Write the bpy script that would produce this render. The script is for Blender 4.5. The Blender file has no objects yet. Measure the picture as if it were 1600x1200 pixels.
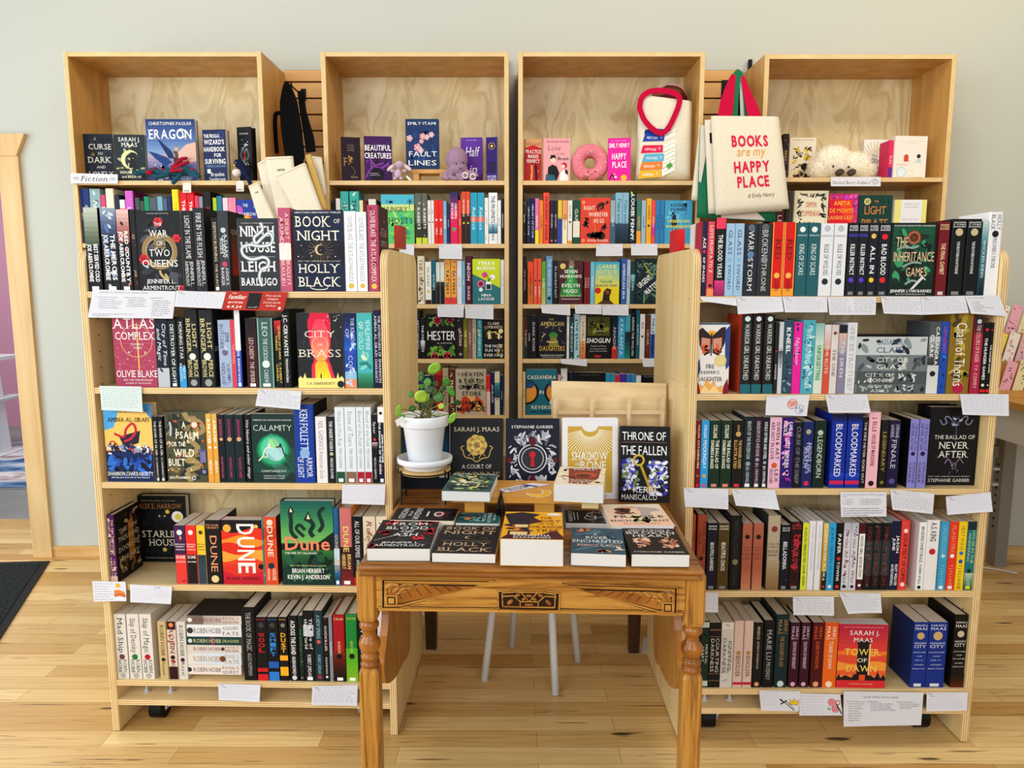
import bpy, math, random
from mathutils import Vector, Matrix

S = bpy.context.scene
COL = S.collection

# ------------------------------------------------------------------ camera
F_PX, CAM_H, PITCH = 1155.0, 1.42, math.radians(7.6)
cam = bpy.data.objects.new('camera', bpy.data.cameras.new('camera'))
COL.objects.link(cam)
cam.location = (0, 0, CAM_H)
cam.rotation_euler = (math.pi / 2 - PITCH, 0, 0)
cam.data.sensor_width = 36
cam.data.lens = 36 * F_PX / 1600
cam.data.clip_end = 60
S.camera = cam

# ------------------------------------------------------------------ light
S.view_settings.view_transform = 'Standard'
S.view_settings.look = 'None'
S.view_settings.gamma = 1
S.view_settings.use_curve_mapping = False
S.view_settings.exposure = 0.0
S.cycles.use_denoising = True
S.cycles.max_bounces = 6
world = bpy.data.worlds.new('daylight')
S.world = world
world.use_nodes = True
world.node_tree.nodes['Background'].inputs[0].default_value = (0.86, 0.93, 1.0, 1)
world.node_tree.nodes['Background'].inputs[1].default_value = 0.34


def area(name, loc, target, sx, sy, watt, col):
    d = bpy.data.lights.new(name, 'AREA')
    d.shape = 'RECTANGLE'
    d.size, d.size_y, d.energy, d.color = sx, sy, watt, col
    o = bpy.data.objects.new(name, d)
    COL.objects.link(o)
    o.location = loc
    o.rotation_euler = (Vector(target) - Vector(loc)).to_track_quat('-Z', 'Y').to_euler()
    return o


area('window_daylight', (-2.6, -1.4, 2.3), (0.2, 3.2, 1.0), 3.0, 2.2, 112, (0.93, 0.97, 1.0))
area('side_window_daylight', (-4.6, 1.3, 1.5), (-1.5, 2.4, 0.2), 2.2, 2.2, 105, (0.82, 0.92, 1.0))
area('room_beyond_fill', (-4.0, 5.4, 3.0), (-4.2, 6.0, 0), 1.2, 1.2, 60, (0.95, 0.97, 1.0))  # fill light added to brighten the room beyond, no known source
area('shopfront_daylight', (1.6, -2.6, 2.2), (0.3, 3.2, 1.0), 3.2, 2.2, 80, (1.0, 0.96, 0.90))
area('ceiling_lamp_warm', (-1.5, 2.3, 3.5), (-1.6, 3.4, 1.6), 0.5, 0.5, 11, (1.0, 0.84, 0.62))
area('ceiling_lamp_mid', (0.6, 1.9, 3.6), (0.6, 3.3, 1.2), 0.7, 0.7, 20, (1.0, 0.88, 0.70))
area('right_warm_fill', (2.3, 2.2, 3.5), (2.4, 3.6, 1.4), 0.6, 0.6, 22, (1.0, 0.82, 0.55))  # warm fill added to tint the wall at right, not a known lamp

# ------------------------------------------------------------------ pixel frame <-> world (only to measure where things stand)
CP, SP = math.cos(PITCH), math.sin(PITCH)
EYE = Vector((0, 0, CAM_H))


def ray(px, py):
    x, y = (px - 800) / F_PX, (600 - py) / F_PX
    return Vector((x, CP + y * SP, -SP + y * CP))


def atY(px, py, Y):
    r = ray(px, py)
    return EYE + r * (Y / r.y)


def atZ(px, py, Z):
    r = ray(px, py)
    return EYE + r * ((Z - CAM_H) / r.z)


def onplane(px, py, p, n):
    r = ray(px, py)
    return EYE + r * ((p - EYE).dot(n) / r.dot(n))


# ------------------------------------------------------------------ materials
def lin(h):
    h = h.lstrip('#')
    if len(h) == 3:
        h = ''.join(c * 2 for c in h)
    v = [int(h[i:i + 2], 16) / 255 for i in (0, 2, 4)]
    return [c / 12.92 if c <= 0.04045 else ((c + 0.055) / 1.055) ** 2.4 for c in v]


MATS = {}


def deep(v):
    """printed darks are a little denser than their photographed value"""
    return [c * (0.5 + 0.5 * min(1.0, c / 0.3)) for c in v]


def mat(h, rough=0.5, spec=0.18):
    k = (h, rough, spec)
    if k not in MATS:
        m = bpy.data.materials.new('paint_' + h)
        m.use_nodes = True
        b = m.node_tree.nodes['Principled BSDF']
        b.inputs['Base Color'].default_value = (*deep(lin(h)), 1)
        b.inputs['Roughness'].default_value = rough
        b.inputs['Specular IOR Level'].default_value = spec
        MATS[k] = m
    return MATS[k]


def nodes(name, rough=0.5, spec=0.35):
    m = bpy.data.materials.new(name)
    m.use_nodes = True
    t = m.node_tree
    b = t.nodes['Principled BSDF']
    b.inputs['Roughness'].default_value = rough
    b.inputs['Specular IOR Level'].default_value = spec

    def add(kind, **kw):
        n = t.nodes.new(kind)
        for k, v in kw.items():
            if isinstance(k, str) and hasattr(n, k) and k not in n.inputs:
                setattr(n, k, v)
            else:
                n.inputs[k].default_value = v
        return n
    return m, t, b, add


def ramp(add, stops):
    r = add('ShaderNodeValToRGB')
    e = r.color_ramp.elements
    while len(e) < len(stops):
        e.new(0.5)
    for i, (p, h) in enumerate(stops):
        e[i].position = p
        e[i].color = (*lin(h), 1)
    return r


def wood(name, stops, scale, rough=0.42, bump=0.02, detail=5, dist=0.4):
    """grain: noise squeezed across the grain direction"""
    m, t, b, add = nodes(name, rough)
    tc = add('ShaderNodeTexCoord')
    mp = add('ShaderNodeMapping')
    mp.inputs['Scale'].default_value = scale
    n1 = add('ShaderNodeTexNoise', Scale=1.0, Detail=detail, Distortion=dist)
    r = ramp(add, stops)
    t.links.new(tc.outputs['Object'], mp.inputs[0])
    t.links.new(mp.outputs[0], n1.inputs['Vector'])
    t.links.new(n1.outputs['Fac'], r.inputs[0])
    t.links.new(r.outputs[0], b.inputs['Base Color'])
    bp = add('ShaderNodeBump', Strength=bump, Distance=0.01)
    t.links.new(n1.outputs['Fac'], bp.inputs['Height'])
    t.links.new(bp.outputs[0], b.inputs['Normal'])
    return m


def ply_edge(name, axis, a='d9b273', c='a87a40'):
    """laminated birch edge: plies stacked along one object axis"""
    m, t, b, add = nodes(name, 0.5)
    tc = add('ShaderNodeTexCoord')
    sx = add('ShaderNodeSeparateXYZ')
    w = add('ShaderNodeMath', operation='MULTIPLY')
    w.inputs[1].default_value = 2 * math.pi / 0.0066
    s = add('ShaderNodeMath', operation='SINE')
    nz = add('ShaderNodeTexNoise', Scale=9.0)
    ad = add('ShaderNodeMath', operation='MULTIPLY_ADD')
    ad.inputs[1].default_value = 0.5
    r = ramp(add, [(0.15, c), (0.55, a)])
    t.links.new(tc.outputs['Object'], sx.inputs[0])
    t.links.new(tc.outputs['Object'], nz.inputs['Vector'])
    t.links.new(sx.outputs[axis], w.inputs[0])
    t.links.new(w.outputs[0], s.inputs[0])
    t.links.new(s.outputs[0], ad.inputs[0])
    t.links.new(nz.outputs['Fac'], ad.inputs[2])
    t.links.new(ad.outputs[0], r.inputs[0])
    t.links.new(r.outputs[0], b.inputs['Base Color'])
    return m


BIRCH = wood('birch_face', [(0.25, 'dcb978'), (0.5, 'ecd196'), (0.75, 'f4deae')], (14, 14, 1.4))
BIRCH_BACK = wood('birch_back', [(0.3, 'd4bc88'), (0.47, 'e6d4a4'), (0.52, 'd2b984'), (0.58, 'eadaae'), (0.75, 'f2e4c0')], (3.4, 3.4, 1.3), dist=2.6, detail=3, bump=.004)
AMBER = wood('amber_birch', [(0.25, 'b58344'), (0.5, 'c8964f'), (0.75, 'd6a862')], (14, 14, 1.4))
SHELF_TOP = wood('shelf_face', [(0.25, 'd4b278'), (0.5, 'e4c890'), (0.75, 'ecd6a4')], (1.6, 16, 16))
EDGE_X = ply_edge('plies_upright', 'X', 'ecd09a', 'b88e56')
EDGE_Z = ply_edge('plies_level', 'Z', 'ecd09a', 'c09660')
PAPER = mat('dedad2', 0.8, 0.15)
PAGE = mat('d9cfbd', 0.85, 0.1)
INK = mat('5a5f78', 0.8, 0.1)
BLACK = mat('101012', 0.5)


# ------------------------------------------------------------------ mesh building
class MB:
    def __init__(self):
        self.v, self.f, self.m, self.mats = [], [], [], []

    def mi(self, m):
        if isinstance(m, str):
            m = mat(m)
        if m not in self.mats:
            self.mats.append(m)
        return self.mats.index(m)

    def face(self, pts, m):
        n = len(self.v)
        self.v.extend([tuple(p) for p in pts])
        self.f.append(tuple(range(n, n + len(pts))))
        self.m.append(self.mi(m))

    def mesh(self, vs, fs, m):
        n = len(self.v)
        self.v.extend([tuple(p) for p in vs])
        k = self.mi(m)
        for f in fs:
            self.f.append(tuple(i + n for i in f))
            self.m.append(k)

    def box(self, x0, y0, z0, x1, y1, z1, m, sides=None):
        """sides: dict of face letter (x X y Y z Z) -> material"""
        V = [(x0, y0, z0), (x1, y0, z0), (x1, y1, z0), (x0, y1, z0), (x0, y0, z1), (x1, y0, z1), (x1, y1, z1), (x0, y1, z1)]
        n = len(self.v)
        self.v.extend(V)
        for k, f in (('z', (3, 2, 1, 0)), ('Z', (4, 5, 6, 7)), ('y', (0, 1, 5, 4)), ('X', (1, 2, 6, 5)), ('Y', (2, 3, 7, 6)), ('x', (3, 0, 4, 7))):
            self.f.append(tuple(i + n for i in f))
            self.m.append(self.mi((sides or {}).get(k, m)))

    def prism(self, pts, d, m, side=None):
        """closed polygon of 3-D points swept by vector d"""
        d = Vector(d)
        k = len(pts)
        P = [Vector(p) for p in pts]
        n = len(self.v)
        self.v.extend([tuple(p) for p in P] + [tuple(p + d) for p in P])
        a = self.mi(m)
        s = a if side is None else self.mi(side)
        self.f.append(tuple(range(n + k - 1, n - 1, -1)))
        self.f.append(tuple(range(n + k, n + 2 * k)))
        self.m += [a, a]
        for i in range(k):
            j = (i + 1) % k
            self.f.append((n + i, n + j, n + k + j, n + k + i))
            self.m.append(s)

    def lathe(self, prof, m, c=(0, 0, 0), n=32, closed=False):
        vs, fs = [], []
        for r, z in prof:
            for i in range(n):
                a = 2 * math.pi * i / n
                vs.append((c[0] + r * math.cos(a), c[1] + r * math.sin(a), c[2] + z))
        for k in range(len(prof) - 1):
            for i in range(n):
                j = (i + 1) % n
                fs.append((k * n + i, k * n + j, (k + 1) * n + j, (k + 1) * n + i))
        if prof[0][0] > 1e-5:
            fs.append(tuple(range(n - 1, -1, -1)))
        if prof[-1][0] > 1e-5:
            fs.append(tuple((len(prof) - 1) * n + i for i in range(n)))
        self.mesh(vs, fs, m)

    def tube(self, path, r, m, n=8):
        P = [Vector(p) for p in path]
        R = r if isinstance(r, (list, tuple)) else [r] * len(P)
        vs, fs = [], []
        up = Vector((0.13, 0.31, 0.94)).normalized()
        for i, p in enumerate(P):
            t = (P[min(i + 1, len(P) - 1)] - P[max(i - 1, 0)]).normalized()
            a = t.cross(up)
            a = a.normalized() if a.length > 1e-4 else Vector((1, 0, 0))
            b = t.cross(a)
            for k in range(n):
                w = 2 * math.pi * k / n
                vs.append(p + (a * math.cos(w) + b * math.sin(w)) * R[i])
        for i in range(len(P) - 1):
            for k in range(n):
                j = (k + 1) % n
                fs.append((i * n + k, i * n + j, (i + 1) * n + j, (i + 1) * n + k))
        fs += [tuple(range(n - 1, -1, -1)), tuple((len(P) - 1) * n + k for k in range(n))]
        self.mesh(vs, fs, m)

    def ball(self, c, r, m, n=14, rot=None):
        c = Vector(c)
        r = Vector(r if isinstance(r, (list, tuple)) else (r, r, r))
        vs, fs = [], []
        h = n // 2
        for i in range(1, h):
            a = math.pi * i / h
            for k in range(n):
                b = 2 * math.pi * k / n
                vs.append(Vector((r.x * math.sin(a) * math.cos(b), r.y * math.sin(a) * math.sin(b), r.z * math.cos(a))))
        vs += [Vector((0, 0, r.z)), Vector((0, 0, -r.z))]
        T, B = len(vs) - 2, len(vs) - 1
        for i in range(h - 2):
            for k in range(n):
                j = (k + 1) % n
                fs.append((i * n + k, (i + 1) * n + k, (i + 1) * n + j, i * n + j))
        for k in range(n):
            j = (k + 1) % n
            fs.append((T, k, j))
            fs.append((B, (h - 2) * n + j, (h - 2) * n + k))
        if rot is not None:
            vs = [rot @ v for v in vs]
        self.mesh([c + v for v in vs], fs, m)

    def build(self, name, parent=None, smooth=False, angle=None):
        me = bpy.data.meshes.new(name)
        me.from_pydata(self.v, [], self.f)
        for m in self.mats:
            me.materials.append(m)
        me.polygons.foreach_set('material_index', self.m)
        if smooth:
            me.polygons.foreach_set('use_smooth', [True] * len(self.f))
        me.update()
        o = bpy.data.objects.new(name, me)
        COL.objects.link(o)
        if parent is not None:
            o.parent = parent
        return o


def mod(o, kind, **kw):
    m = o.modifiers.new(kind.lower(), kind)
    for k, v in kw.items():
        setattr(m, k, v)
    return m


def tag(o, label, cat, group=None, kind=None):
    if label:
        o['label'] = label
    if cat:
        o['category'] = cat
    if group:
        o['group'] = group
    if kind:
        o['kind'] = kind
    return o


def empty(name, label, cat, mtx=None, group=None):
    o = bpy.data.objects.new(name, None)
    COL.objects.link(o)
    o.empty_display_size = 0.05
    if mtx is not None:
        o.matrix_basis = mtx
    return tag(o, label, cat, group)


def struct(o):
    o['kind'] = 'structure'
    return o


# ------------------------------------------------------------------ lettering (built-in font, glyph by glyph)
GLY = {}
_fc = bpy.data.curves.new('glyph', 'FONT')
_fc.fill_mode = 'FRONT'
_fc.resolution_u = 2
_fo = bpy.data.objects.new('glyph', _fc)
BOT = {'A': (0, 1), 'F': (.06,), 'H': (.06, .94), 'I': (.5,), 'K': (.06, 1), 'M': (.06, .94), 'N': (.06,), 'P': (.06,), 'R': (.06, 1),
       'T': (.5,), 'X': (0, 1), 'Y': (.5,), 'B': (.04,), 'D': (.04,), 'E': (.04,), 'L': (.04,), 'l': (.5,), 'i': (.5,), 'n': (.06, .94), 'h': (.06, .94), 'r': (.1,), 'f': (.4,)}
TOP = {'H': (.06, .94), 'I': (.5,), 'K': (.06, .94), 'M': (.04, .96), 'N': (.04, .96), 'U': (.06, .94), 'V': (0, 1), 'W': (0, 1), 'X': (0, 1), 'Y': (0, 1),
       'B': (.04,), 'D': (.04,), 'E': (.04,), 'F': (.04,), 'L': (.06,), 'P': (.04,), 'R': (.04,)}


def glyph(ch, off):
    k = (ch, off)
    if k not in GLY:
        _fc.offset = off
        _fc.body = ch
        me = _fo.to_mesh()
        vs = [(v.co.x, v.co.y) for v in me.vertices]
        fs = [tuple(p.vertices) for p in me.polygons]
        _fo.to_mesh_clear()
        GLY[k] = (vs, fs)
    return GLY[k]


def text(s, style=''):
    """-> verts (x from 0, y from the baseline), faces, width, height of capitals"""
    off = 0.034 if 'B' in style else 0.016 if 'b' in style else (-0.012 if 't' in style else 0.0)
    V, Fc, x = [], [], 0.0
    for ch in s:
        if ch == ' ':
            x += 0.26
            continue
        vs, fs = glyph(ch, off)
        if not vs:
            x += 0.3
            continue
        x0, x1 = min(v[0] for v in vs), max(v[0] for v in vs)
        top = max(v[1] for v in vs)
        n = len(V)
        V += [(v[0] - x0 + x, v[1]) for v in vs]
        Fc += [tuple(i + n for i in f) for f in fs]
        if 's' in style:
            w = x1 - x0
            for tab, y0, y1 in ((BOT, 0.0, 0.05), (TOP, top - 0.05, top)):
                for p in tab.get(ch, ()):
                    c, n = x + p * w, len(V)
                    V += [(c - .11, y0), (c + .11, y0), (c + .11, y1), (c - .11, y1)]
                    Fc.append((n, n + 1, n + 2, n + 3))
        x += x1 - x0 + (0.13 if 's' in style else 0.10)
    W = max([v[0] for v in V], default=1)
    H = max([v[1] for v in V], default=0.68)
    if 'i' in style:
        V = [(a + 0.22 * b, b) for a, b in V]
    return V, Fc, W, max(H, 0.3)


# ------------------------------------------------------------------ printed faces
class Face:
    """draws flat print on a face; fn(x, y, layer) -> 3-D point, x from the left, y from the top, both in metres"""

    def __init__(s, mb, fn, W, H, seed=1):
        s.mb, s.fn, s.W, s.H, s.k, s.rnd = mb, fn, W, H, 1, random.Random(seed)

    def poly(s, pts, c, rough=None):
        s.mb.face([s.fn(x, y, s.k) for x, y in pts], c)

    def T(s, t, cx, cy, w, h, c, st=''):
        V, Fc, tw, th = text(t, st)
        kx, ky = w * s.W / tw, h * s.H / th
        x0, y0 = cx * s.W - w * s.W / 2, cy * s.H + h * s.H / 2
        s.mb.mesh([s.fn(x0 + a * kx, y0 - b * ky, s.k) for a, b in V], Fc, c)

    def S(s, t, a0, a1, c, st='', cx=0.5, hh=0.55):
        """down the spine between the fractions a0 and a1"""
        V, Fc, tw, th = text(t, st)
        ky = hh * s.W / th
        L = (a1 - a0) * s.H
        kx = min(L / tw, ky * 1.5)
        if kx < 0.55 * ky:
            ky = kx / 0.55
        y0 = a0 * s.H + (L - kx * tw) / 2
        xb = cx * s.W - ky * th / 2
        s.mb.mesh([s.fn(xb + b * ky, y0 + a * kx, s.k) for a, b in V], Fc, c)

    def R(s, x0, y0, x1, y1, c):
        s.poly([(x0 * s.W, y0 * s.H), (x1 * s.W, y0 * s.H), (x1 * s.W, y1 * s.H), (x0 * s.W, y1 * s.H)], c)

    def C(s, cx, cy, r, c, ry=None, n=20):
        r *= s.W
        ry = r if ry is None else ry * s.W
        cx = min(max(cx, 0), 1)
        cy = min(max(cy, min(ry / s.H, .5)), 1 - min(ry / s.H, .5))
        s.poly([(min(max(cx * s.W + r * math.cos(6.2832 * i / n), 0), s.W), cy * s.H + ry * math.sin(6.2832 * i / n)) for i in range(n)], c)

    def O(s, cx, cy, r, th, c, n=28, a0=0, a1=360):
        p = [(cx * s.W + r * s.W * math.cos(math.radians(a0 + (a1 - a0) * i / n)), cy * s.H + r * s.W * math.sin(math.radians(a0 + (a1 - a0) * i / n))) for i in range(n + 1)]
        s.line(p, th * s.W, c)

    def M(s, cx, cy, r, c, rot=0, cut=0.45):
        R_ = r * s.W
        pts = []
        for i in range(17):
            a = math.radians(60 + 240 * i / 16)
            pts.append((R_ * math.cos(a), R_ * math.sin(a)))
        for i in range(17):
            a = math.radians(300 - 240 * i / 16)
            pts.append((R_ * cut + R_ * .85 * math.cos(a) * (1 - cut * .25) - R_ * cut * .55, R_ * .87 * math.sin(a)))
        q = math.radians(rot)
        s.poly([(cx * s.W + x * math.cos(q) - y * math.sin(q), cy * s.H + x * math.sin(q) + y * math.cos(q)) for x, y in pts], c)

    def line(s, p, w, c):
        P = [Vector((a, b)) for a, b in p]
        L, Rr = [], []
        for i, q in enumerate(P):
            d = P[min(i + 1, len(P) - 1)] - P[max(i - 1, 0)]
            d = d.normalized() if d.length > 1e-9 else Vector((1, 0))
            nrm = Vector((-d.y, d.x)) * w / 2
            for lst, v_ in ((L, q + nrm), (Rr, q - nrm)):
                lst.append(Vector((min(max(v_.x, 0), s.W), min(max(v_.y, 0), s.H))))
        vs = [s.fn(a.x, a.y, s.k) for a in L] + [s.fn(a.x, a.y, s.k) for a in Rr]
        n = len(P)
        s.mb.mesh(vs, [(i, i + 1, n + i + 1, n + i) for i in range(n - 1)], c)

    def L(s, pts, w, c, smooth=True):
        P = [(a * s.W, b * s.H) for a, b in pts]
        if smooth and len(P) > 2:
            Q = []
            for i in range(len(P) - 1):
                p0, p1, p2, p3 = P[max(i - 1, 0)], P[i], P[i + 1], P[min(i + 2, len(P) - 1)]
                for j in range(6):
                    u = j / 6
                    Q.append(tuple(0.5 * (2 * p1[k] + (p2[k] - p0[k]) * u + (2 * p0[k] - 5 * p1[k] + 4 * p2[k] - p3[k]) * u * u + (3 * p1[k] - p0[k] - 3 * p2[k] + p3[k]) * u ** 3) for k in (0, 1)))
            P = Q + [P[-1]]
        s.line(P, w * s.W, c)

    def P(s, pts, c):
        s.poly([(a * s.W, b * s.H) for a, b in pts], c)

    def B(s, x0, y0, x1, y1, n, size, cols, thin=0.45):
        """scattered leaf or smoke shapes"""
        cols = cols.split()
        for i in range(n):
            r = size * s.W * s.rnd.uniform(.5, 1.2)
            m_ = min(r * .8, (x1 - x0) * s.W * .45)
            cx, cy = s.rnd.uniform(x0 * s.W + m_, x1 * s.W - m_), s.rnd.uniform(y0 * s.H + m_, y1 * s.H - m_)
            a = s.rnd.uniform(0, 6.28)
            pts = []
            for j in range(8):
                b = 6.2832 * j / 8
                rr = r * s.rnd.uniform(.75, 1.1)
                x, y = rr * math.cos(b), rr * thin * math.sin(b)
                px_, py_ = cx + x * math.cos(a) - y * math.sin(a), cy + x * math.sin(a) + y * math.cos(a)
                pts.append((min(max(px_, 0), s.W), min(max(py_, 0), s.H)))
            s.poly(pts, s.rnd.choice(cols))
            if i % 6 == 5:
                s.k += 1

    def G(s, x0, y0, x1, y1, c0, c1, n=10):
        """printed colour blend, top to bottom"""
        A = [int(c0[i:i + 2], 16) for i in (0, 2, 4)]
        Z = [int(c1[i:i + 2], 16) for i in (0, 2, 4)]
        for i in range(n):
            u = i / (n - 1)
            h = '%02x%02x%02x' % tuple(int(a + (z - a) * u) for a, z in zip(A, Z))
            s.R(x0, y0 + (y1 - y0) * i / n, x1, y0 + (y1 - y0) * (i + 1) / n, h)

    def W_(s, y0, y1, cols, amp=.03, f=1.3, ph=0.0):
        """overlapping wave bands from y0 down to y1"""
        cols = cols.split()
        for i, c in enumerate(cols):
            t = y0 + (y1 - y0) * i / len(cols)
            top = [(j / 14, min(max(t + amp * math.sin(6.28 * f * j / 14 + ph + i * 1.9), 0), 1)) for j in range(15)]
            s.P(top + [(1, y1), (0, y1)], c)
            s.k += 1

    def Y(s, cx, cy, r0, r1, n, w, c, a0=0, a1=360):
        for i in range(n):
            a = math.radians(a0 + (a1 - a0) * i / n)
            x, y = math.cos(a), math.sin(a)
            lim = min([((s.W if d > 0 else 0) - o_) / d for d, o_ in ((x, cx * s.W),) if abs(d) > 1e-6] + [((s.H if d > 0 else 0) - o_) / d for d, o_ in ((y, cy * s.H),) if abs(d) > 1e-6])
            if lim <= r0 * s.W:
                continue
            rr_ = min(r1, lim / s.W)
            P0, P1 = (cx * s.W + x * r0 * s.W, cy * s.H + y * r0 * s.W), (cx * s.W + x * rr_ * s.W, cy * s.H + y * rr_ * s.W)
            s.line([P0, P1], w * s.W, c)

    def Fl(s, cx, cy, r, c, c2='f2e6a0', n=6):
        for i in range(n):
            a = 6.2832 * i / n
            s.C(cx + r * .6 * math.cos(a), cy + r * .6 * math.sin(a) * s.W / s.H, r * .48, c, n=9)
        s.k += 1
        s.C(cx, cy, r * .32, c2, n=8)

    def scrawl(s, x0, x1, y, c, h=0.03, seed=0):
        """one line of handwriting"""
        r = random.Random(seed)
        x, P = x0, []
        end = x0 + (x1 - x0) * r.uniform(.86, 1)
        while x < end:
            wl = r.uniform(.04, .11)
            P = []
            n = max(3, int(wl / .011))
            for i in range(n):
                P.append(((x + wl * i / n) * s.W, (y + (h * r.uniform(.2, .55) if i % 2 else -h * r.uniform(.15, .6))) * s.H))
            s.line(P, 0.0007, c)
            x += wl + .018

    def K(s, rows, c0, c1, n=24):
        """colour blend inside an outline given as (y, left, right) rows"""
        A = [int(c0[i:i + 2], 16) for i in (0, 2, 4)]
        Z = [int(c1[i:i + 2], 16) for i in (0, 2, 4)]

        def at(y):
            for a, b in zip(rows, rows[1:]):
                if a[0] <= y <= b[0]:
                    u = (y - a[0]) / max(b[0] - a[0], 1e-6)
                    u = u * u * (3 - 2 * u)
                    return a[1] + (b[1] - a[1]) * u, a[2] + (b[2] - a[2]) * u
            return rows[-1][1:]
        y0, y1 = rows[0][0], rows[-1][0]
        for i in range(n):
            ya, yb = y0 + (y1 - y0) * i / n, y0 + (y1 - y0) * (i + 1) / n
            u = i / (n - 1)
            h = '%02x%02x%02x' % tuple(int(a + (z - a) * u) for a, z in zip(A, Z))
            la, ra = at(ya)
            lb, rb = at(yb)
            s.P([(la, ya), (ra, ya), (rb, yb), (lb, yb)], h)

    def ops(s, lst):
        for o in lst:
            getattr(s, o[0])(*o[1:])
            s.k += 1


def put(s, c):
    return ('T', *s)


def T(*a): return ('T', *a)
def R(*a): return ('R', *a)
def C(*a): return ('C', *a)
def O(*a): return ('O', *a)
def Mn(*a): return ('M', *a)
def Ln(*a): return ('L', *a)
def Pg(*a): return ('P', *a)
def Bl(*a): return ('B', *a)
def Gr(*a): return ('G', *a)
def Wv(*a): return ('W_', *a)
def Ry(*a): return ('Y', *a)
def Fl(*a): return ('Fl', *a)


# ------------------------------------------------------------------ books
EPS = 0.00007
NAMES = {'black': '15161a', 'charcoal': '3a3e44', 'grey': '84898c', 'white': 'ececec', 'cream': 'e6dcc0', 'tan': 'b8a183', 'brown': '7a4a30', 'maroon': '5e1c26', 'red': 'd02a22',
         'coral': 'e05a4a', 'orange': 'e58a30', 'yellow': 'f0d030', 'olive': '7a7428', 'lime green': 'a8c43a', 'green': '2f8a4a', 'dark green': '1f3a2c', 'teal': '2c7278', 'turquoise': '58b8b8',
         'pale blue': 'a8c8dc', 'blue': '2a62b0', 'navy': '1c2648', 'purple': '5a2a72', 'lavender': '9a8ac8', 'pink': 'e0a0b4', 'dusky pink': 'a0485f', 'hot pink': 'e8289a', 'plum': '4a1c3a', 'sky blue': '4aa0d0', 'copper': 'a86848', 'gold': 'b89a50'}


def colour(h):
    if len(h) == 3:
        h = ''.join(c * 2 for c in h)
    a = [int(h[i:i + 2], 16) for i in (0, 2, 4)]
    return min(NAMES, key=lambda k: sum((x - int(NAMES[k][i * 2:i * 2 + 2], 16)) ** 2 for i, x in enumerate(a)))


def book(label, group, mtx, w, t, h, col, hard=False, spine=(), front=(), back=(), side=None, seed=1, page=None, bcol=None):
    """canonical pose: spine faces -y at y=0, thickness along x, front cover faces +x, height along z"""
    root = empty('book', label, 'book', mtx, group) if label else None
    side = side or col
    bcol = bcol or side
    e = min(0.0025 if hard else 0.0009, t / 5)
    mb = MB()
    if hard:
        c = min(0.004, t * .28)
        mb.prism([(0, c, 0), (c * .3, c * .3, 0), (c, 0, 0), (t - c, 0, 0), (t - c * .3, c * .3, 0), (t, c, 0), (t - e, c + .001, 0), (e, c + .001, 0)], (0, 0, h), mat(col))
        y0, iz, iy = c, .0032, .003
    else:
        mb.box(0, 0, 0, t, e, h, mat(col))
        y0, iz, iy = e, .0004, .0006
    mb.box(0, y0, 0, e, w, h, mat(bcol))
    mb.box(t - e, y0, 0, t, w, h, mat(side))
    fs = Face(mb, lambda x, y, k: (x, -k * EPS, h - y), t, h, seed)
    fs.ops(spine)
    if front:
        Face(mb, lambda x, y, k: (t + k * EPS, x, h - y), w, h, seed).ops(front)
    if back:
        Face(mb, lambda x, y, k: (-k * EPS, w - x, h - y), w, h, seed).ops(back)
    if root:
        mb.build('cover', root)
    pb = MB()
    pb.box(e, y0 + .001 * hard, iz, t - e, w - iy, h - iz, page or PAGE)
    if root:
        pb.build('page_block', root)
        return root
    for src in (mb, pb):          # one of the many small spines
        n = len(SMALL.v)
        SMALL.v.extend([tuple(mtx @ Vector(v)) for v in src.v])
        for f, k in zip(src.f, src.m):
            SMALL.f.append(tuple(i + n for i in f))
            SMALL.m.append(SMALL.mi(src.mats[k]))


SPINE_OUT = Matrix.Identity(4)
FACE_OUT = Matrix(((0, 1, 0, 0), (-1, 0, 0, 0), (0, 0, 1, 0), (0, 0, 0, 1)))
LYING = Matrix(((0, 1, 0, 0), (0, 0, 1, 0), (1, 0, 0, 0), (0, 0, 0, 1)))
STACKED = Matrix(((0, 0, -1, 0), (0, 1, 0, 0), (1, 0, 0, 0), (0, 0, 0, 1)))

ORD = ['', 'first', 'second', 'third', 'fourth', 'fifth', 'sixth', 'seventh', 'eighth', 'ninth', 'tenth', 'eleventh', 'twelfth', 'thirteenth', 'fourteenth', 'fifteenth', 'sixteenth', 'seventeenth', 'eighteenth',
       'nineteenth', 'twentieth', 'twenty-first', 'twenty-second', 'twenty-third', 'twenty-fourth', 'twenty-fifth', 'twenty-sixth', 'twenty-seventh', 'twenty-eighth', 'twenty-ninth', 'thirtieth', 'thirty-first', 'thirty-second', 'thirty-third']


class Case:
    """a bookcase frame: origin at its front left foot, u along the front, v into the case, z up"""

    def __init__(s, p, q):
        s.o = Vector((p[0], p[1], 0))
        d = Vector((q[0] - p[0], q[1] - p[1], 0))
        s.W = d.length
        s.u = d.normalized()
        s.n = Vector((-s.u.y, s.u.x, 0))
        s.rz = math.atan2(s.u.y, s.u.x)

    def px(s, x, y, v=0.0):
        p = onplane(x, y, s.o + s.n * v, s.n) - s.o
        return p.dot(s.u), p.z

    def at(s, u, v, z):
        return s.o + s.u * u + s.n * v + Vector((0, 0, z))

    def mtx(s, u, v, z, extra=0.0):
        return Matrix.Translation(s.at(u, v, z)) @ Matrix.Rotation(s.rz + extra, 4, 'Z')


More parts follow.
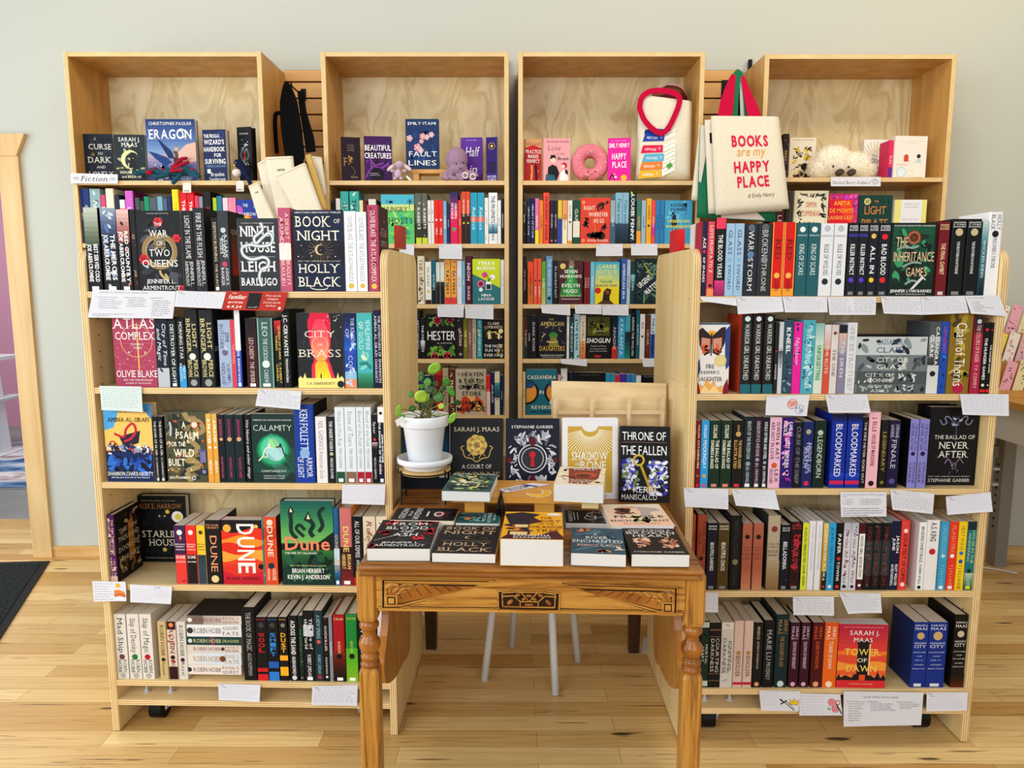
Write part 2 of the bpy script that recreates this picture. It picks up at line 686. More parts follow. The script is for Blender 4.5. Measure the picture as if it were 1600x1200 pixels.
def parse_spine(txt, tc, deco, seed):
    st = ''
    if '.' in tc:
        tc, st = tc.split('.')
    z0, z1 = .05, .95
    hh = .44
    ops, info, circ, late = [], {}, [], []
    for d in deco:
        k = d[0]
        a, _, h = d[1:].partition(':')
        if k == 'b':
            p, q = a.split('-')
            ops.append(('R', 0.02, float(p), .98, float(q), h))
        elif k == 'c':
            ops.append(('C', .5, float(a), .25, h))
            circ.append(float(a))
        elif k == 'z':
            z0, z1 = [float(v) for v in a.split('-')]
        elif k == 'h':
            hh = float(a)
        elif k == 'e':
            ops += [('R', 0, 0, .09, 1, h), ('R', .91, 0, 1, 1, h)]
        elif k == 's':
            ops.append(('B', 0, 0, 1, 1, int(a), .3, h.replace(',', ' ')))
        elif k == 'g':
            c0, c1 = h.split(',')
            p, q = a.split('-')
            ops.append(('G', 0, float(p), 1, float(q), c0, c1, 8))
        elif k == 'H':           # a short line set across the spine
            p, q = a.split(',')
            h = h.replace('_', ' ')
            late.append(('T', h, .5, float(p), min(.84, .2 * len(h)), float(q), tc, st))
        elif k == 'V':           # upright letters one below another
            p, q = [float(v) for v in a.split('-')]
            for j, ch in enumerate(h):
                late.append(('T', ch, .5, p + (q - p) * (j + .5) / len(h), .55, (q - p) / len(h) * .8, tc, 'b'))
        elif k == 'l':
            ops.append(('R', .25, .94, .75, .985, h))
        elif k in 'kwtrB':
            info[k] = h or a
    if txt and txt != '-':
        seg = txt.split(';')
        cuts = [z0, z1] if len(seg) == 1 else ([z0, z0 + (z1 - z0) * .62, z1] if len(seg) == 2 else [z0, z0 + (z1 - z0) * .25, z0 + (z1 - z0) * .75, z1])
        if len(seg) == 1 and circ and ' ' in txt and z0 + .15 < circ[0] < z1 - .15:
            words = txt.split()
            k = min(range(1, len(words)), key=lambda q: abs(len(' '.join(words[:q])) / len(txt) - (circ[0] - z0) / (z1 - z0)))
            seg, cuts = [' '.join(words[:k]), ' '.join(words[k:])], [z0, circ[0], z1]
        for i, g in enumerate(seg):
            ln = g.split('/')
            a0, a1 = cuts[i] + .015, cuts[i + 1] - .015
            for c_ in circ:          # keep the lettering clear of the emblem
                if a0 < c_ < a1:
                    if c_ - a0 > a1 - c_:
                        a1 = c_ - .045
                    else:
                        a0 = c_ + .045
                elif abs(c_ - a0) < .045:
                    a0 = c_ + .045
                elif abs(c_ - a1) < .045:
                    a1 = c_ - .045
            if a1 - a0 < .04 or g == '-':
                continue
            for j, l in enumerate(ln):
                if len(ln) == 1:
                    ops.append(('S', l, a0, a1, tc, st, .5, hh if i == (1 if len(seg) == 3 else 0) else hh * .8))
                else:
                    ops.append(('S', l, a0, a1, tc, st, .72 - .44 * j / (len(ln) - 1), .29))
    return ops + late, info, tc


ROWS = []


QUEUE = []
KEEP = 300
SMALL = None


def row(*a, **k):
    QUEUE.append((a, k))


def flush_rows():
    """books past the three hundred that show largest go together into one mass of small spines"""
    global SMALL
    areas = []
    others = sum(1 for o in COL.objects if o.get('category') == 'book')
    for a, k in QUEUE:
        zb = a[2]
        for ln in a[4].strip().split('\n'):
            x0, x1, yt, kind = ln.split(None, 4)[:4]
            if kind[0] in 'FG':
                others += 1
            else:
                areas.append((float(x1) - float(x0)) * (k.get('vis') or (a[3] - float(yt)) * 2))
    areas.sort(reverse=True)
    cut = areas[min(KEEP - others, len(areas)) - 1]
    SMALL = MB()
    for a, k in QUEUE:
        build_row(*a, cut=cut, **k)
    o = SMALL.build('small_book_spines')
    tag(o, 'slim book spines packed between the larger books in the wall bookcases', 'books', None, 'stuff')


def build_row(case, where, z, ymid, data, cut=0, vis=None):
    """a shelf of books; one line per book: x0 x1 ytop kind colour textcolour text @decoration"""
    items = []
    for ln in data.strip().split('\n'):
        ln, _, deco = ln.partition('@')
        x0, x1, yt, kind, col, tc, txt = ln.split(None, 6)
        items.append((float(x0), float(x1), float(yt), kind, col, tc, txt.strip(), deco.split()))
    n = len(items)
    prev = {}
    group = 'books on the ' + where
    anchors = [(i, FC[it[6]][1]) for i, it in enumerate(items) if it[3][0] in 'FG']
    for i, (x0, x1, yt, kind, col, tc, txt, deco) in enumerate(items):
        K, _, off = kind.partition('+')
        v = 0.010 + (float(off) / 100 if off else 0.0)
        u0, _ = case.px(x0, ymid, v)
        u1, _ = case.px(x1, ymid, v)
        _, zt = case.px((x0 + x1) / 2, yt, v)
        u0, u1 = max(u0, .0225), min(u1, case.W - .0225)
        lo = prev.get('u', -9)
        if not off or float(off) < 10:
            u0 = max(u0, lo + .0004)
            u1 = max(u1, u0 + .0042)
            prev['u'] = u1
        h = max(zt - z - .0006, .08)
        seed = int(x0 * 7 + yt)
        hard = K in 'hG'
        if K in 'FG':
            lab, anc, fops = FC[txt]
            info = {d[0]: d[1:].partition(':')[2] or d[1:] for d in deco}
            t = float(info.get('t', '2.6')) / 100
            rz = math.radians(float(info.get('r', 0)))
            m = case.mtx(u0, v, z + .0005) @ Matrix.Rotation(rz, 4, 'Z')
            ln = float(info.get('a', 0))
            if ln:
                m = m @ Matrix.Rotation(math.radians(-ln), 4, 'X')
            m = m @ Matrix.Translation((0, t, 0)) @ FACE_OUT @ Matrix.Translation((-0.0, 0, 0))
            # front cover plane lies at local x=t -> world -y; shift so that it is flush with v
            sp = []
            if 's' in info:
                sp, _, _ = parse_spine(info['s'].replace('_', ' '), tc, [], seed)
            book(lab, group, m, (u1 - u0) / math.cos(rz), t, h, col, hard, spine=sp, front=fops, seed=seed, page=mat(info['P'], .5) if 'P' in info else (PAPER if 'p' in info else None))
            continue
        ops, info, tcol = parse_spine(txt, tc, deco, seed)
        w = float(info['w']) / 100 if 'w' in info else (.150 if hard else .130)
        near = min(anchors, key=lambda a: abs(a[0] - i)) if anchors else None
        cn = colour(col)
        sz = 'slim ' if x1 - x0 < 9 else ('thick ' if x1 - x0 > 24 else '')
        what = sz + cn + (' hardcover' if hard else ' paperback')
        if txt != '-':
            what += ' with ' + colour(tcol) + ' lettering'
        if near and abs(near[0] - i) <= 6:
            k = i - near[0]
            lab = what + ', ' + (ORD[abs(k)] + ' ' if abs(k) > 1 else 'immediately ') + ('right' if k > 0 else 'left') + ' of ' + near[1]
        else:
            k = i + 1 if i < n / 2 else n - i
            lab = what + ', ' + ORD[k] + (' from left' if i < n / 2 else ' from right') + ' on ' + where
        sd = info.get('k')
        fr = []
        if 'B' in info:
            fr = SIDES[info['B']]
        m = case.mtx(u0, v, z + .0005)
        small = (x1 - x0) * (vis or (ymid - yt) * 2) < cut
        if len(lab.split()) > 16:
            lab = lab.replace(' with ' + colour(tcol) + ' lettering', '')
        if len(lab.split()) > 16 and sz:
            lab = lab.replace(sz, '', 1)
        book(None if small else lab, group, m, w, max(u1 - u0, .004), h, col, hard, spine=ops, front=fr, side=sd, seed=seed, bcol=sd)


def stack(case, where, x0, x1, v, data, seedoff=0):
    """books lying flat, spines out: ytop ybottom colour textcolour text @deco, topmost first"""
    items = []
    for ln in data.strip().split('\n'):
        ln, _, deco = ln.partition('@')
        yt, yb, lab, col, tc, txt = ln.split(None, 5)
        items.append((float(yt), float(yb), lab.replace('_', ' '), col, tc, txt.strip(), deco.split()))
    z = None
    for yt, yb, lab, col, tc, txt, deco in reversed(items):
        zt, zb = case.px((x0 + x1) / 2, yt, v)[1], case.px((x0 + x1) / 2, yb, v)[1]
        if z is None:
            z = zb
        t = zt - z - .0006
        u0, u1 = case.px(x0, (yt + yb) / 2, v)[0], case.px(x1, (yt + yb) / 2, v)[0]
        ops, info, _ = parse_spine(txt, tc, deco, int(yt * 3))
        m = case.mtx(u1, v, z + .0003) @ STACKED
        book(lab, 'books in the flat pile on the ' + where, m, .128, t, u1 - u0, col, False, spine=ops, side=info.get('k'), seed=int(yt))
        z = zt

def S_(t, cx, a0, a1): return ('VS', t, cx, a0, a1)
def D_(t, cx, cy, w, h, ang): return ('D', t, cx, cy, w, h, ang)


def _vs(s, t, cx, a0, a1):
    """tall letters stacked down the face, each turned a quarter"""
    n = len(t)
    for i, ch in enumerate(t):
        V, Fc, tw, th = text(ch, 'b')
        L = (a1 - a0) * s.H / n * .82
        y0 = (a0 + (a1 - a0) * i / n) * s.H
        kx, ky = L / tw, .42 * s.W / th
        s.mb.mesh([s.fn(cx * s.W - .21 * s.W + b * ky, y0 + a * kx, s.k) for a, b in V], Fc, 'f4f0ec')


def _dg(s, t, cx, cy, w, h, ang):
    V, Fc, tw, th = text(t, 'b')
    kx, ky = w * s.W / tw, h * s.H / th
    q = math.radians(ang)
    P = []
    for a, b in V:
        x, y = (a - tw / 2) * kx, -(b - th / 2) * ky
        P.append((cx * s.W + x * math.cos(q) + y * math.sin(q), cy * s.H - x * math.sin(q) + y * math.cos(q)))
    s.mb.mesh([s.fn(min(max(x, 0), s.W), min(max(y, 0), s.H), s.k) for x, y in P], Fc, 'f4f4f0')


Face.VS, Face.D = _vs, _dg
# ------------------------------------------------------------------ printed covers: label, short anchor name, print
W1 = 'f2f2f0'
SIDES = {
    'atlas': [T('THE', .55, .17, .16, .03, 'c08a90', 's'), T('ATLAS', .5, .3, .6, .1, 'b8a0a0', 's'), T('COMPLEX', .5, .43, .66, .065, 'b8a0a0', 's')],
    'light': [T('LIGHT BRINGER', .5, .5, .9, .06, 'c8c0b0', 's')],
    'queen': [Gr(.15, .3, .95, .8, '6a3010', 'c02030', 6), T('QUEEN', .5, .25, .7, .06, 'c8b0a0', 's')],
    'doors': [Bl(.05, .03, .95, .97, 60, .09, '8a6a4a b89a70 5a4a3a 3a3030'), Pg([(.5, .2), (.7, .16), (.72, .75), (.5, .8)], 'b07a30'), T('THE TEN', .5, .28, .7, .06, 'd8c8a8', 's'), T('THOUSAND', .5, .4, .8, .07, 'd8c8a8', 's'), T('DOORS OF', .5, .55, .8, .07, 'd8c8a8', 's'), T('JANUARY', .5, .7, .8, .07, 'd8c8a8', 's')],
    'barcode': [R(.62, .82, .9, .94, 'e8e8e8'), Ry(.76, .88, .0, .0, 1, .1, '333333')],
}
BACKS = {}
FC = {
 'queens': ('face-out black cover with grey smoke, a gold ring and red flowers on left rolling bookcase', 'the gold ring cover', [
  Bl(.02, .02, .98, .98, 46, .17, '2c3038 3c4049 24272d 545862 1e2025'), O(.5, .5, .36, .09, '94805a'), O(.5, .5, .30, .02, 'c8b48a'), Bl(.3, .3, .7, .5, 12, .12, 'b0a488 8a7c60'), Ln([(.48, .74), (.52, .8), (.66, .86), (.6, .78)], .05, 'b8a47a'),
  Fl(.5, .14, .1, 'd83a48', 'a01828'), Fl(.9, .34, .09, 'd83a48', 'a01828'), Fl(.14, .6, .11, 'c83040', '901020'), Fl(.95, .97, .08, 'd83a48', 'a01828'),
  T('A BLOOD AND ASH NOVEL', .5, .035, .5, .014, 'c8c8c8'), T('THE', .5, .165, .17, .035, W1, 's'), T('WAR', .5, .28, .42, .08, W1, 's'), T('OF', .52, .4, .14, .05, W1, 's'), T('TWO', .5, .52, .46, .085, W1, 's'), T('QUEENS', .5, .65, .8, .085, W1, 's'),
  T('JENNIFER L.', .5, .875, .66, .05, W1, 's'), T('ARMENTROUT', .5, .955, .84, .05, W1, 's')]),
 'ninth': ('face-out slate grey cover with a white snake winding through the lettering', 'the white snake cover', [
  T('A NOVEL BY THE BESTSELLING AUTHOR', .5, .065, .78, .014, 'd0d0d0'), T('NINTH', .5, .175, .82, .14, W1, 'sb'), T('HOUSE', .5, .39, .82, .14, W1, 'sb'), R(.1, .52, .9, .525, 'b0b4b8'), T('LEIGH', .5, .655, .82, .14, W1, 'sb'), T('BARDUGO', .5, .865, .86, .105, W1, 'sb'),
  Ln([(.58, .06), (.62, .16), (.42, .26), (.46, .34), (.62, .26), (.78, .2), (.86, .28), (.78, .36), (.55, .38), (.3, .36), (.12, .4), (.14, .5), (.34, .56), (.62, .53), (.74, .58), (.7, .66), (.56, .7), (.5, .8), (.56, .93)], .085, '8a9096'),
  Ln([(.58, .06), (.62, .16), (.42, .26), (.46, .34), (.62, .26), (.78, .2), (.86, .28), (.78, .36), (.55, .38), (.3, .36), (.12, .4), (.14, .5), (.34, .56), (.62, .53), (.74, .58), (.7, .66), (.56, .7), (.5, .8), (.56, .93)], .045, 'dfe2e2')]),
 'moon': ('face-out navy cover with large white lettering around a small crescent moon', 'the crescent moon cover', [
  R(0, .38, 1, .64, '1c1f2a'), Bl(.05, .4, .95, .62, 30, .05, '232a38 2a3040 30323a'), Ry(.53, .49, .1, .26, 20, .006, '8a7650'), Mn(.52, .485, .1, 'd8c090', 0), Bl(.05, .4, .95, .64, 14, .012, 'd8d8e0 9aa0b0', .9),
  T('HIGH STAKES, HIGH FANTASY THRILLER', .5, .03, .9, .018, 'e8e8e8', 'b'), T('BOOK', .4, .14, .68, .13, 'f4ecd8', 's'), T('OF', .87, .135, .12, .05, 'f4ecd8', 's'), T('NIGHT', .5, .31, .82, .12, 'f4ecd8', 's'), T('NEW YORK TIMES BESTSELLING AUTHOR', .5, .625, .84, .014, 'd8d0c0'), T('HOLLY', .5, .715, .8, .11, 'f4ecd8', 's'), T('BLACK', .5, .88, .82, .12, 'f4ecd8', 's'), Ln([(.3, .95), (.4, .975), (.6, .975), (.66, .95)], .014, 'f4ecd8')]),
 'atlas': ('face-out dusky pink cover with thin gold circles and white lettering', 'the pink circle cover', [
  O(.55, .42, .38, .012, 'e8c080'), O(.55, .42, .62, .006, 'c88090', 30, 0, 180), Ry(.57, .45, .1, .75, 14, .005, 'c8808c'), R(.565, .2, .595, .78, 'e8c060'), Bl(.03, .45, .97, .8, 14, .016, 'f0d8c8', .9), C(.36, .56, .02, 'f0d8c8'), C(.75, .56, .02, 'f0d8c8'),
  T('THE', .5, .08, .2, .04, W1, 's'), T('ATLAS', .52, .2, .98, .13, W1, 's'), T('COMPLEX', .53, .355, .95, .095, W1, 's'), T('POWER IS', .57, .46, .3, .025, W1), T('TAKEN', .57, .505, .2, .025, W1), T('OLIVIE BLAKE', .52, .83, .98, .085, W1, 's'), T('NEW YORK TIMES BESTSELLING', .54, .91, .7, .02, W1), T('AUTHOR OF THE ATLAS SIX', .54, .95, .62, .02, W1)]),
 'brass': ('face-out charcoal cover with a pink and orange flame column', 'the flame column cover', [
('K', [(0, .3, .7), (.12, .24, .74), (.3, .26, .74), (.5, .3, .72), (.62, .36, .68), (.72, .3, .74), (.87, .3, .8)], 'd8204c', 'e84060'), ('K', [(.08, .4, .6), (.25, .33, .68), (.42, .3, .7), (.56, .36, .66), (.66, .44, .6)], 'e84a68', 'f4a878'), ('K', [(.58, .48, .54), (.7, .38, .66), (.87, .38, .72)], 'f0a848', 'f4e040'), R(0, .87, 1, 1, 'f0e48a'), Pg([(0, .88), (.05, .84), (.1, .88), (.15, .8), (.18, .87), (.5, .87), (.84, .87), (.87, .79), (.9, .87), (.96, .84), (1, .88)], 'f0e48a'), R(.49, .81, .515, .87, '302018'),
  O(.5, .42, .17, .012, 'f0c0a0'), O(.5, .42, .36, .006, '6a6a6a'), O(.16, .44, .1, .008, '565a5c'), O(.86, .44, .1, .008, '565a5c'), Bl(.55, .02, .98, .2, 16, .012, 'd8d8d8', .9),
  T('CITY', .5, .28, .66, .09, 'f8e8d8', 't'), T('OF', .5, .42, .12, .03, 'f8e8d8'), T('BRASS', .5, .535, .9, .1, 'f8e8d8', 'st'), T('S. A. CHAKRABORTY', .5, .94, .62, .035, '6a6048', 's'), C(.93, .95, .075, '2c2e34')]),
 'amina': ('face-out blue and yellow cover with a ship on stormy waves and red tentacles', 'the stormy ship cover', [
  R(0, 0, 1, .55, 'e8c070'), Pg([(0, 0), (.35, 0), (.3, .12), (.2, .3), (0, .34)], '5aa0d8'), Pg([(.78, 0), (1, 0), (1, .2), (.88, .1)], '4a88c0'), R(0, .6, 1, 1, '1c3462'),
  Pg([(.3, .42), (.75, .34), (.7, .5), (.4, .56)], '2c2c40'), Ln([(.2, .38), (.4, .42), (.46, .32), (.6, .25), (.66, .34), (.55, .44), (.4, .48)], .05, 'c02a4a'), Ln([(.05, .56), (.14, .48), (.24, .52), (.3, .62)], .03, 'c04a3a'),
  Bl(0, .5, 1, .66, 60, .07, 'e8e0d8 c05a50 243a70 141830 8a9ac0'), Bl(0, .64, 1, .95, 60, .12, '2a5aa8 1a2c58 3a78c8 141c3c'),
  T('THE ADVENTURES OF', .6, .09, .6, .04, '3a2a20', 's'), T('AMINA AL-SIRAFI', .52, .2, .86, .055, '3a2a20', 's'), T('SHANNON CHAKRABORTY', .5, .895, .96, .05, W1, 's'), T('BESTSELLING AUTHOR OF THE TRILOGY', .5, .945, .8, .016, W1)]),
 'psalm': ('face-out olive and tan leafy cover with chunky cream lettering and a wagon', 'the leafy wagon cover', [
  Bl(0, 0, 1, 1, 60, .14, '2c3a3a 8a7a58 4a4a3c a08c62 35443c'), Ln([(.5, 0), (.6, .1), (.85, .14), (.95, .26), (.6, .36), (.8, .52), (.55, .62), (.8, .76), (.5, .85), (.6, 1)], .13, '9c8c66'), Bl(0, .02, 1, .95, 40, .05, 'd8a878 c86a48 e8d8b0 1e2828'),
  R(.84, .55, .98, .72, '7a7aa0'), R(.8, .53, 1, .56, '5a6088'), C(.92, .85, .09, '30304a'), C(.92, .85, .05, '8888a8'), O(.66, .94, .04, .02, 'd0d0e0'), C(.74, .18, .09, 'd86a50'), C(.74, .18, .07, 'f0d8c8'), Ln([(.14, .14), (.16, .22), (.14, .34)], .05, 'b8b8c8'),
  T('A', .48, .18, .1, .09, 'f4ecd0', 'b'), T('PSALM', .55, .325, .56, .1, 'f4ecd0', 'b'), T('FOR THE', .3, .455, .4, .065, 'f4ecd0', 'b'), T('WILD', .45, .58, .5, .11, 'f4ecd0', 'b'), T('BUILT', .26, .715, .4, .1, 'f4ecd0', 'b'), T('BECKY CHAMBERS', .32, .935, .5, .035, 'f4ecd0', 'b')]),
 'calamity': ('face-out dark cover with two figures reaching across a glowing green orb', 'the green orb cover', [
  Gr(0, .2, 1, .85, '24403e', '1c5048', 10), C(.5, .53, .4, '1e7a58'), C(.5, .52, .35, '2fa878'), C(.5, .5, .29, '5ac8a0'), C(.55, .55, .22, 'a8d8d8'), C(.5, .42, .12, '9adc98'), Ry(.3, .2, .2, 1.3, 9, .006, '5a9a88', 38, 60), Ry(.2, .5, .1, .9, 8, .006, '6aa898', 38, 60),
  Ln([(.14, .68), (.24, .62), (.3, .52), (.38, .48), (.5, .5)], .03, 'e0e0d0'), Ln([(.24, .62), (.36, .62), (.3, .52)], .025, 'e0e0d0'), C(.4, .45, .035, 'e0e0d0'), Ln([(.9, .62), (.76, .58), (.7, .48), (.56, .48)], .03, '20443c'), Ln([(.76, .58), (.82, .66)], .025, '20443c'), C(.67, .45, .035, '20443c'),
  T('ROMANTIC, SEXY AND FUN SCI-FI ADVENTURE', .5, .085, .9, .018, 'd8e0d8', 'b'), T('CALAMITY', .5, .2, .9, .085, 'd0e0d8', 't'), T('CONSTANCE FAY', .5, .83, .6, .03, 'e0e8e0'), T('FALLING IN LOVE WITH ONE', .5, .9, .5, .018, 'e0e8e0'), T('FALLING IN LOVE IS A CALAMITY', .5, .935, .5, .018, 'e0e8e0')]),
 'starling': ('black hardcover with thin cream lettering leaning at the back of left bookcase', 'the black star cover', [
  Bl(.05, .2, .95, .5, 34, .12, '1c1e2c 22242a 2a2c3c 16181c'), Bl(.05, .7, .95, .92, 24, .1, '1a1c26 262a2c 1e2224'), C(.82, .31, .12, 'e8e8e4'), C(.82, .31, .1, 'f4f4f0'), C(.84, .31, .07, 'e0d060'), Fl(.62, .235, .045, 'd8c050', 'f0e8a0', 5), Fl(.52, .81, .045, 'd8c050', 'f0e8a0', 5), C(.45, .3, .02, 'c0b080'), C(.56, .3, .02, 'c0b080'),
  T('BESTSELLING AUTHOR', .45, .07, .7, .016, '9a9080'), T('ALIX E. HARROW', .48, .15, .9, .075, 'a07848', 's'), T('STARLING', .52, .57, .9, .1, 'efe6d0', 's'), T('HOUSE', .5, .7, .58, .1, 'efe6d0', 's'), T('AN EXCEPTIONAL AND UNDENIABLY GREAT STORYTELLER', .5, .935, .8, .014, 'c8c0b0')]),
 'reddune': ('thick face-out paperback with red dune waves and tall white lettering', 'the red dune cover', [
  R(0, 0, 1, .3, '201c20'), C(.14, .13, .1, 'e8a850'), C(.86, .1, .05, 'e8c060'), Wv(.16, .95, 'e04028 e89038 d83a28 e8a048 e05030 d84030 c82840', .04, .9), R(0, .93, 1, 1, 'b82838'), S_('DUNE', .6, .06, .86), T('FRANK HERBERT', .5, .905, .86, .045, '6a1420', 'b'), C(.95, .72, .07, '201c20')]),
 'caladan': ('face-out green hardcover with dark serpents rising over coral lettering', 'the green serpent cover', [
  Gr(0, 0, 1, .55, '1f6a60', '8ac06a', 12), R(0, .5, 1, 1, '1c4038'), Pg([(0, .52), (.3, .5), (.6, .54), (1, .36), (1, .6), (0, .62)], '14281e'), Gr(0, .58, 1, .8, '3a7a48', '1c4c3c', 6), Bl(0, .6, 1, .98, 40, .12, '1c4a40 2a6a4a 103028 4a8a50'),
  Ln([(.3, .44), (.2, .36), (.2, .22), (.19, .12), (.24, .1)], .075, '1c3a38'), Pg([(.14, .15), (.2, .05), (.27, .13), (.22, .16)], '1c3a38'), Pg([(.18, .13), (.2, .08), (.24, .13)], 'e8d8b0'), Ln([(.62, .42), (.56, .36), (.62, .28), (.52, .2)], .08, '1c3a38'), Pg([(.44, .22), (.53, .12), (.6, .22), (.53, .25)], '1c3a38'), Pg([(.5, .21), (.53, .15), (.57, .21)], 'e8d8b0'), Ln([(.72, .36), (.8, .28), (.74, .14), (.84, .07)], .07, '1c3a38'), Ln([(.44, .42), (.3, .33), (.36, .28), (.46, .34)], .06, '1c3a38'),
  T('Dune', .5, .5, .86, .155, 'f08a70', 'b'), T('THE HEIR OF CALADAN', .36, .615, .6, .024, 'e8e8d8', 'b'), Ln([(.7, .64), (.74, .6), (.78, .64)], .02, '14281e'), T('NEW YORK TIMES BESTSELLING AUTHORS', .5, .765, .7, .014, 'd8d890'), T('BRIAN HERBERT', .5, .825, .62, .052, W1, 'b'), T('KEVIN J. ANDERSON', .5, .9, .8, .052, W1, 'b')]),
 'inherit': ('face-out green cover with tangled thorns, a rose, a knife and copper lettering', 'the thorny green cover', [
  Gr(.04, .05, .96, .95, '206048', '123028', 8), Bl(.03, .08, .97, .84, 70, .12, '1c3c30 2f7a58 16261e 4a9a70 0f1c16'), C(.5, .2, .16, '7a4a34'), O(.5, .2, .12, .03, 'b07a58'), O(.5, .2, .06, .03, '5a3020'), Ln([(.14, .36), (.3, .33), (.5, .34), (.62, .31)], .045, '8aa098'), Ln([(.28, .6), (.5, .54), (.7, .55)], .045, '8aa098'), Ln([(.36, .84), (.5, .79), (.62, .8)], .045, '8aa098'), Pg([(.48, .91), (.74, .72), (.78, .75), (.56, .9)], 'd8dcd8'), Ln([(.68, .7), (.82, .78)], .025, 'd8dcd8'),
  T('SO MUCH FUN TO READ, MYSTERY AND ROMANCE', .5, .04, .9, .018, 'e8e8e0', 'b'), T('THE', .24, .26, .26, .13, 'e8c8a0', 's'), T('INHERITANCE', .52, .46, .9, .13, 'e8c8a0', 's'), T('GAMES', .6, .67, .46, .12, 'e8c8a0', 's'), T('JENNIFER LYNN BARNES', .5, .93, .92, .04, W1, 'b'), T('NEW YORK TIMES BESTSELLING AUTHOR', .5, .975, .66, .014, W1)]),
 'fire': ('face-out white cover with a dark winged butterfly over orange flames', 'the butterfly cover', [
  C(.42, .2, .22, 'e8a840'), Pg([(.4, .18), (.12, .06), (.0, .1), (.04, .3), (.2, .46), (.38, .42)], '3a2a30'), Pg([(.44, .18), (.72, .06), (.86, .05), (.84, .28), (.66, .46), (.46, .42)], '3a2a30'), Pg([(.38, .22), (.1, .2), (.1, .34), (.22, .42), (.36, .36)], 'd09080'), Pg([(.46, .22), (.74, .2), (.74, .34), (.62, .42), (.48, .36)], 'd09080'), Bl(.08, .28, .36, .44, 10, .1, 'e87838 c86040'), Bl(.48, .28, .76, .44, 10, .1, 'e87838 c86040'), R(.395, .14, .435, .46, '2a2022'), R(.0, .0, 1, .02, '3a5a80'),
  Pg([(.84, .1), (1, .02), (1, .6), (.9, .66), (.86, .5)], '3a5488'), Pg([(0, .56), (.06, .5), (.1, .66), (0, .8)], '3a5488'), C(.72, .53, .19, 'd8c078'), C(.72, .53, .16, 'e0cc90'), Pg([(.02, .98), (.1, .86), (.2, .9), (.3, .78), (.42, .88), (.54, .8), (.62, .92), (.78, .88), (.84, .98)], 'e8a860'), Pg([(.1, .99), (.24, .88), (.4, .96), (.54, .88), (.74, .99)], 'f0d090'), Pg([(0, .82), (.06, .86), (.12, 1), (0, 1)], '8a2030'), Pg([(.84, .9), (.96, .78), (1, .9), (1, 1), (.82, 1)], '8a2030'),
  T('FIRE', .4, .61, .26, .06, '3a3034'), T('KEEPER\'S', .4, .695, .58, .045, '3a3034'), T('DAUGHTER', .4, .79, .8, .06, '5a2a30', 's')]),
 'never': ('face-out black cover with silver scrollwork and wide silver lettering', 'the silver scroll cover', [
  Ln([(.2, .16), (.26, .22), (.34, .2), (.3, .14), (.36, .12), (.5, .2)], .02, '8a8ca8'), Ln([(.86, .16), (.8, .22), (.72, .2), (.76, .14), (.7, .12), (.56, .2)], .02, '8a8ca8'), Bl(.42, .1, .66, .26, 14, .06, '7a80a0 a8acc0 4a4e68'), Ln([(.54, .24), (.55, .6)], .012, '6a6c84'), Ln([(.36, .72), (.42, .66), (.5, .72)], .02, '8a8498'), Ln([(.74, .72), (.66, .66), (.58, .72)], .02, '8a7078'), Bl(.44, .66, .68, .86, 10, .05, '6a5a68 a09098'),
  T('THE BALLAD OF', .52, .38, .82, .05, 'e0dcd4', 's'), T('NEVER', .52, .485, .6, .085, 'e8e4dc', 's'), T('AFTER', .52, .6, .6, .085, 'e8e4dc', 's'), T('NEW YORK TIMES BESTSELLING SERIES BY', .47, .885, .86, .014, 'c0bcb4'), T('STEPHANIE GARBER', .47, .935, .86, .042, 'e0dcd4', 's')]),
 'nevera': ('black hardcover standing just behind the silver scroll cover', 'the hidden black cover', []),
 'neverb': ('black hardcover rearmost behind the silver scroll cover', 'the rear black cover', []),
 'tower': ('face-out crimson and orange cover with a black tower over a skyline', 'the black tower cover', [
  Gr(0, 0, 1, .86, 'b82a50', 'f08a40', 14), Wv(.3, .8, 'd84a48 f08038 e05a40 f09848 e86a40', .025, 1.1), R(0, .84, 1, 1, 'd83a40'), R(.4, .26, .63, .85, '241c22'), R(.38, .25, .65, .3, '241c22'), R(.635, .3, .66, .8, 'f8c890'), Pg([(0, .85), (.04, .78), (.08, .84), (.18, .8), (.3, .84), (.36, .78), (.7, .8), (.78, .84), (.84, .74), (.9, .84), (.96, .78), (1, .84), (1, .88), (0, .88)], '2a1c24'), R(.46, .79, .58, .88, 'e8602c'),
  T('NEW YORK TIMES BESTSELLING AUTHOR', .5, .045, .8, .014, 'f0c0b0'), T('SARAH J.', .52, .13, .6, .07, W1, 's'), T('MAAS', .5, .24, .38, .065, W1, 's'), T('TOWER', .5, .43, .72, .1, 'f8e070', 's'), T('OF', .5, .56, .2, .06, 'f8f0d0', 's'), T('DAWN', .5, .69, .62, .095, 'f8e070', 's'), T('A THRONE OF GLASS NOVEL', .5, .935, .5, .016, 'f8d8b0')]),
 # wall bookcases
 'curse': ('face-out midnight blue cover with tall cream lettering, end of Fiction display shelf', 'the midnight cover', [Bl(.02, .02, .98, .98, 26, .16, '20283a 2a3448 1c2030 34404a'), T('A', .4, .1, .06, .05, 'd8d8d8', 's'), R(.58, .09, .95, .15, '10141c'), T('CURSE', .55, .26, .78, .11, 'e0e0d8', 's'), T('SO', .55, .4, .16, .055, 'e0e0d8', 's'), T('DARK', .52, .53, .8, .12, 'e0e0d8', 's'), T('AND', .55, .68, .3, .05, 'e0e0d8', 's'), T('LONELY', .55, .83, .84, .12, 'e0e0d8', 's'), C(.3, .42, .06, '7a7430')]),
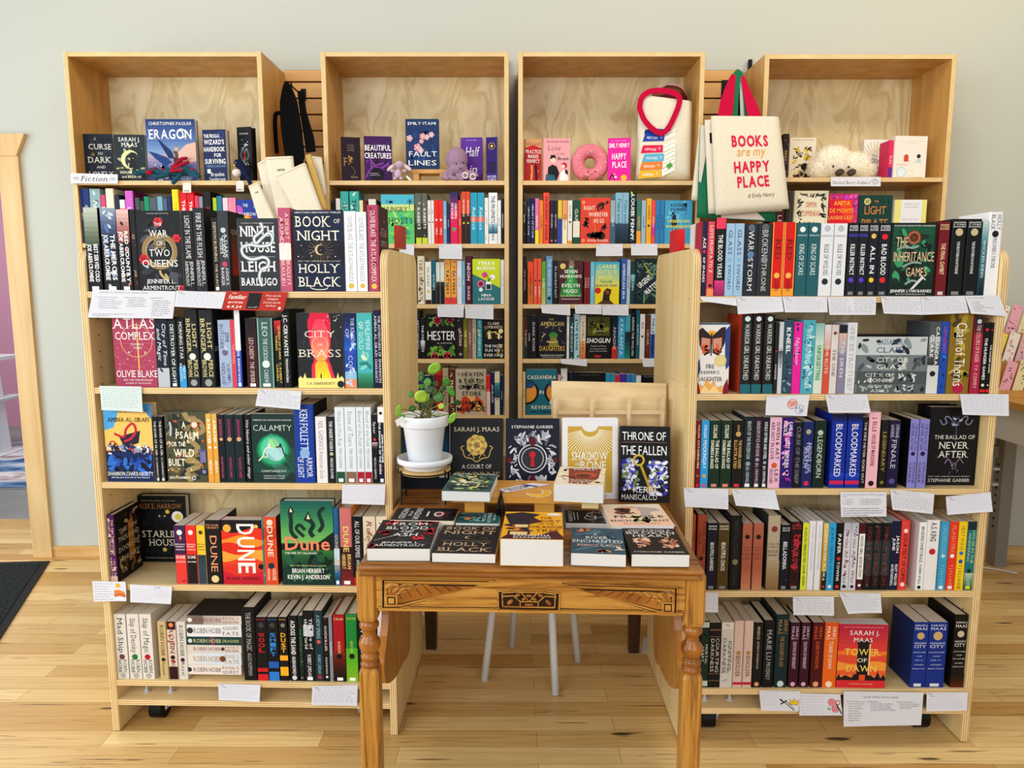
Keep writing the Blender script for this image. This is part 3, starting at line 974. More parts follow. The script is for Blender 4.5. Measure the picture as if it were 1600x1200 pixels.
 'sky': ('face-out charcoal cover with a pale yellow crescent and leaves', 'the yellow crescent cover', [Bl(.02, .12, .98, .85, 44, .12, '3c4a50 505c5c 2a3438 a8a890 c8c080 20282c'), Mn(.5, .52, .3, 'ece4a0', 20), C(.56, .44, .08, '20242a'), Pg([(.44, .7), (.5, .5), (.64, .5), (.7, .7)], '20242a'), T('SARAH J.', .5, .1, .7, .085, W1, 's'), T('MAAS', .5, .21, .5, .085, W1, 's'), T('HOUSE of SKY', .55, .79, .8, .055, 'f4f0d0', 'b'), T('and BREATH', .5, .88, .62, .055, 'f4f0d0', 'b')]),
 'eragon': ('tall face-out blue cover with a rider on a flying dragon', 'the dragon rider cover', [Gr(0, 0, 1, .6, '2f4a7c', '8aa0c8', 10), Gr(0, .55, 1, 1, 'a89ab0', '3a5080', 8), Pg([(.5, .62), (.8, .4), (1, .36), (1, .66), (.7, .7)], 'd8b0a0'), Bl(0, .7, 1, .98, 20, .2, '3a5a90 5a78a8 c8c0c8 8a9ac0'), Pg([(.02, .5), (.2, .54), (.4, .6), (.5, .68), (.36, .74), (.16, .62)], '284880'), Pg([(.2, .28), (.5, .5), (.56, .62), (.44, .62)], '1f3868'), Ln([(.56, .5), (.6, .56), (.58, .66)], .07, '6a5048'), C(.6, .47, .045, 'c89880'), Pg([(.52, .6), (.7, .62), (.72, .76), (.56, .74)], '4a3c40'), T('CHRISTOPHER PAOLINI', .5, .07, .86, .05, W1, 's'), T('ERAGON', .5, .235, .88, .15, W1, 'sb'), O(.72, .225, .085, .02, W1)]),
 'wizard': ('face-out navy cover packed with slanted white lettering, beside the blue bird toy', 'the slanted lettering cover', [T('THE FRUGAL', .42, .12, .7, .07, W1, 'b'), T('WIZARD\'S', .5, .235, .86, .095, W1, 'b'), T('HANDBOOK', .5, .375, .9, .09, W1, 'b'), T('FOR', .64, .49, .3, .07, W1, 'b'), T('SURVIVING', .52, .61, .88, .095, W1, 'b'), T('MEDIEVAL ENGLAND', .55, .705, .8, .04, '8aa0d0'), R(.16, .76, .3, .84, W1), T('Brandon', .6, .86, .58, .075, W1, 's'), T('Sanderson', .58, .955, .7, .075, W1, 's'), O(.8, .1, .12, .012, '5a78b8')]),
 'caraval': ('face-out black cover with silver filigree and a small red keyhole, Fiction display shelf', 'the filigree cover', [O(.5, .5, .3, .015, 'a8acb4'), O(.5, .5, .22, .01, 'a8acb4'), Bl(.22, .2, .78, .44, 20, .09, '9a9ea6 6a6e78 c8ccd0'), Bl(.22, .58, .78, .84, 20, .09, '9a9ea6 6a6e78 c8ccd0'), C(.5, .46, .06, 'c83040'), Pg([(.46, .6), (.48, .47), (.52, .47), (.54, .6)], 'c83040'), T('STEPHANIE GARBER', .5, .12, .6, .03, 'd0d0d0')]),
 'finale': ('face-out dark plum cover with a small gold emblem, beside the purple smoke cover', 'the plum emblem cover', [T('LOVE', .5, .18, .3, .03, '9a8a80'), T('WITHOUT', .5, .235, .4, .03, '9a8a80'), T('GAMES', .5, .29, .36, .03, '9a8a80'), Bl(.35, .4, .65, .62, 16, .1, 'b89a58 8a6a30 d8c080'), T('F', .22, .55, .16, .18, 'a08a68', 's'), Ln([(.5, .64), (.62, .7), (.72, .78), (.6, .84)], .025, '8a7040'), T('Garber', .66, .88, .36, .045, 'b8a080', 's')]),
 'creatures': ('face-out purple cover with smoky swirls and white scratchy lettering', 'the purple smoke cover', [Bl(.02, .1, .98, .95, 36, .2, '5a2470 3a1448 7a3a90 2a0c34', .25), Ln([(.05, .9), (.3, .66), (.6, .7), (.9, .56)], .05, '8a4aa0'), Ln([(.2, .5), (.4, .62), (.7, .58)], .03, '9a5ab0'), C(.46, .84, .26, '1c0826'), T('BEAUTIFUL', .5, .25, .94, .12, W1, 'b'), T('CREATURES', .5, .42, .96, .12, W1, 'b'), T('KAMI GARCIA', .35, .81, .3, .02, 'd8c8e0'), T('MARGARET STOHL', .38, .85, .36, .02, 'd8c8e0')]),
 'fault': ('tall face-out blue cover with pink blossoms, raised on a little wooden riser', 'the blossom cover', [Bl(0, .15, 1, .98, 60, .16, '2a4a78 23406c 34568a 1f3864', .2), Fl(.12, .38, .09, 'e8b8c0', 'f4e0c0', 5), Fl(.52, .34, .09, 'e8a0b0', 'f4e0c0', 5), Fl(.64, .36, .08, 'e8b8c0', 'f4e0c0', 5), Fl(.78, .31, .08, 'e8c0c8', 'f4e0c0', 5), Fl(.48, .44, .07, 'e8a0b0', 'f4e0c0', 5), Fl(.36, .56, .11, 'e8a0b0', 'f4e0c0', 5), Fl(.46, .62, .08, 'e8b8c0', 'f4e0c0', 5), T('EMILY ITAMI', .5, .09, .84, .055, W1), T('FAULT', .52, .69, .84, .1, W1), T('LINES', .5, .865, .84, .1, W1)]),
 'half': ('face-out violet cover with white script lettering behind the octopus toy', 'the violet script cover', [T('Half', .52, .3, .6, .2, W1, 'i'), T('in', .55, .68, .34, .16, W1, 'i'), T('A NOVEL', .5, .06, .5, .02, 'd8c8e8')]),
 'house': ('slim face-out dark purple cover with a gold bird medallion', 'the bird medallion cover', [C(.5, .2, .28, '201430'), O(.5, .2, .28, .03, 'd8b868'), C(.5, .2, .12, 'd8c070'), R(.2, .36, .8, .47, '3a2268'), R(.15, .55, .85, .78, '2a1850'), T('HOUSE', .5, .88, .8, .055, 'd8c8f0', 'b'), T('GUIRD', .5, .95, .8, .055, 'd8c8f0', 'b')]),
 'practice': ('face-out red cover with a tan top and small dancing figures', 'the red dancers cover', [R(0, 0, 1, .2, 'd8a078'), C(.5, .34, .5, 'c82a3c', .5), R(0, .36, 1, 1, 'b82838'), T('SARAH ADAMS', .5, .12, .9, .05, 'a03a30'), T('PRACTICE', .5, .29, .94, .08, W1, 'b'), T('MAKES', .5, .4, .64, .08, W1, 'b'), T('PERFECT', .5, .51, .8, .08, W1, 'b'), Ln([(.4, .6), (.42, .75), (.38, .95)], .12, 'e8a060'), Ln([(.66, .6), (.68, .75), (.7, .95)], .14, '201c28'), C(.4, .57, .06, '7a3020'), C(.66, .56, .06, '301c18'), Bl(.02, .6, .98, .98, 14, .06, 'e06070 801828 e8b0a0')]),
 'brain': ('face-out pale pink cover with a couple embracing and handwritten black lettering', 'the pink couple cover', [T('ALI HAZELWOOD', .53, .075, .84, .045, '8a2030', 'b'), T('Love', .4, .22, .46, .12, '282024', 'it'), T('on the', .62, .35, .3, .05, '8a4050', 'i'), T('Brain', .74, .46, .4, .075, '282024', 'b'), C(.36, .5, .1, 'f0d0b8'), Pg([(.24, .48), (.28, .38), (.44, .38), (.48, .48), (.4, .44)], '1c1a20'), Pg([(.14, .98), (.18, .66), (.34, .6), (.5, .64), (.6, .8), (.5, .98)], '1c1c22'), Pg([(.1, .82), (.4, .84), (.5, 1), (.08, 1)], '3a6a78'), C(.78, .62, .11, 'b83048'), C(.74, .64, .07, 'f0d0b8'), Pg([(.6, 1), (.64, .78), (.8, .7), (.9, .8), (.94, 1)], 'f0e8e4'), Pg([(.8, .7), (.92, .74), (.92, .84), (.82, .8)], '26222a')]),
 'happy': ('face-out hot pink cover with thin white lettering, right of the donut toy', 'the hot pink cover', [T('EMILY HENRY', .5, .17, .88, .1, W1, 'b'), T('HAPPY', .5, .42, .62, .14, W1, 'b'), T('PLACE', .52, .61, .62, .14, W1, 'b'), T('A NOVEL', .5, .06, .7, .018, 'f8c8e0'), C(.72, .92, .13, 'e8b838'), Ln([(.1, .96), (.2, .84), (.34, .96)], .05, '201c28'), C(.36, .9, .06, 'e8d0c0'), C(.3, .83, .03, 'f0c8b0')]),
 'witches': ('face-out cream cover with yellow and black foliage around the lettering', 'the yellow foliage cover', [Bl(.08, .18, .92, .94, 60, .11, 'd8b838 2c2a24 8a7a28 4a4420 e8cc58 6a3a20', .4), Bl(.1, .8, .9, .97, 16, .12, '4a2018 6a2c20 2c1410'), T('A NOVEL OF SUFFRAGE', .5, .05, .8, .02, '7a7060'), T('ONCE', .5, .36, .4, .07, 'f4ecd8', 's'), T('FUTURE', .52, .56, .6, .065, 'f4ecd8', 's'), T('WITCHES', .52, .76, .8, .08, 'f4ecd8', 's'), C(.6, .66, .14, '201c1a')]),
 'sun': ('face-out white cover with coloured sun rays and handwritten black lettering', 'the sun ray cover', [Ry(.5, .5, .3, .72, 40, .012, 'd8b858', 0, 360), Ry(.5, .5, .34, .8, 16, .014, 'c05a98', 5, 185), Ry(.5, .5, .34, .8, 16, .014, '6a9a58', 185, 365), T('I\'LL', .5, .37, .28, .07, '30303a', 't'), T('GIVE', .52, .5, .56, .12, '26262c', 'i'), T('YOU THE', .52, .66, .66, .07, '30303a', 't'), T('SUN', .56, .83, .52, .14, '26262c', 'ti')]),
 'blank': ('tall face-out off-white cover with a red jar and a small dark round figure', 'the off-white cover', [T('NEW YORK TIMES BESTSELLING AUTHOR', .55, .12, .66, .016, 'a89a88'), T('SHE WRITES', .55, .17, .4, .014, 'a89a88'), Pg([(.3, .6), (.3, .46), (.37, .42), (.44, .46), (.45, .6)], 'd05a48'), C(.76, .47, .06, '303038'), Pg([(.66, .62), (.72, .53), (.82, .53), (.86, .62)], 'b8d0d8'), Ln([(.45, .58), (.55, .66), (.66, .58)], .008, 'c8b8b0'), T('STARGAZ', .26, .67, .34, .035, 'd08878', 's'), C(.24, .85, .16, 'c0d4dc'), C(.24, .85, .12, 'd8e8ec'), O(.52, .87, .1, .006, 'b0a8a0', 24), T('WRITER', .75, .97, .3, .025, 'a89a88')]),
 'demon': ('face-out cream cover with a black vine border and coral lettering, below the fluffy toy', 'the vine border cover', [R(.06, .05, .94, .97, 'd8d0b0'), R(.1, .08, .9, .95, 'e8e0c4'), Bl(.06, .04, .28, .9, 26, .08, '2a2c28 4a4c40', .3), Bl(.74, .04, .96, .9, 26, .08, '2a2c28 4a4c40', .3), Bl(.1, .03, .9, .14, 20, .07, '2a2c28 4a4c40', .3), T('DEMON', .5, .26, .3, .1, 'd06a50'), T('COPPERHEAD', .5, .43, .52, .1, 'd06a50'), T('BARBARA', .5, .64, .4, .1, '2c2c2c'), T('KINGSOLVER', .5, .82, .6, .1, '2c2c2c')]),
 'anita': ('face-out magenta and red cover with orange lettering, below the best seller sign', 'the magenta cover', [Bl(.0, .0, 1, .3, 50, .09, 'd050c0 b82a9a e878d0 a02080'), Bl(.86, .0, 1, 1, 40, .07, 'd050c0 b82a9a e878d0 a02080'), Pg([(0, .12), (.8, .12), (.8, 1), (0, 1)], 'd8243c'), Pg([(.3, .14), (.8, .13), (.82, .6), (.56, .5)], 'e8502c'), C(.46, .8, .16, 'd050b0'), C(.1, .84, .1, 'e8b050'), T('ANITA', .44, .19, .56, .085, 'f0b858', 'b'), T('DE MONTE', .44, .34, .82, .085, 'f0a848', 'b'), T('LAUGHS LAST', .42, .48, .86, .075, 'f0b060', 'b')]),
 'pirate': ('face-out dark green cover with thin copper capitals and a pale seal', 'the copper capitals cover', [Bl(.6, .02, .98, .4, 16, .1, '2a6058 184840', .3), C(.25, .13, .1, 'd8d0a0'), C(.25, .13, .07, 'a89a60'), T('THE', .52, .13, .13, .05, 'd08a50'), T('LIGHT', .5, .31, .64, .17, 'd08a50'), T('PIRATE', .5, .58, .78, .17, 'd08a50'), T('LILY BROOKS', .5, .82, .7, .09, 'd0c0a0')]),
 'yellow': ('face-out white and pale yellow cover at right end of wall shelving', 'the yellow edged cover', [R(0, 0, .2, 1, 'e0dc88'), R(.85, 0, 1, 1, 'e0dc88'), T('WINNER OF THE', .52, .1, .5, .04, 'a8a8b8'), T('BOOK PRIZE', .52, .17, .4, .04, 'a8a8b8'), T('BESTSELLER', .52, .45, .5, .03, 'a8a8b8'), T('CREATION', .52, .6, .4, .04, '9898a8'), T('LAKE', .52, .68, .3, .04, '9898a8'), C(.5, .9, .12, '202020')]),
 'rainbow': ('face-out blue cover with a pink moon and a rainbow arch', 'the rainbow cover', [C(.06, .24, .22, 'c060b8'), O(.4, .5, .3, .09, 'd8502c', 20, 180, 360), O(.4, .5, .21, .09, 'e8b838', 20, 180, 360), O(.4, .5, .12, .09, '3a9a58', 20, 180, 360), T('THE', .4, .13, .24, .07, W1), T('RAINBOW', .5, .33, .8, .08, W1), C(.84, .16, .07, '7a90b8')]),
 'ghosts': ('face-out green cover with a palm tree island under blue sky', 'the palm tree cover', [R(0, 0, 1, .22, '58b0c8'), R(0, .2, 1, .34, 'c8d888'), R(0, .32, 1, 1, '68c070'), Bl(0, .3, 1, .95, 24, .2, '88d068 4ab088 a0d878 5ac080', .25), Ln([(.88, .14), (.86, .26), (.88, .3)], .015, '203038'), Ry(.88, .14, 0, .1, 7, .016, '203038'), Bl(.1, .1, .4, .2, 12, .06, '4a8a98', .4), T('HUNGRY', .45, .3, .72, .1, '284848', 's'), T('GHOSTS', .5, .53, .9, .12, '284848', 's'), T('KEVIN', .62, .72, .4, .045, '284848'), T('JARED', .62, .8, .5, .045, '284848'), T('HOSEIN', .6, .88, .5, .045, '284848')]),
 'yerba': ('face-out lime and teal cover with white flowers in a vase', 'the flower vase cover', [Pg([(0, .33), (1, .64), (1, 1), (0, 1)], '3a7a80'), T('YERBA', .5, .09, .62, .075, W1, 'b'), T('BUENA', .5, .2, .66, .075, W1, 'b'), C(.44, .35, .1, 'd8508a'), C(.72, .4, .1, 'f4f0e8'), R(.48, .5, .68, .68, 'e8f0f0'), R(.5, .56, .66, .67, '2a3c40'), C(.3, .55, .13, 'e07090'), C(.3, .55, .08, '802040'), C(.3, .68, .07, 'e8f0f0'), Ln([(.58, .5), (.56, .4), (.5, .36)], .02, '2c6048'), Ln([(.6, .5), (.62, .44), (.7, .42)], .03, '2c6048'), T('NINA', .5, .8, .36, .06, W1, 'b'), T('LACOUR', .5, .885, .58, .06, W1, 'b')]),
 'hester': ('face-out black cover with roses and green vines around thin white capitals', 'the rose vine cover', [Bl(.02, .05, .98, .3, 34, .11, '5a8a3a 7aa848 3a5a28 1c2418'), Bl(.02, .68, .98, .97, 34, .11, '5a8a3a 7aa848 3a5a28 8aa858'), Fl(.38, .14, .13, 'b84a68', '702038'), Fl(.78, .12, .11, 'a04060', '602030'), Fl(.28, .95, .12, 'd05a60', '802030'), Fl(.68, .94, .13, 'd05a60', '802030'), T('HESTER', .5, .48, .88, .2, W1), T('A NOVEL', .6, .65, .5, .03, 'd0c8c0', 'i')]),
 'lombardo': ('face-out black cover with a gold glowing house and cream lettering', 'the gold house cover', [Bl(.05, .2, .95, .5, 24, .15, 'b8a050 d8c880 6a5a28 302c1c'), C(.84, .3, .11, 'e8d890'), R(.24, .34, .34, .5, 'e8e0b0'), R(.5, .34, .58, .5, '302818'), R(.7, .36, .8, .5, 'e8e0b0'), Bl(.6, .6, .98, .98, 20, .14, '8a7838 b8a050 302c1c'), T('CLAIRE', .5, .11, .54, .065, 'e8dcc0'), T('LOMBARDO', .5, .2, .84, .065, 'e8dcc0'), T('THE MOST', .5, .68, .86, .07, W1), T('FUN WE', .46, .79, .7, .07, W1), T('EVER HAD', .5, .91, .9, .07, W1)]),
 'heaven': ('face-out beige cover with hand-drawn black capitals and orange flames', 'the beige capitals cover', [Bl(0, .55, 1, .98, 26, .2, 'd87838 e89848 c85828 e8b070', .4), Bl(.1, .1, 1, .55, 16, .2, 'a8a088 8a8878 c8b8a0', .4), Pg([(.16, .9), (.2, .62), (.32, .58), (.46, .66), (.5, .9)], 'c85030'), T('THE', .1, .11, .1, .06, '28282c'), T('HEAVEN', .56, .11, .68, .09, '28282c', 'b'), T('& EARTH', .5, .25, .8, .09, '28282c', 'b'), T('GROCERY', .52, .39, .84, .09, '28282c', 'b'), T('STORE', .52, .53, .62, .09, '28282c', 'b'), T('JAMES', .5, .73, .62, .09, '28282c', 'b'), T('McBRIDE', .5, .87, .94, .1, '28282c', 'b')]),
 'wherever': ('face-out red-orange cover with black leaf sprigs and pale capitals', 'the leaf sprig cover', [Ln([(.62, .1), (.66, .2), (.6, .32)], .015, '26201e'), Bl(.5, .06, .86, .3, 14, .1, '26201e', .3), Bl(.04, .4, .34, .66, 14, .1, '26201e', .3), Bl(.66, .55, .94, .72, 10, .09, '26201e', .3), Bl(.2, .72, .9, .92, 24, .16, '1c1816 302420', .5), Ln([(.42, .5), (.5, .66), (.48, .76)], .015, 'f0a050'), C(.1, .1, .06, 'f09060'), C(.1, .93, .06, 'f09060'), C(.9, .1, .05, '26201e'), T('RIGHT', .3, .22, .38, .09, 'f4d8c0', 'b'), T('WHEREVER', .6, .36, .66, .09, 'f4d8c0', 'b'), T('WE GO', .62, .5, .36, .09, 'f4d8c0', 'b'), T('BOOK MAKER', .6, .93, .7, .05, 'f4d8c0', 'b')]),
 'powers': ('face-out blue cover with a figure on a ladder and yellow lettering', 'the ladder cover', [Bl(0, 0, 1, .6, 16, .24, '5aa0c8 4a8cb8 78b8d8', .3), Ln([(.2, 1), (.32, .5)], .02, '202c3c'), Ln([(.44, 1), (.42, .5)], .02, '202c3c'), R(.24, .76, .44, .77, '202c3c'), R(.22, .86, .44, .87, '202c3c'), Pg([(.24, .58), (.28, .34), (.4, .34), (.46, .62)], '202c3c'), C(.3, .3, .05, '202c3c'), T('RICHARD', .5, .11, .6, .07, '203048', 'b'), T('POWERS', .5, .21, .58, .07, '203048', 'b'), T('OPERATION', .5, .48, .8, .065, 'e8e048', 'b'), T('WANDERING', .5, .6, .92, .065, 'e8e048', 'b'), T('SOUL', .4, .72, .4, .06, 'e8e048', 'b')]),
 'evelyn': ('face-out plum cover with a green gown and bold white lettering', 'the green gown cover', [Pg([(.44, .0), (.6, .0), (.66, .14), (.52, .18), (.4, .12)], '8a7a68'), Pg([(.38, .16), (.62, .14), (.7, .36), (.9, .66), (.96, .82), (.04, .84), (.1, .66), (.34, .4)], '3a8a48'), Pg([(.44, .2), (.56, .2), (.66, .8), (.3, .82)], '58a860'), C(.16, .13, .12, 'd8c078'), T('THE', .5, .15, .14, .045, W1, 'b'), T('SEVEN', .5, .25, .54, .075, W1, 'b'), T('HUSBANDS', .5, .36, .9, .065, W1, 'b'), T('of', .48, .46, .1, .045, W1, 'i'), T('EVELYN', .5, .57, .76, .08, W1, 'b'), T('HUGO', .5, .7, .58, .08, W1, 'b'), T('TAYLOR JENKINS REID', .5, .81, .86, .035, 'd8d0a0', 'b'), R(.1, .88, .9, .89, W1)]),
 'carrie': ('face-out blue to yellow cover with a woman throwing her head back', 'the blue and yellow cover', [Gr(0, .0, 1, .62, '58b0d0', 'e8d860', 10), R(0, .6, 1, 1, 'e8d030'), C(.12, .68, .13, 'c83828'), T('CARRIE', .5, .11, .76, .09, 'e8e070', 'b'), T('SOTO IS', .48, .23, .82, .09, 'e8e070', 'b'), T('BACK', .44, .35, .56, .09, 'e8e070', 'b'), T('TAYLOR', .46, .47, .5, .06, '3a6a80', 'b'), T('JENKINS REID', .46, .56, .92, .05, '3a6a80', 'b'), Pg([(.3, .98), (.36, .7), (.5, .62), (.68, .66), (.66, .74), (.6, .82), (.64, .98)], '3a2a20'), C(.52, .72, .09, '7a5038'), Pg([(.1, 1), (.3, .92), (.64, .92), (.8, 1)], '5a4030')]),
 'urgent': ('face-out dark teal cover with diagonal white capitals and ferns', 'the diagonal capitals cover', [Bl(0, 0, 1, .5, 50, .1, '4a7068 6a9080 243c3c 8aa890', .3), Ln([(.28, .1), (.5, .3), (.62, .36)], .05, '9a9a38'), Bl(0, .5, 1, .98, 20, .2, '24444a 305860 6a8a70', .2), D_('URGENT', .32, .5, .56, .12, 40), D_('MATTERS', .64, .62, .72, .12, 40)]),
 'daughters': ('face-out night blue cover with a green-haired figure and gold capitals', 'the gold capitals cover', [Bl(0, .2, 1, .75, 14, .1, '2c3850 7a7a88 c8b070', .2), C(.54, .46, .16, '4a8a48', .12), Pg([(.36, .72), (.44, .5), (.64, .5), (.76, .72)], '8a8448'), Ln([(.3, .6), (.5, .62), (.7, .6)], .05, 'c8b878'), T('THE', .46, .09, .16, .04, 'e8c878', 's'), T('AMERICAN', .5, .19, .84, .1, 'e8c878', 's'), T('DAUGHTERS', .5, .76, .9, .11, 'e8b858', 's'), T('MAURICE CARLOS RUFFIN', .5, .92, .84, .03, 'e8e0c8', 'b'), T('BESTSELLING AUTHOR', .5, .965, .7, .018, 'e8e0c8')]),
 'shogun': ('face-out black and olive cover with brushed white lettering', 'the brushed lettering cover', [R(.05, .02, .95, .46, '5a5c20'), Bl(.1, .04, .95, .44, 30, .14, '6a6c24 8a8a30 38381c 24241a'), T('A.J. LANGUTH', .5, .35, .44, .028, 'd8d8d0', 's'), T('SHOGUN', .48, .57, .94, .11, W1, 'bi'), T('The Life and Times', .5, .7, .62, .035, 'd0d0c8', 's'), T('of Tokugawa Ieyasu', .5, .765, .66, .03, 'd0d0c8', 's'), T('Japan\'s Greatest Ruler', .5, .82, .72, .028, 'd0d0c8', 's'), R(.34, .92, .6, .965, 'c83038')]),
 'cassandra': ('face-out teal cover with two mirrored orange profiles and pale capitals', 'the mirrored profiles cover', [C(.0, .5, .42, '20283c'), C(1, .5, .42, '20283c'), C(.0, .5, .34, 'e89848'), C(1, .5, .34, 'e89848'), Pg([(0, .24), (.3, .3), (.2, .4), (0, .42)], '2a5a88'), Pg([(1, .24), (.7, .3), (.8, .4), (1, .42)], '2a5a88'), C(.86, .72, .1, 'e8e0d0'), T('CASSANDRA', .5, .17, .94, .08, 'e8e4d0', 'b'), T('IN', .5, .5, .15, .075, 'e8e4d0', 'b'), T('REVERSE', .52, .83, .7, .075, 'e8e4d0', 'b'), T('HOLLY SMALE', .5, .93, .7, .045, '1c3a48', 'b')]),
 'darka': ('face-out black cover, only top showing, behind the plywood book display', 'the half hidden black cover', [T('A NOVEL OF SUSPENSE', .5, .06, .6, .015, '8a8a8a')]),
 'darkb': ('face-out black cover at right end of the row behind the plywood display', 'the end black cover', [T('WINNER OF THE PRIZE', .5, .05, .7, .015, '9a9a9a'), R(.04, .03, .96, .035, '8a8a8a')]),
}
# ------------------------------------------------------------------ the room
FLOOR_M, t_, b_, add_ = nodes('oak_floor', 0.38, 0.4)
tc = add_('ShaderNodeTexCoord')
mp = add_('ShaderNodeMapping')
mp.inputs['Location'].default_value = (0.35, 0.033, 0)
bk = add_('ShaderNodeTexBrick', **{'Scale': 1.0, 'Mortar Size': 0.0008, 'Mortar Smooth': 0.2, 'Brick Width': 0.68, 'Row Height': 0.083, 'Bias': 0.0})
bk.offset, bk.squash = 0.37, 1.0
for k, h in (('Color1', 'cca462'), ('Color2', 'f8deA8'.lower()), ('Mortar', '96744a')):
    bk.inputs[k].default_value = (*lin(h), 1)
t_.links.new(tc.outputs['Object'], mp.inputs[0])
t_.links.new(mp.outputs[0], bk.inputs['Vector'])
gm = add_('ShaderNodeMapping')
gm.inputs['Scale'].default_value = (2.2, 60, 1)
gn = add_('ShaderNodeTexNoise', Scale=1.0, Detail=5, Distortion=1.6)
gr = ramp(add_, [(0.25, 'c8a878'), (0.42, 'eedcb8'), (0.7, 'fff6e4')])
t_.links.new(tc.outputs['Object'], gm.inputs[0])
t_.links.new(gm.outputs[0], gn.inputs['Vector'])
t_.links.new(gn.outputs['Fac'], gr.inputs[0])
mx = add_('ShaderNodeMixRGB', blend_type='MULTIPLY')
mx.inputs[0].default_value = 0.75
t_.links.new(bk.outputs['Color'], mx.inputs[1])
t_.links.new(gr.outputs[0], mx.inputs[2])
km = add_('ShaderNodeMapping')
km.inputs['Scale'].default_value = (2.4, 12, 1)
kv = add_('ShaderNodeTexVoronoi', Scale=1.0, Randomness=1.0)
kd = add_('ShaderNodeTexNoise', Scale=9.0, Detail=3)
ka = add_('ShaderNodeMath', operation='MULTIPLY_ADD')
ka.inputs[1].default_value = 0.16
kr = ramp(add_, [(0.15, '2c1a0c'), (0.19, 'ffffff')])
t_.links.new(tc.outputs['Object'], km.inputs[0])
t_.links.new(tc.outputs['Object'], kd.inputs['Vector'])
t_.links.new(km.outputs[0], kv.inputs['Vector'])
t_.links.new(kd.outputs['Fac'], ka.inputs[0])
t_.links.new(kv.outputs['Distance'], ka.inputs[2])
t_.links.new(ka.outputs[0], kr.inputs[0])
m2 = add_('ShaderNodeMixRGB', blend_type='MULTIPLY')
m2.inputs[0].default_value = 0.85
t_.links.new(mx.outputs[0], m2.inputs[1])
t_.links.new(kr.outputs[0], m2.inputs[2])
cm = add_('ShaderNodeMapping')
cm.inputs['Scale'].default_value = (1.5, 46, 1)
cn = add_('ShaderNodeTexNoise', Scale=1.0, Detail=2, Distortion=2.2)
cr = ramp(add_, [(0.30, '6a4a28'), (0.345, 'ffffff')])
t_.links.new(tc.outputs['Object'], cm.inputs[0])
t_.links.new(cm.outputs[0], cn.inputs['Vector'])
t_.links.new(cn.outputs['Fac'], cr.inputs[0])
m3 = add_('ShaderNodeMixRGB', blend_type='MULTIPLY')
m3.inputs[0].default_value = 0.75
t_.links.new(m2.outputs[0], m3.inputs[1])
t_.links.new(cr.outputs[0], m3.inputs[2])
t_.links.new(m3.outputs[0], b_.inputs['Base Color'])

WALL_M, t_, b_, add_ = nodes('wall_paint', 0.75, 0.2)
b_.inputs['Base Color'].default_value = (*lin('bfc2b9'), 1)
n_ = add_('ShaderNodeTexNoise', Scale=70.0, Detail=4)
tc = add_('ShaderNodeTexCoord')
bp = add_('ShaderNodeBump', Strength=0.12, Distance=0.004)
t_.links.new(tc.outputs['Object'], n_.inputs['Vector'])
t_.links.new(n_.outputs['Fac'], bp.inputs['Height'])
t_.links.new(bp.outputs[0], b_.inputs['Normal'])

WY = 3.765          # back wall
DX0, DX1, DH = -3.55, -2.514, 2.10   # doorway
mb = MB()
mb.box(-5.5, -1.6, -0.08, 5.0, WY, 0, FLOOR_M)
struct(mb.build('floor'))
mb = MB()
mb.box(DX1, WY, 0, 5.0, WY + .12, 3.6, WALL_M)
mb.box(DX0, WY, DH, DX1, WY + .12, 3.6, WALL_M)
mb.box(-5.5, WY, 0, DX0, WY + .12, 3.6, WALL_M)
struct(mb.build('wall_back'))
mb = MB()
mb.box(-2.4235, WY - .013, 0, 5.0, WY - .0005, .055, wood('trim_oak', [(0.3, 'c99c5c'), (0.7, 'e0bd80')], (2, 16, 16)))
struct(mb.build('baseboard_back'))
TRIM = wood('door_casing_wood', [(0.25, 'c8a068'), (0.5, 'd8b47c'), (0.8, 'e6c892')], (12, 12, 1.1), dist=1.0)
mb = MB()
# casing: upright right of the doorway, foot block, flared head
y0, y1 = WY - .024, WY - .0005
mb.box(-2.523, y0, .0, -2.424, y1, .048, TRIM)
mb.box(-2.518, y0 + .004, .048, -2.427, y1, 2.05, TRIM)
mb.prism([(-3.7, y0 - .004, 2.05), (-2.430, y0 - .004, 2.05), (-2.382, y0 - .004, 2.155), (-3.7, y0 - .004, 2.155)], (0, .026, 0), TRIM)
mb.box(-3.7, y0 + .004, .0, -3.5, y1, 2.05, TRIM)
mb.box(-2.527, y0 + .004, .0485, -2.5185, WY + .12, 2.05, TRIM)
struct(mb.build('door_1'))
# the room beyond the doorway
CONC, t_, b_, add_ = nodes('grey_concrete', 0.5)
n_ = add_('ShaderNodeTexNoise', Scale=3.0, Detail=8)
r_ = ramp(add_, [(0.3, '7a7c78'), (0.7, 'a8aaa4')])
t_.links.new(n_.outputs['Fac'], r_.inputs[0])
t_.links.new(r_.outputs[0], b_.inputs['Base Color'])
mb = MB()
mb.box(-6.5, WY + .62, -.08, -1.2, 7.4, -.002, CONC)
mb.box(-6.5, WY, -.08, -1.2, WY + .62, -.001, FLOOR_M)
struct(mb.build('floor_beyond'))
mb = MB()
mb.box(-6.5, 7.4, 0, -1.2, 7.5, 3.2, mat('e0a0b8', .8))
struct(mb.build('wall_pink_beyond'))

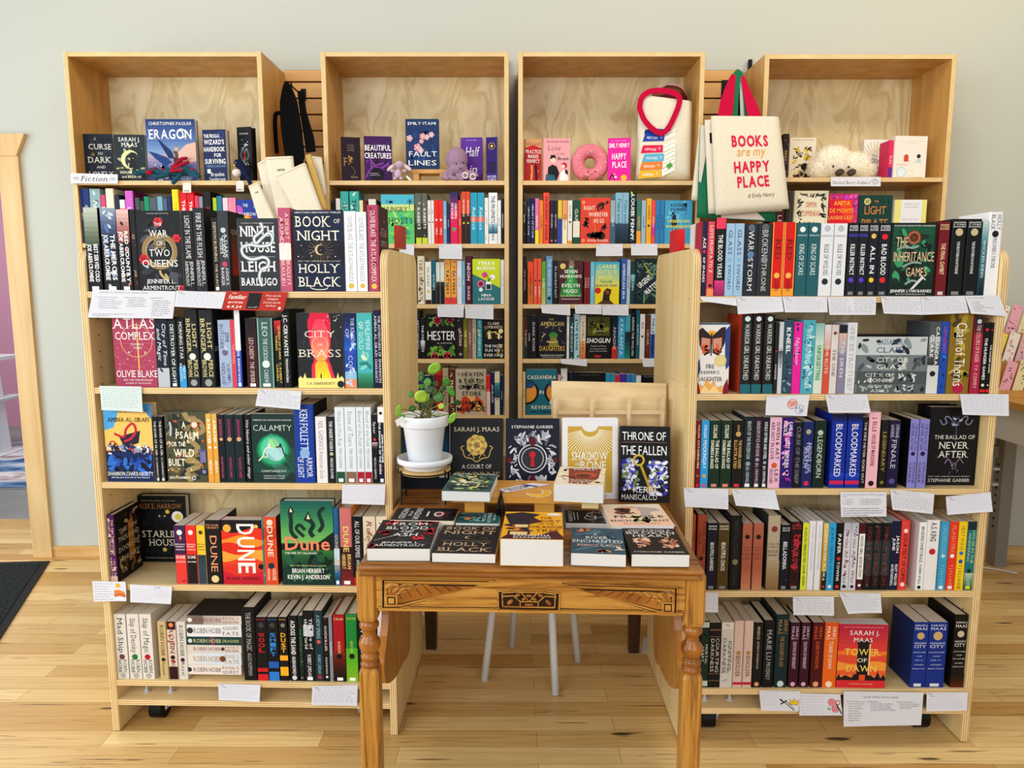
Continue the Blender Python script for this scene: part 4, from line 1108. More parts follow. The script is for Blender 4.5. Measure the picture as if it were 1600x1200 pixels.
# black entrance mat
MATM, t_, b_, add_ = nodes('ribbed_mat', 0.95, 0.1)
n_ = add_('ShaderNodeTexNoise', Scale=160.0, Detail=2)
r_ = ramp(add_, [(0.35, '15171a'), (0.65, '34383a')])
t_.links.new(n_.outputs['Fac'], r_.inputs[0])
t_.links.new(r_.outputs[0], b_.inputs['Base Color'])
P1, P2 = atZ(78, 878, 0), atZ(0, 1000, 0)
dr = (P2 - P1).normalized()
P3 = P1 + dr * 1.7
Q1, Q3 = P1 + Vector((-1.2, -.09, 0)), P3 + Vector((-1.2, -.09, 0))
mtr = empty('entrance_mat', 'black ribbed entrance mat lying on the oak floor', 'mat', Matrix.Translation((0, 0, 0)))
mb = MB()
mb.prism([P1, P3, Q3, Q1], (0, 0, .006), mat('2b2e30', .7))
mb.build('rubber_border', mtr)
mb = MB()
c = .035
mb.prism([P1 + dr * c + Vector((-c, -c * .3, .0062)), P3 - dr * c + Vector((-c, 0, .0062)), Q3 - dr * c + Vector((c, 0, .0062)), Q1 + dr * c + Vector((c, 0, .0062))], (0, 0, .003), MATM)
mb.build('pile', mtr)

# ------------------------------------------------------------------ bookcases
HOLE = mat('4a3218', .8)


def rolling_case(cs, v0, D, shelves, label, label_rear):
    """two back-to-back plywood units: front one 0..D, rear one behind it"""
    W, TH, PT = cs.W, 1.526, .021
    for unit in (0, 1):
        root = empty('rolling_bookcase', label if unit == 0 else label_rear, 'bookcase', cs.mtx(0, 0, 0))
        a, z = (0.0, D) if unit == 0 else (D + .003, 2 * D + .003)
        for s in (0, 1):
            mb = MB()
            x0 = 0 if s == 0 else W - PT
            R_ = .05
            fr = [(a, .004), (z, .004)]
            if unit == 0:
                pts = [(a, .004), (z, .004), (z, TH)] + [(a + R_ - R_ * math.sin(q), TH - R_ + R_ * math.cos(q)) for q in [i * math.pi / 16 for i in range(9)]]
            else:
                pts = [(a, .004), (z, .004)] + [(z - R_ + R_ * math.cos(q), TH - R_ + R_ * math.sin(q)) for q in [i * math.pi / 16 for i in range(9)]] + [(a, TH)]
            mb.prism([(0, y, zz) for y, zz in pts], (PT, 0, 0), BIRCH, EDGE_X)
            xi = PT + .0002 if s == 0 else -.0002
            if unit == 0:
                for yy in (.045, D - .05):
                    for k in range(26):
                        zz = .22 + k * .05
                        mb.face([(xi, yy + .003 * math.cos(q), zz + .003 * math.sin(q)) for q in [j * math.pi / 4 for j in range(8)]], HOLE)
            xo = -.0002 if s == 0 else PT + .0002
            for zz in ([.2, .52, .85, 1.12, 1.38] if unit == 0 else [.25, .5, .9, 1.36]):
                for yy in (a + .05, z - .05):
                    mb.face([(xo, yy + .003 * math.cos(q), zz + .003 * math.sin(q)) for q in [j * math.pi / 4 for j in range(8)]], HOLE)
            mb.build('side_panel', root).location = (x0, 0, 0)
        mb = MB()
        yb0 = D - .012 if unit == 0 else D + .0032
        mb.box(PT, yb0, .10, W - PT, yb0 + .0115, TH - .03, BIRCH_BACK)
        mb.build('back_panel', root)
        for k, zz in enumerate(shelves):
            mb = MB()
            y0, y1 = (a + .001, D - .0125) if unit == 0 else (D + .015, z - .001)
            thk = .018
            mb.box(PT + .0005, y0, 0, W - PT - .0005, y1, thk, SHELF_TOP, {'y': EDGE_Z, 'Y': EDGE_Z})
            mb.build('shelf', root).location = (0, 0, zz - thk)
        if unit == 0:
            for u in (.11, W - .11):
                cst = MB()
                cst.box(u - .03, .06, .085, u + .03, .12, .0915, 'b8bcc0')
                cst.box(u - .03, .07, .035, u - .026, .11, .086, 'b8bcc0')
                cst.box(u + .026, .07, .035, u + .03, .11, .086, 'b8bcc0')
                co = cst.build('caster', root)
                w = MB()
                w.mesh(*cyl((u - .02, .09, .041), (u + .02, .09, .041), .04), mat('141416', .4))
                w.mesh(*cyl((u - .038, .09, .041), (u + .038, .09, .041), .006), mat('c8ccd0', .3))
                w.build('wheel', co)
            for u in (.09, .17, W - .17, W - .09):
                bm = MB()
                bm.lathe([(.010, 0), (.010, .004), (.006, .004), (.006, .012), (.0035, .012), (.0035, .03)], mat('c0c2c4', .3), (u, .05, shelves[-1]), 10)
                bm.build('bolt', root)
    return cs


def cyl(p, q, r, n=20):
    p, q = Vector(p), Vector(q)
    d = (q - p).normalized()
    a = d.orthogonal().normalized()
    b = d.cross(a)
    vs = [p + (a * math.cos(6.2832 * i / n) + b * math.sin(6.2832 * i / n)) * r for i in range(n)] + [q + (a * math.cos(6.2832 * i / n) + b * math.sin(6.2832 * i / n)) * r for i in range(n)]
    fs = [(i, (i + 1) % n, n + (i + 1) % n, n + i) for i in range(n)] + [tuple(range(n - 1, -1, -1)), tuple(range(n, 2 * n))]
    return vs, fs


A = Case((-1.280, 2.205), (-0.364, 2.181))
B = Case((0.522, 2.148), (1.428, 2.148))
ZA = [1.402, 1.115, .822, .495, .176, .110]
ZB = [1.389, 1.103, .817, .496, .178, .114]
rolling_case(A, 0, .275, ZA, 'pale plywood rolling bookcase on casters, standing left of the carved table', 'rear plywood unit backed against the left rolling bookcase')
rolling_case(B, 0, .275, ZB, 'pale plywood rolling bookcase on casters, standing right of the carved table', 'rear plywood unit backed against the right rolling bookcase')


def wall_case(x0, x1, label, shelves, ztop=2.44, back=None):
    YF = 3.42
    cs = Case((x0, YF), (x1, YF))
    D, PT, W = WY - YF - .004, .02, x1 - x0
    root = empty('tall_bookcase', label, 'bookcase', cs.mtx(0, 0, 0))
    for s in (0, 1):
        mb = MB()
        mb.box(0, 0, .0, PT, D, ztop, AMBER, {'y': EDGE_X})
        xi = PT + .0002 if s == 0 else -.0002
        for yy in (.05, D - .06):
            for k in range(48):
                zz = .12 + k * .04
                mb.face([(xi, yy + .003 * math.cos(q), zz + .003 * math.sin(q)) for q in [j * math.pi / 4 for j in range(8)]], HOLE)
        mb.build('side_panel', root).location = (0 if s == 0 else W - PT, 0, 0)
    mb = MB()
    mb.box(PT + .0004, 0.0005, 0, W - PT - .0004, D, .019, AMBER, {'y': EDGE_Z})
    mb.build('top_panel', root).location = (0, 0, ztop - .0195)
    mb = MB()
    mb.box(PT + .0004, D - .012, .02, W - PT - .0004, D, ztop - .02, BIRCH_BACK)
    mb.build('back_panel', root)
    for zz in shelves + [.54, .27, .06]:
        mb = MB()
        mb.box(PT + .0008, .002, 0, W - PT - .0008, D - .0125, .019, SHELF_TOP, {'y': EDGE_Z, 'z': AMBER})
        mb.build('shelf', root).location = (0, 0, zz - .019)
    return cs, root


ZW = [1.888, 1.608, 1.334, 1.081, .815]
Cc, rC = wall_case(-1.978, -1.105, 'tall amber plywood bookcase on back wall carrying the Fiction sign', [1.888, 1.61, 1.334, 1.081, .815])
Dc, rD = wall_case(-.843, -.014, 'tall amber plywood bookcase on back wall with octopus and bunny toys', ZW)
Ec, rE = wall_case(.028, .852, 'tall amber plywood bookcase on back wall with the donut toy', ZW)
Fc_, rF = wall_case(1.116, 1.962, 'tall amber plywood bookcase on back wall with the fluffy white toy', [1.902, 1.61, 1.334, 1.081, .815], 2.43)
for root, us in ((rC, (.08, .80)), (rD, (.2, .82)), (rE, (.28, .68)), (rF, (.035, .76))):
    for u in us:
        mb = MB()
        mb.box(u - .008, .318, 2.4405, u + .008, .338, 2.50, BLACK)
        mb.build('wall_bracket', root)


# slatwall between the bookcases
def slat(x0, x1, label):
    root = empty('slatwall', label, 'wall panel', Matrix.Translation((x0, WY - .022, 0)))
    mb = MB()
    mb.box(0, .012, .3, x1 - x0, .0215, 2.455, mat('3a2412', .8))
    mb.build('backing_board', root)
    mb = MB()
    z = 2.455
    SL = wood('slat_maple', [(0.3, 'cf9a56'), (0.7, 'e0b374')], (1.4, 14, 14))
    while z > .4:
        h = .076 if z < 2.45 else .058
        mb.box(.001, 0, z - h + .004, x1 - x0 - .001, .012, z - .004, SL)
        z -= h
    mb.build('slats', root)


slat(-1.104, -.844, 'maple slatwall panel with dark grooves behind the black straps')
slat(.853, 1.115, 'maple slatwall panel with dark grooves behind the printed tote')

# ------------------------------------------------------------------ books in the rolling bookcases
LA, LB = 'left rolling bookcase', 'right rolling bookcase'
row(A, 'top shelf of ' + LA, ZA[0], 392, '''
134 156 324 p 14161a fff.b BEST SERVED COLD/JOE ABERCROMBIE @z.42-.9 g0-.45:b8bcae,5a6450 l:eee
160 184 325 p 15171b fff.b THE HEROES/JOE ABERCROMBIE @z.3-.88 g0-.4:8a94a8,2c3a58 s14:5a7aa8,c8d0d8 l:eee
185 204 327 p 141215 fff.b RED COUNTRY/JOE ABERCROMBIE @z.25-.9 g0-.4:e0b8b0,8a4a48 s10:c08a80,3a2020 l:eee k:2a1a18
206 214 327 p 1a1412 c8a888.b CI;JAB @s12:7a3020,3a2018
215 284 329 F 17181c fff queens @t:3
286 303 329 p 16171b e0e0e0.s LIGHT IN THE FLAME;JENNIFER L./ARMENTROUT @s10:3a3038,2a2c34
304 321 324.5 p 2c2e33 e0e0e0.s FIRE IN THE FLESH;JENNIFER L./ARMENTROUT @s6:5a3840,3a3c44 k:1c1a1c
332 342 340 p 1a1418 d8c8a0.s DEMON BURNING;THE HUNT @l:fff s8:402838,201018
340 358 329 p 3f444a e0e4e4.s A DARK/QUEEN/RISES;ASHOK K./BANKER @c.24:c8ccd0 c.66:d04a68 k:141012 B:queen
371 436 341 G 3c4046 fff ninth @t:3.2
436 455 324.5 p b8607c f0dcc8.s A DESERT TORN/ASUNDER;BRADLEY P./BEAULIEU @b.42-.62:f0e8e4 s6:802838,a03848 k:b85048
459 538 328 F 1c2a4a fff moon @t:3
539 556.5 330 p eceef0 9aa0a8.s OLIVIE BLAKE  THE ATLAS PARADOX @c.93:d8b858
557.5 573 331 p eceef0 9aa0a8.s OLIVIE BLAKE  THE ATLAS PARADOX @c.93:d8b858
575 592 320 h b05070 f0e0d8.s OLIVIE BLAKE  THE ATLAS COMPLEX @c.94:e8c060 s10:903858 k:3a1820 B:atlas
''')
row(A, 'second shelf of ' + LA, ZA[1], 545, '''
178 243 480 F a84a66 fff atlas @t:3
244 263 497 p 1c2438 e8e8f0.i City of Time/and Magic @b.72-1:b8bcc4 z.05-.7 s6:2a3a60,182038
264 276 500 p 15282c e8f0ec DESTROYER OF LIGHT @l:fff
278 289 496 p 16181d e8e8e4 MORNING STAR;PIERCE/BROWN @b.7-1:3a9ad0
290 310.5 484 h 22262a e8d898.s LIGHT/BRINGER;PIERCE/BROWN @c.6:e8e4d8 c.94:9a9c98 z.1-.88
312 334.5 484 h 22262a e8d898.s LIGHT/BRINGER;PIERCE/BROWN @c.6:e8e4d8 c.94:9a9c98 z.1-.88 B:light k:1a1c20
342 361 500 p a0b0cc 4a5a78.s JIM/BUTCHER;THE AERONAUT'S/WINDLASS @c.48:7a6a88 s6:b8c4dc,8a98b8
362 367.4 500 p e83a68 f8b0a0 THE MURDER @e:f08a40
368 376.5 484 p 3a58b0 f0f0f0.b THE OTHERLANDS;MURDERS FOR THE DEAD @b0-.52:e8e8e8 l:fff k:141a30
384.5 401.5 497 p 4a1a22 e0c8c0.s LEO CAREW;THE SPIDER @c.24:88a8b8 g0-.3:1c1416,3a181c l:fff
403 426.5 497 p 4a6a68 d8e8e0.s LEO;THE CUCKOO;CAREW @e:88a898 l:fff c.66:d8e8e0
429.5 440 501 p 15171a e0c060.b QUEEN OF DARK/THINGS;C. ROBERT/CARGILL @g0-.3:c83038,401418
441 454 484 h 17181b e8e8e0.b J.C. CERVANTES;THE ENCHANTED HACIENDA @s6:3a3c40 k:1a3024
464.5 536 489 F 2c2e34 fff brass @t:3.4
538 556.5 489 p 2a58a8 c8d0e8.s THE KINGDOM/OF COPPER @g0-.5:1c2850,2a68c0 b.88-1:e8906a b.78-.88:8ac0e0 c.52:4a58b8 s10:c8d8f0
558 582 489 p 58b0b0 c8ecea.s THE EMPIRE/OF GOLD @c.58:d8e8c0 z.1-.5 s10:88d0c8,3a8a88 g.8-1:4a9a88,2a6a48
583.5 600 485 h 1c2048 e0dce8.s THE ADVENTURES OF/AMINA AL-SIRAFI;SHANNON/CHAKRABORTY @k:c8a868
''')
row(A, 'third shelf of ' + LA, ZA[2], 700, '''
165 239.5 631 G e0c080 fff amina @t:3.5 p:1
240.5 247.6 651 p 15161a e0e0e0 THE RIVER OF SILVER;S.A. CHAKRABORTY @l:ccc
248.4 256 651 p 15161a e0e0e0 THE RIVER OF SILVER;S.A. CHAKRABORTY @l:ccc
259 322.5 643.6 G 5a5a44 fff psalm @t:2
323.5 332 646.5 p e0a050 fff.b A PRAYER;BECKY @c.49:f8f0e0 g0-.4:d8b060,e8a858
333 340.5 646.5 p e0a050 fff.b A PRAYER;BECKY @c.49:f8f0e0 g0-.4:d8b060,e8a858
341 351.5 648 p 18202a d8688a JUNO DAWSON;HER MAJESTY'S ROYAL COVEN @c.36:e0a080
352.5 366 648 p 1c3038 c84a80.i JUNO DAWSON;THE SHADOW CABINET @c.36:e0a080
367 381 648 p 1c3038 c84a80.i JUNO DAWSON;THE SHADOW CABINET @c.36:e0a080
383.5 392.5 648 p 141518 e8e8e8.i Vita Nostra and other things @
394 460 647 F 24403e fff calamity @t:2.6
460.5 491.5 632 h 1c4a98 e8ecf4.s KEN FOLLETT;ARMOR/OF LIGHT @c.62:8ab0d8 k:15181c
494 510.5 651 p e8e4e4 8a8a98.s NEIL GAIMAN'S American Gods @
512 523.5 651 p 1c2226 e0e0e0.b THE UNDERTAKERS;NICOLE GLOVER @c.56:c0b890
524.5 538.5 636 p dfe6ea 6a7a88.t Wizard's First Rule;TERRY GOODKIND @b.85-1:2a6048 l:fff z.04-.82
539.5 556.5 636 p dfe6ea 6a7a88.t Stone of Tears;TERRY GOODKIND @b.85-1:8a7060 l:fff z.04-.82
557.5 568.5 636 p dfe6ea 6a7a88.t Blood of the Fold;TERRY GOODKIND @b.85-1:a8203c l:fff z.04-.82
569.5 580.5 636 p dfe6ea 6a7a88.t Blood of the Fold;TERRY GOODKIND @b.85-1:a8203c l:fff z.04-.82
581.5 590 648 p 1a1c20 e0e0e0 Spear;NICOLA GRIFFITH @c.36:e04050 g.4-.5:c8a8a8,282828
591 608 636 p 1c2440 fff.b JOHN GWYNNE/THE SHADOW OF THE GODS @b0-.2:eeeeee l:fff s8:3a4878,8a3840 c.08:1c1c20 z.18-.9
''')
row(A, 'fourth shelf of ' + LA, ZA[3], 855, '''
167 180.6 805 h 5a1c62 e0c0a8.s THE TEN THOUSAND/DOORS OF JANUARY;ALIX E./HARROW @s20:e8c8c0,b87890,8a3a78 b.9-1:e0b8a8 k:1c161a B:doors
219 293.6 775 G+18 141519 fff starling @t:3.4 p:1 o
273 290 821 p 4a2858 f0e0e0.b - @H.32,.02:BRIAN H.36,.02:HERBERT H.41,.02:ANDERSON H.54,.05:DUNE H.62,.022:BUTLERIAN b.5-1:e04a40 c.12:f0e8e0 s4:f0a080,6a2868
291 306.5 821 p e03a30 f8e8e0.b - @H.32,.02:BRIAN H.36,.02:HERBERT H.41,.02:ANDERSON H.54,.05:DUNE H.62,.022:MACHINE b.5-1:1c1c20 c.12:f8e8e0
308 321 821 p e8c040 4a3a20.b - @H.32,.02:BRIAN H.36,.02:HERBERT H.41,.02:ANDERSON H.54,.05:DUNE H.62,.022:BATTLE b.5-1:3a5060 c.12:5a4828
322 345.5 812.5 p 1c1a1c e89a78 DUNE @z.2-.85 H.08,.026:FRANK H.12,.026:HERBERT c.92:e8c890
347 410 812.5 F d83a28 fff reddune @t:3.6
391 410.5 809 p 3a8a88 bfe0d8.b DUNE;HOUSE/ATREIDES @e:4a9a96 c.72:1c2c30 b.16-.32:2a7074 c.08:bfe0d8 k:2c5450
413 432.5 808 p d8552e f0d8c0.b DUNE;HOUSE/HARKONNEN @e:e06838 c.72:1c3a58 b.16-.32:c04828 c.08:f0d8c0 k:6a2820
440 521.5 783 G 1c4a44 fff caladan @t:3.6 p:1
518 530.5 794 h 2a6a90 e8a040.b DUNE;BRIAN/HERBERT @z.25-.85 b.52-.74:c8e0f0 l:fff g.75-.92:4a98b8,2a5a7a
531.5 550.5 794 h c87a78 f0d080.b DUNE;BRIAN/HERBERT @z.22-.8 g.5-1:3a1c1c,8a3038 l:fff k:e89860
551 566.5 807 p 17181c e8e8e8 ALL OF OUR DEMISE;AMANDA FOODY @b.88-1:c02028
568 587 807 p e4d6bc 7a4a3a.i Rule of Roses @s6:c89880,a86858
588.5 604 807 p e8dcc4 7a5040.i Rule of Thorns @s4:c89880
''')
stack(A, 'bottom shelf of ' + LA, 292, 377, .012, '''
962 975.5 grey_paperback,_topmost_of_six_in_the_flat_pile_on_left_bookcase 7a736c 8a3a30.s ROBIN HOBB;FOOL'S/ASSASSIN @z.11-.97 c.05:e8e0d8 g.3-1:a8a098,d8d0c4 k:3a3632
976 994.5 white_paperback_with_grey_capitals,_second_from_top_of_the_flat_pile_of_six e4e2e2 5a5a6a.s ROBIN HOBB;ASSASSIN'S/FATE @z.11-.97 c.05:3a4048
995 1007.5 teal_paperback,_third_from_top_of_the_flat_pile_of_six 1f4a48 c8c890.s ROBIN HOBB;DRAGONS @z.11-.97 b.44-.5:8a4060 c.06:c8d8d0
1008 1019.5 cream_paperback_with_plum_capitals,_fourth_from_top_of_the_flat_pile d8ccc0 7a3a4a.s ROBIN HOBB;FOOL'S/ERRAND @z.11-.97 c.66:5a4a40
1020 1038 pale_blue_and_cream_paperback,_fifth_from_top_of_the_flat_pile d0dae2 b0885a.s ROBIN HOBB;FOOL'S/FATE @z.11-.97 c.66:7a5030 g0-.4:e0d8d0,d0d8e0
1039 1054 pinkish_white_paperback,_lowest_of_six_in_the_flat_pile e4d8d0 5a4048.s ROBIN HOBB;FOOL'S/QUEST @z.11-.97 c.05:3a3a40
''')
row(A, 'bottom shelf of ' + LA, ZA[4], 1010, '''
179.5 198.5 959.5 p dcd6cc 2a2224.s Mad Ship;ROBIN/HOBB @c.66:7a4a58 c.95:b0a8a0 g.74-.9:d8d2c8,dcd6cc
200.5 219 959.5 p dcd6cc 2a2224.s Ship of Destiny;ROBIN/HOBB @c.66:2a7a48 c.95:b0a8a0
220.5 238.5 959.5 p dcd6cc 2a2224.s Ship of Magic;ROBIN/HOBB @c.66:b02038 c.95:b0a8a0
248 260.5 971 p c8ac80 2a2420.s ROBIN HOBB;Assassin @c.66:2a2a2c
262 276 971 p d8c0b0 4a2028.s ROBIN HOBB @b0-.14:4a1420 c.62:2a1c1c b.78-1:3a1418 c.06:e08a60 s4:b02838
277.5 291 971.5 p d4cec4 2a2a30.s ROBIN HOBB;Royal @c.66:4a2030
379 400 949.5 h 15161a b0aca4.s THE BOOK OF MAGIC;ALICE HOFFMAN @w:15
401 417.5 964 p 17171a d02a30.b - @V.24-.56:WOOL H.04,.014:HUGH_HOWEY c.13:4a4a4c g.8-.86:b02028,d02a30 b.9-1:d02a30
418.5 435 964 p 17171a 3a88d0.b - @V.24-.62:SHIFT H.04,.014:HUGH_HOWEY c.13:4a4a4c b.7-.8:2a68b0 b.86-1:3a80c8
436.5 449.5 964 p 1a181a f0b030.b - @V.24-.56:DUST H.04,.014:HUGH_HOWEY c.13:8a8470 b.6-.68:f0a830 b.78-.92:f0b030
451 466 963 h 141518 f0f0ec.b ACROSS THE SAND;HUGH HOWEY @c.95:d8d8d8
467 473.5 962 p 1a3028 4a8a68.s THE EMPEROR'S CALL @s4:c03030 c.95:8a8a80
474.5 491 954 p 15181a f0f0f0.s The Eye of/the World;ROBERT JORDAN @b.2-.36:b8c0c4 l:fff s3:2a2c30
492 504.5 954 p 24404c 9ac0c8.s A NEW SPRING;ROBERT JORDAN @c.44:c86a58 c.94:c03040
505.5 513.5 965 p 1c1414 e8e0d8.s GODKILLER;HANNAH @s8:5a3a30 c.93:e8e0d8
514.5 519.5 962 p 8a8c94 f0f0f4.s ELANTRIS @s4:3a3c44
521 539 961 h a8202c f0d8a0.s -;RAVENSONG @H.06,.03:TJ_KLUNE g.55-1:8a2a20,1c1414 c.62:1c1416 l:fff z.02-.6
540.5 558.5 960 h 2a8a48 d8e060.s -;HEARTSONG @H.06,.03:TJ_KLUNE g.5-1:5ab038,88b830 c.62:24281c l:fff z.02-.6
560 574 962 p 1c1e24 e0e0e0.s WOLFSONG @
575 589 962 p 22242c d8d8d8.s BROTHERSONG @
590.5 601 955 p e4e2e0 8a2028.s THE BONES @
''')
row(B, 'top shelf of ' + LB, ZB[0], 400, '''
1091.5 1105 346 h 1c2850 fff.sb ACE OF SPADES @e:b03050 c.4:d04060 z.2-.86 k:a83048 w:7.5
1105.5 1116.5 346 h d85a68 f8d8c8.b LOVE FROM A TO Z @z.04-.7 s3:301c20 b.9-1:f0906a c.86:281c20
1117.5 1133 340 h 17171a f0f0f0.b THE BLOOD YEARS @b0-.14:e84868 g.8-1:d84888,902868 z.2-.78 k:17171a
1134 1147 349 p 9cc0dc 3a4a60.s GLASS  SWORD @c.5:88b0d0
1147.8 1161.5 349 p 9cc0dc 3a4a60.s GLASS  SWORD @c.5:88b0d0
1162.5 1183 350 p 2a323e e8ecf0.s WAR STORM @c.42:6a88a8 c.05:6a7480
1184 1205 349 p 36383e c8c8cc.s BROKEN THRONE @c.5:8a8c90 c.05:6a6c70
1206.3 1223.6 347 p d81c14 5a1414.s RED QUEEN @e:f0a050 c.72:f0b860 b.9-1:f0a040
1224.5 1242 347 p d81c14 5a1414.s RED QUEEN @e:f0a050 c.72:f0b860 b.9-1:f0a040
1243.8 1261 348 p 2a6a70 e0f0ec.s -;KING OF SCARS;- @H.17,.02:BARDUGO c.09:e8f0e8
1262 1279.8 348 p 2a6a70 e0f0ec.s -;KING OF SCARS;- @H.17,.02:BARDUGO c.09:e8f0e8
1281 1300.6 349 p e4e6ea 2a2c34.s -;RULE OF WOLVES;- @H.17,.02:BARDUGO c.07:b8bcc4 c.8:30323a
1302 1321.6 349 p e4e6ea 2a2c34.s -;RULE OF WOLVES;- @H.17,.02:BARDUGO c.07:b8bcc4 c.8:30323a
1324 1339.5 348 p 1a222e f0f0f0.b -;KILLER INSTINCT;- @H.045,.018:JENNIFER H.072,.018:LYNN H.099,.018:BARNES c.78:6a4ad0 b.15-.19:4a3a90 l:888
1340.5 1355 348 p 1a222e f0f0f0.b -;KILLER INSTINCT;- @H.045,.018:JENNIFER H.072,.018:LYNN H.099,.018:BARNES c.78:6a4ad0 b.15-.19:4a3a90 l:888
1356 1371 348 p 1a222e f0f0f0.b -;ALL IN;- @H.045,.018:JENNIFER H.072,.018:LYNN H.099,.018:BARNES c.78:f0c838 c.18:e8c068 l:888
1372 1390 348 p 1a222e f0f0f0.b -;BAD BLOOD;- @H.045,.018:JENNIFER H.072,.018:LYNN H.099,.018:BARNES c.78:e03038 c.19:e03038 l:888
1391 1461 348 F 143028 fff inherit @t:2.6
1465 1481 346 p 7a1c28 f0d0a0.b -;THE FINAL GAMBIT;- @H.045,.018:JENNIFER H.072,.018:LYNN H.099,.018:BARNES l:ccc k:6a1822
1484.5 1507.6 342 h 17191b d8dcd8.b -;THE BROTHERS HAWTHORNE;- @H.045,.018:JENNIFER H.072,.018:LYNN H.099,.018:BARNES c.17:c8b890 l:888
1508.5 1531 342 h 17191b d8dcd8.b -;THE BROTHERS HAWTHORNE;- @H.045,.018:JENNIFER H.072,.018:LYNN H.099,.018:BARNES c.17:c8b890 l:888
1532 1541 346 p 4a7880 e8f0f0.s WICKED KING @g0-.3:c0d0d0,5a8a90 g.7-1:305860,182c34
1542 1564 331 h eeeef0 4a4a54.s HOLLY/BLACK;PRISONER'S THRONE;- @c.26:2a2028 z.02-.9 k:f2f2f4
''')
row(B, 'second shelf of ' + LB, ZB[1], 560, '''
1083 1139.5 505 F e6e2dc fff fire @t:2.8
1157.5 1174.5 492 h 22262a e0e0d8.s WARRIOR GIRL UNEARTHED @b.88-1:2a7078 c.05:d8e8e8 z.1-.84 k:c8502c
1175.3 1191 492 h 22262a e0e0d8.s WARRIOR GIRL UNEARTHED @b.88-1:2a7078 c.05:d8e8e8 z.1-.84 k:8a2a1c
1193 1209 492 h 22262a e0e0d8.s WARRIOR GIRL UNEARTHED @b.88-1:2a7078 c.05:d8e8e8 z.1-.84 k:8a2a1c
1210 1215.5 504 p 26282c e0e0e0 ANGELINE @c.4:c03030
1216.3 1222.8 503 p c8ccd0 3a3c44.b FIREBORN @g.4-.6:6a707a,b8bcc4
1223.6 1238 500.5 p 3a5868 f0f4f4.b KNEEL @z.05-.5 s14:6a8a98,8ab0b8,22384a
1238.8 1251.8 503 p e8289a f8c8e8.i Nightbane @z.2-.6 s6:1c2c58
1252.7 1271.8 500 p 58a8b8 d8f0f0.s TWIN CROWNS;CATHERINE @s26:88d0d8,2a7890,b8e4e4
1272.5 1286 505 p b8d8c0 2a7a50.b UNFORGETTING @z.3-.82 g0-.3:88b8b0,c8dcd0 b.82-1:d8dcd0
1286.7 1296.8 507.5 p d0604a e8e0dc.s THE ELITE @g0-.35:d8d8d8,d8a898
1297.6 1308.3 507.5 p dcd4cc 5a5a5a.s THE ONE @g0-.35:d0c8c0,e0d8d0 c.12:8a5040
1309.2 1321.6 507.6 p 8a8898 e8e4ec.s THE SIREN @b0-.12:1c2230 g.12-.4:d8b0a8,a8a0ac
1322.5 1337 504 p dcdee2 a8aab0.s THE BETROTHED @s4:e8eaee,c8ccd4
1449.8 1467.5 503.5 p 5a6264 f0f0f0.b CASSANDRA/CLARE;- @g.2-.6:a8acaa,404446 g.6-1:c8ccc8,d8dcd8 c.72:202224
1468.3 1480 502.6 p 2458a8 c05aa0.i LADY MIDNIGHT @s8:3a88d8,143058 z.05-.45
1481.5 1517.5 487 h 8a7428 f0ece0.s Chain of Thorns @s16:a89038,5a4c18,b8a458 c.96:b02850 z.12-.92 w:14.5
1519 1533 495 p a83050 f0c8c8.s THE COLORS OF KAISER;T.F. COFFEY @g0-.22:302838,70283c c.06:c8c8c8
1534 1543.5 504 p 17171a f0f0f0.b THE HUNGER GAMES @b0-.15:1a1a1c z.2-.82 c.1:d83038 c.88:e0e0d8 b.94-.98:d02a30
1544.3 1552.5 504 p 17171a f0f0f0.b THE HUNGER GAMES @b0-.15:1a1a1c z.2-.82 c.1:d83038 c.88:e0e0d8 b.94-.98:d02a30
''')
stack(B, 'second shelf of ' + LB, 1337.8, 1449, .012, '''
526 554.6 pale_grey_paperback,_topmost_of_four_in_the_flat_pile_on_right_bookcase c4cacc 3a5a78.s -;CASSANDRA/CLARE;- @s10:2a2e32,8a9294 k:2c3050
555 580 mottled_grey_paperback,_second_from_top_of_the_flat_pile_of_four 7a8284 e8e8d8.s -;CITY OF/GLASS;- @s22:b8bcbc,3a4044,5a6266
580.5 599 dark_mottled_grey_paperback,_third_from_top_of_the_flat_pile_of_four 5a6264 e0e0e0.s CITY OF/BONES;- @s22:a8acac,2a3034,d0d4d4
599.5 615 lowest_mottled_grey_paperback_in_the_flat_pile_of_four 646c6e e0e0e0.s CITY OF/ASHES;- @s22:a8acac,2a3034,d0d4d4
''')
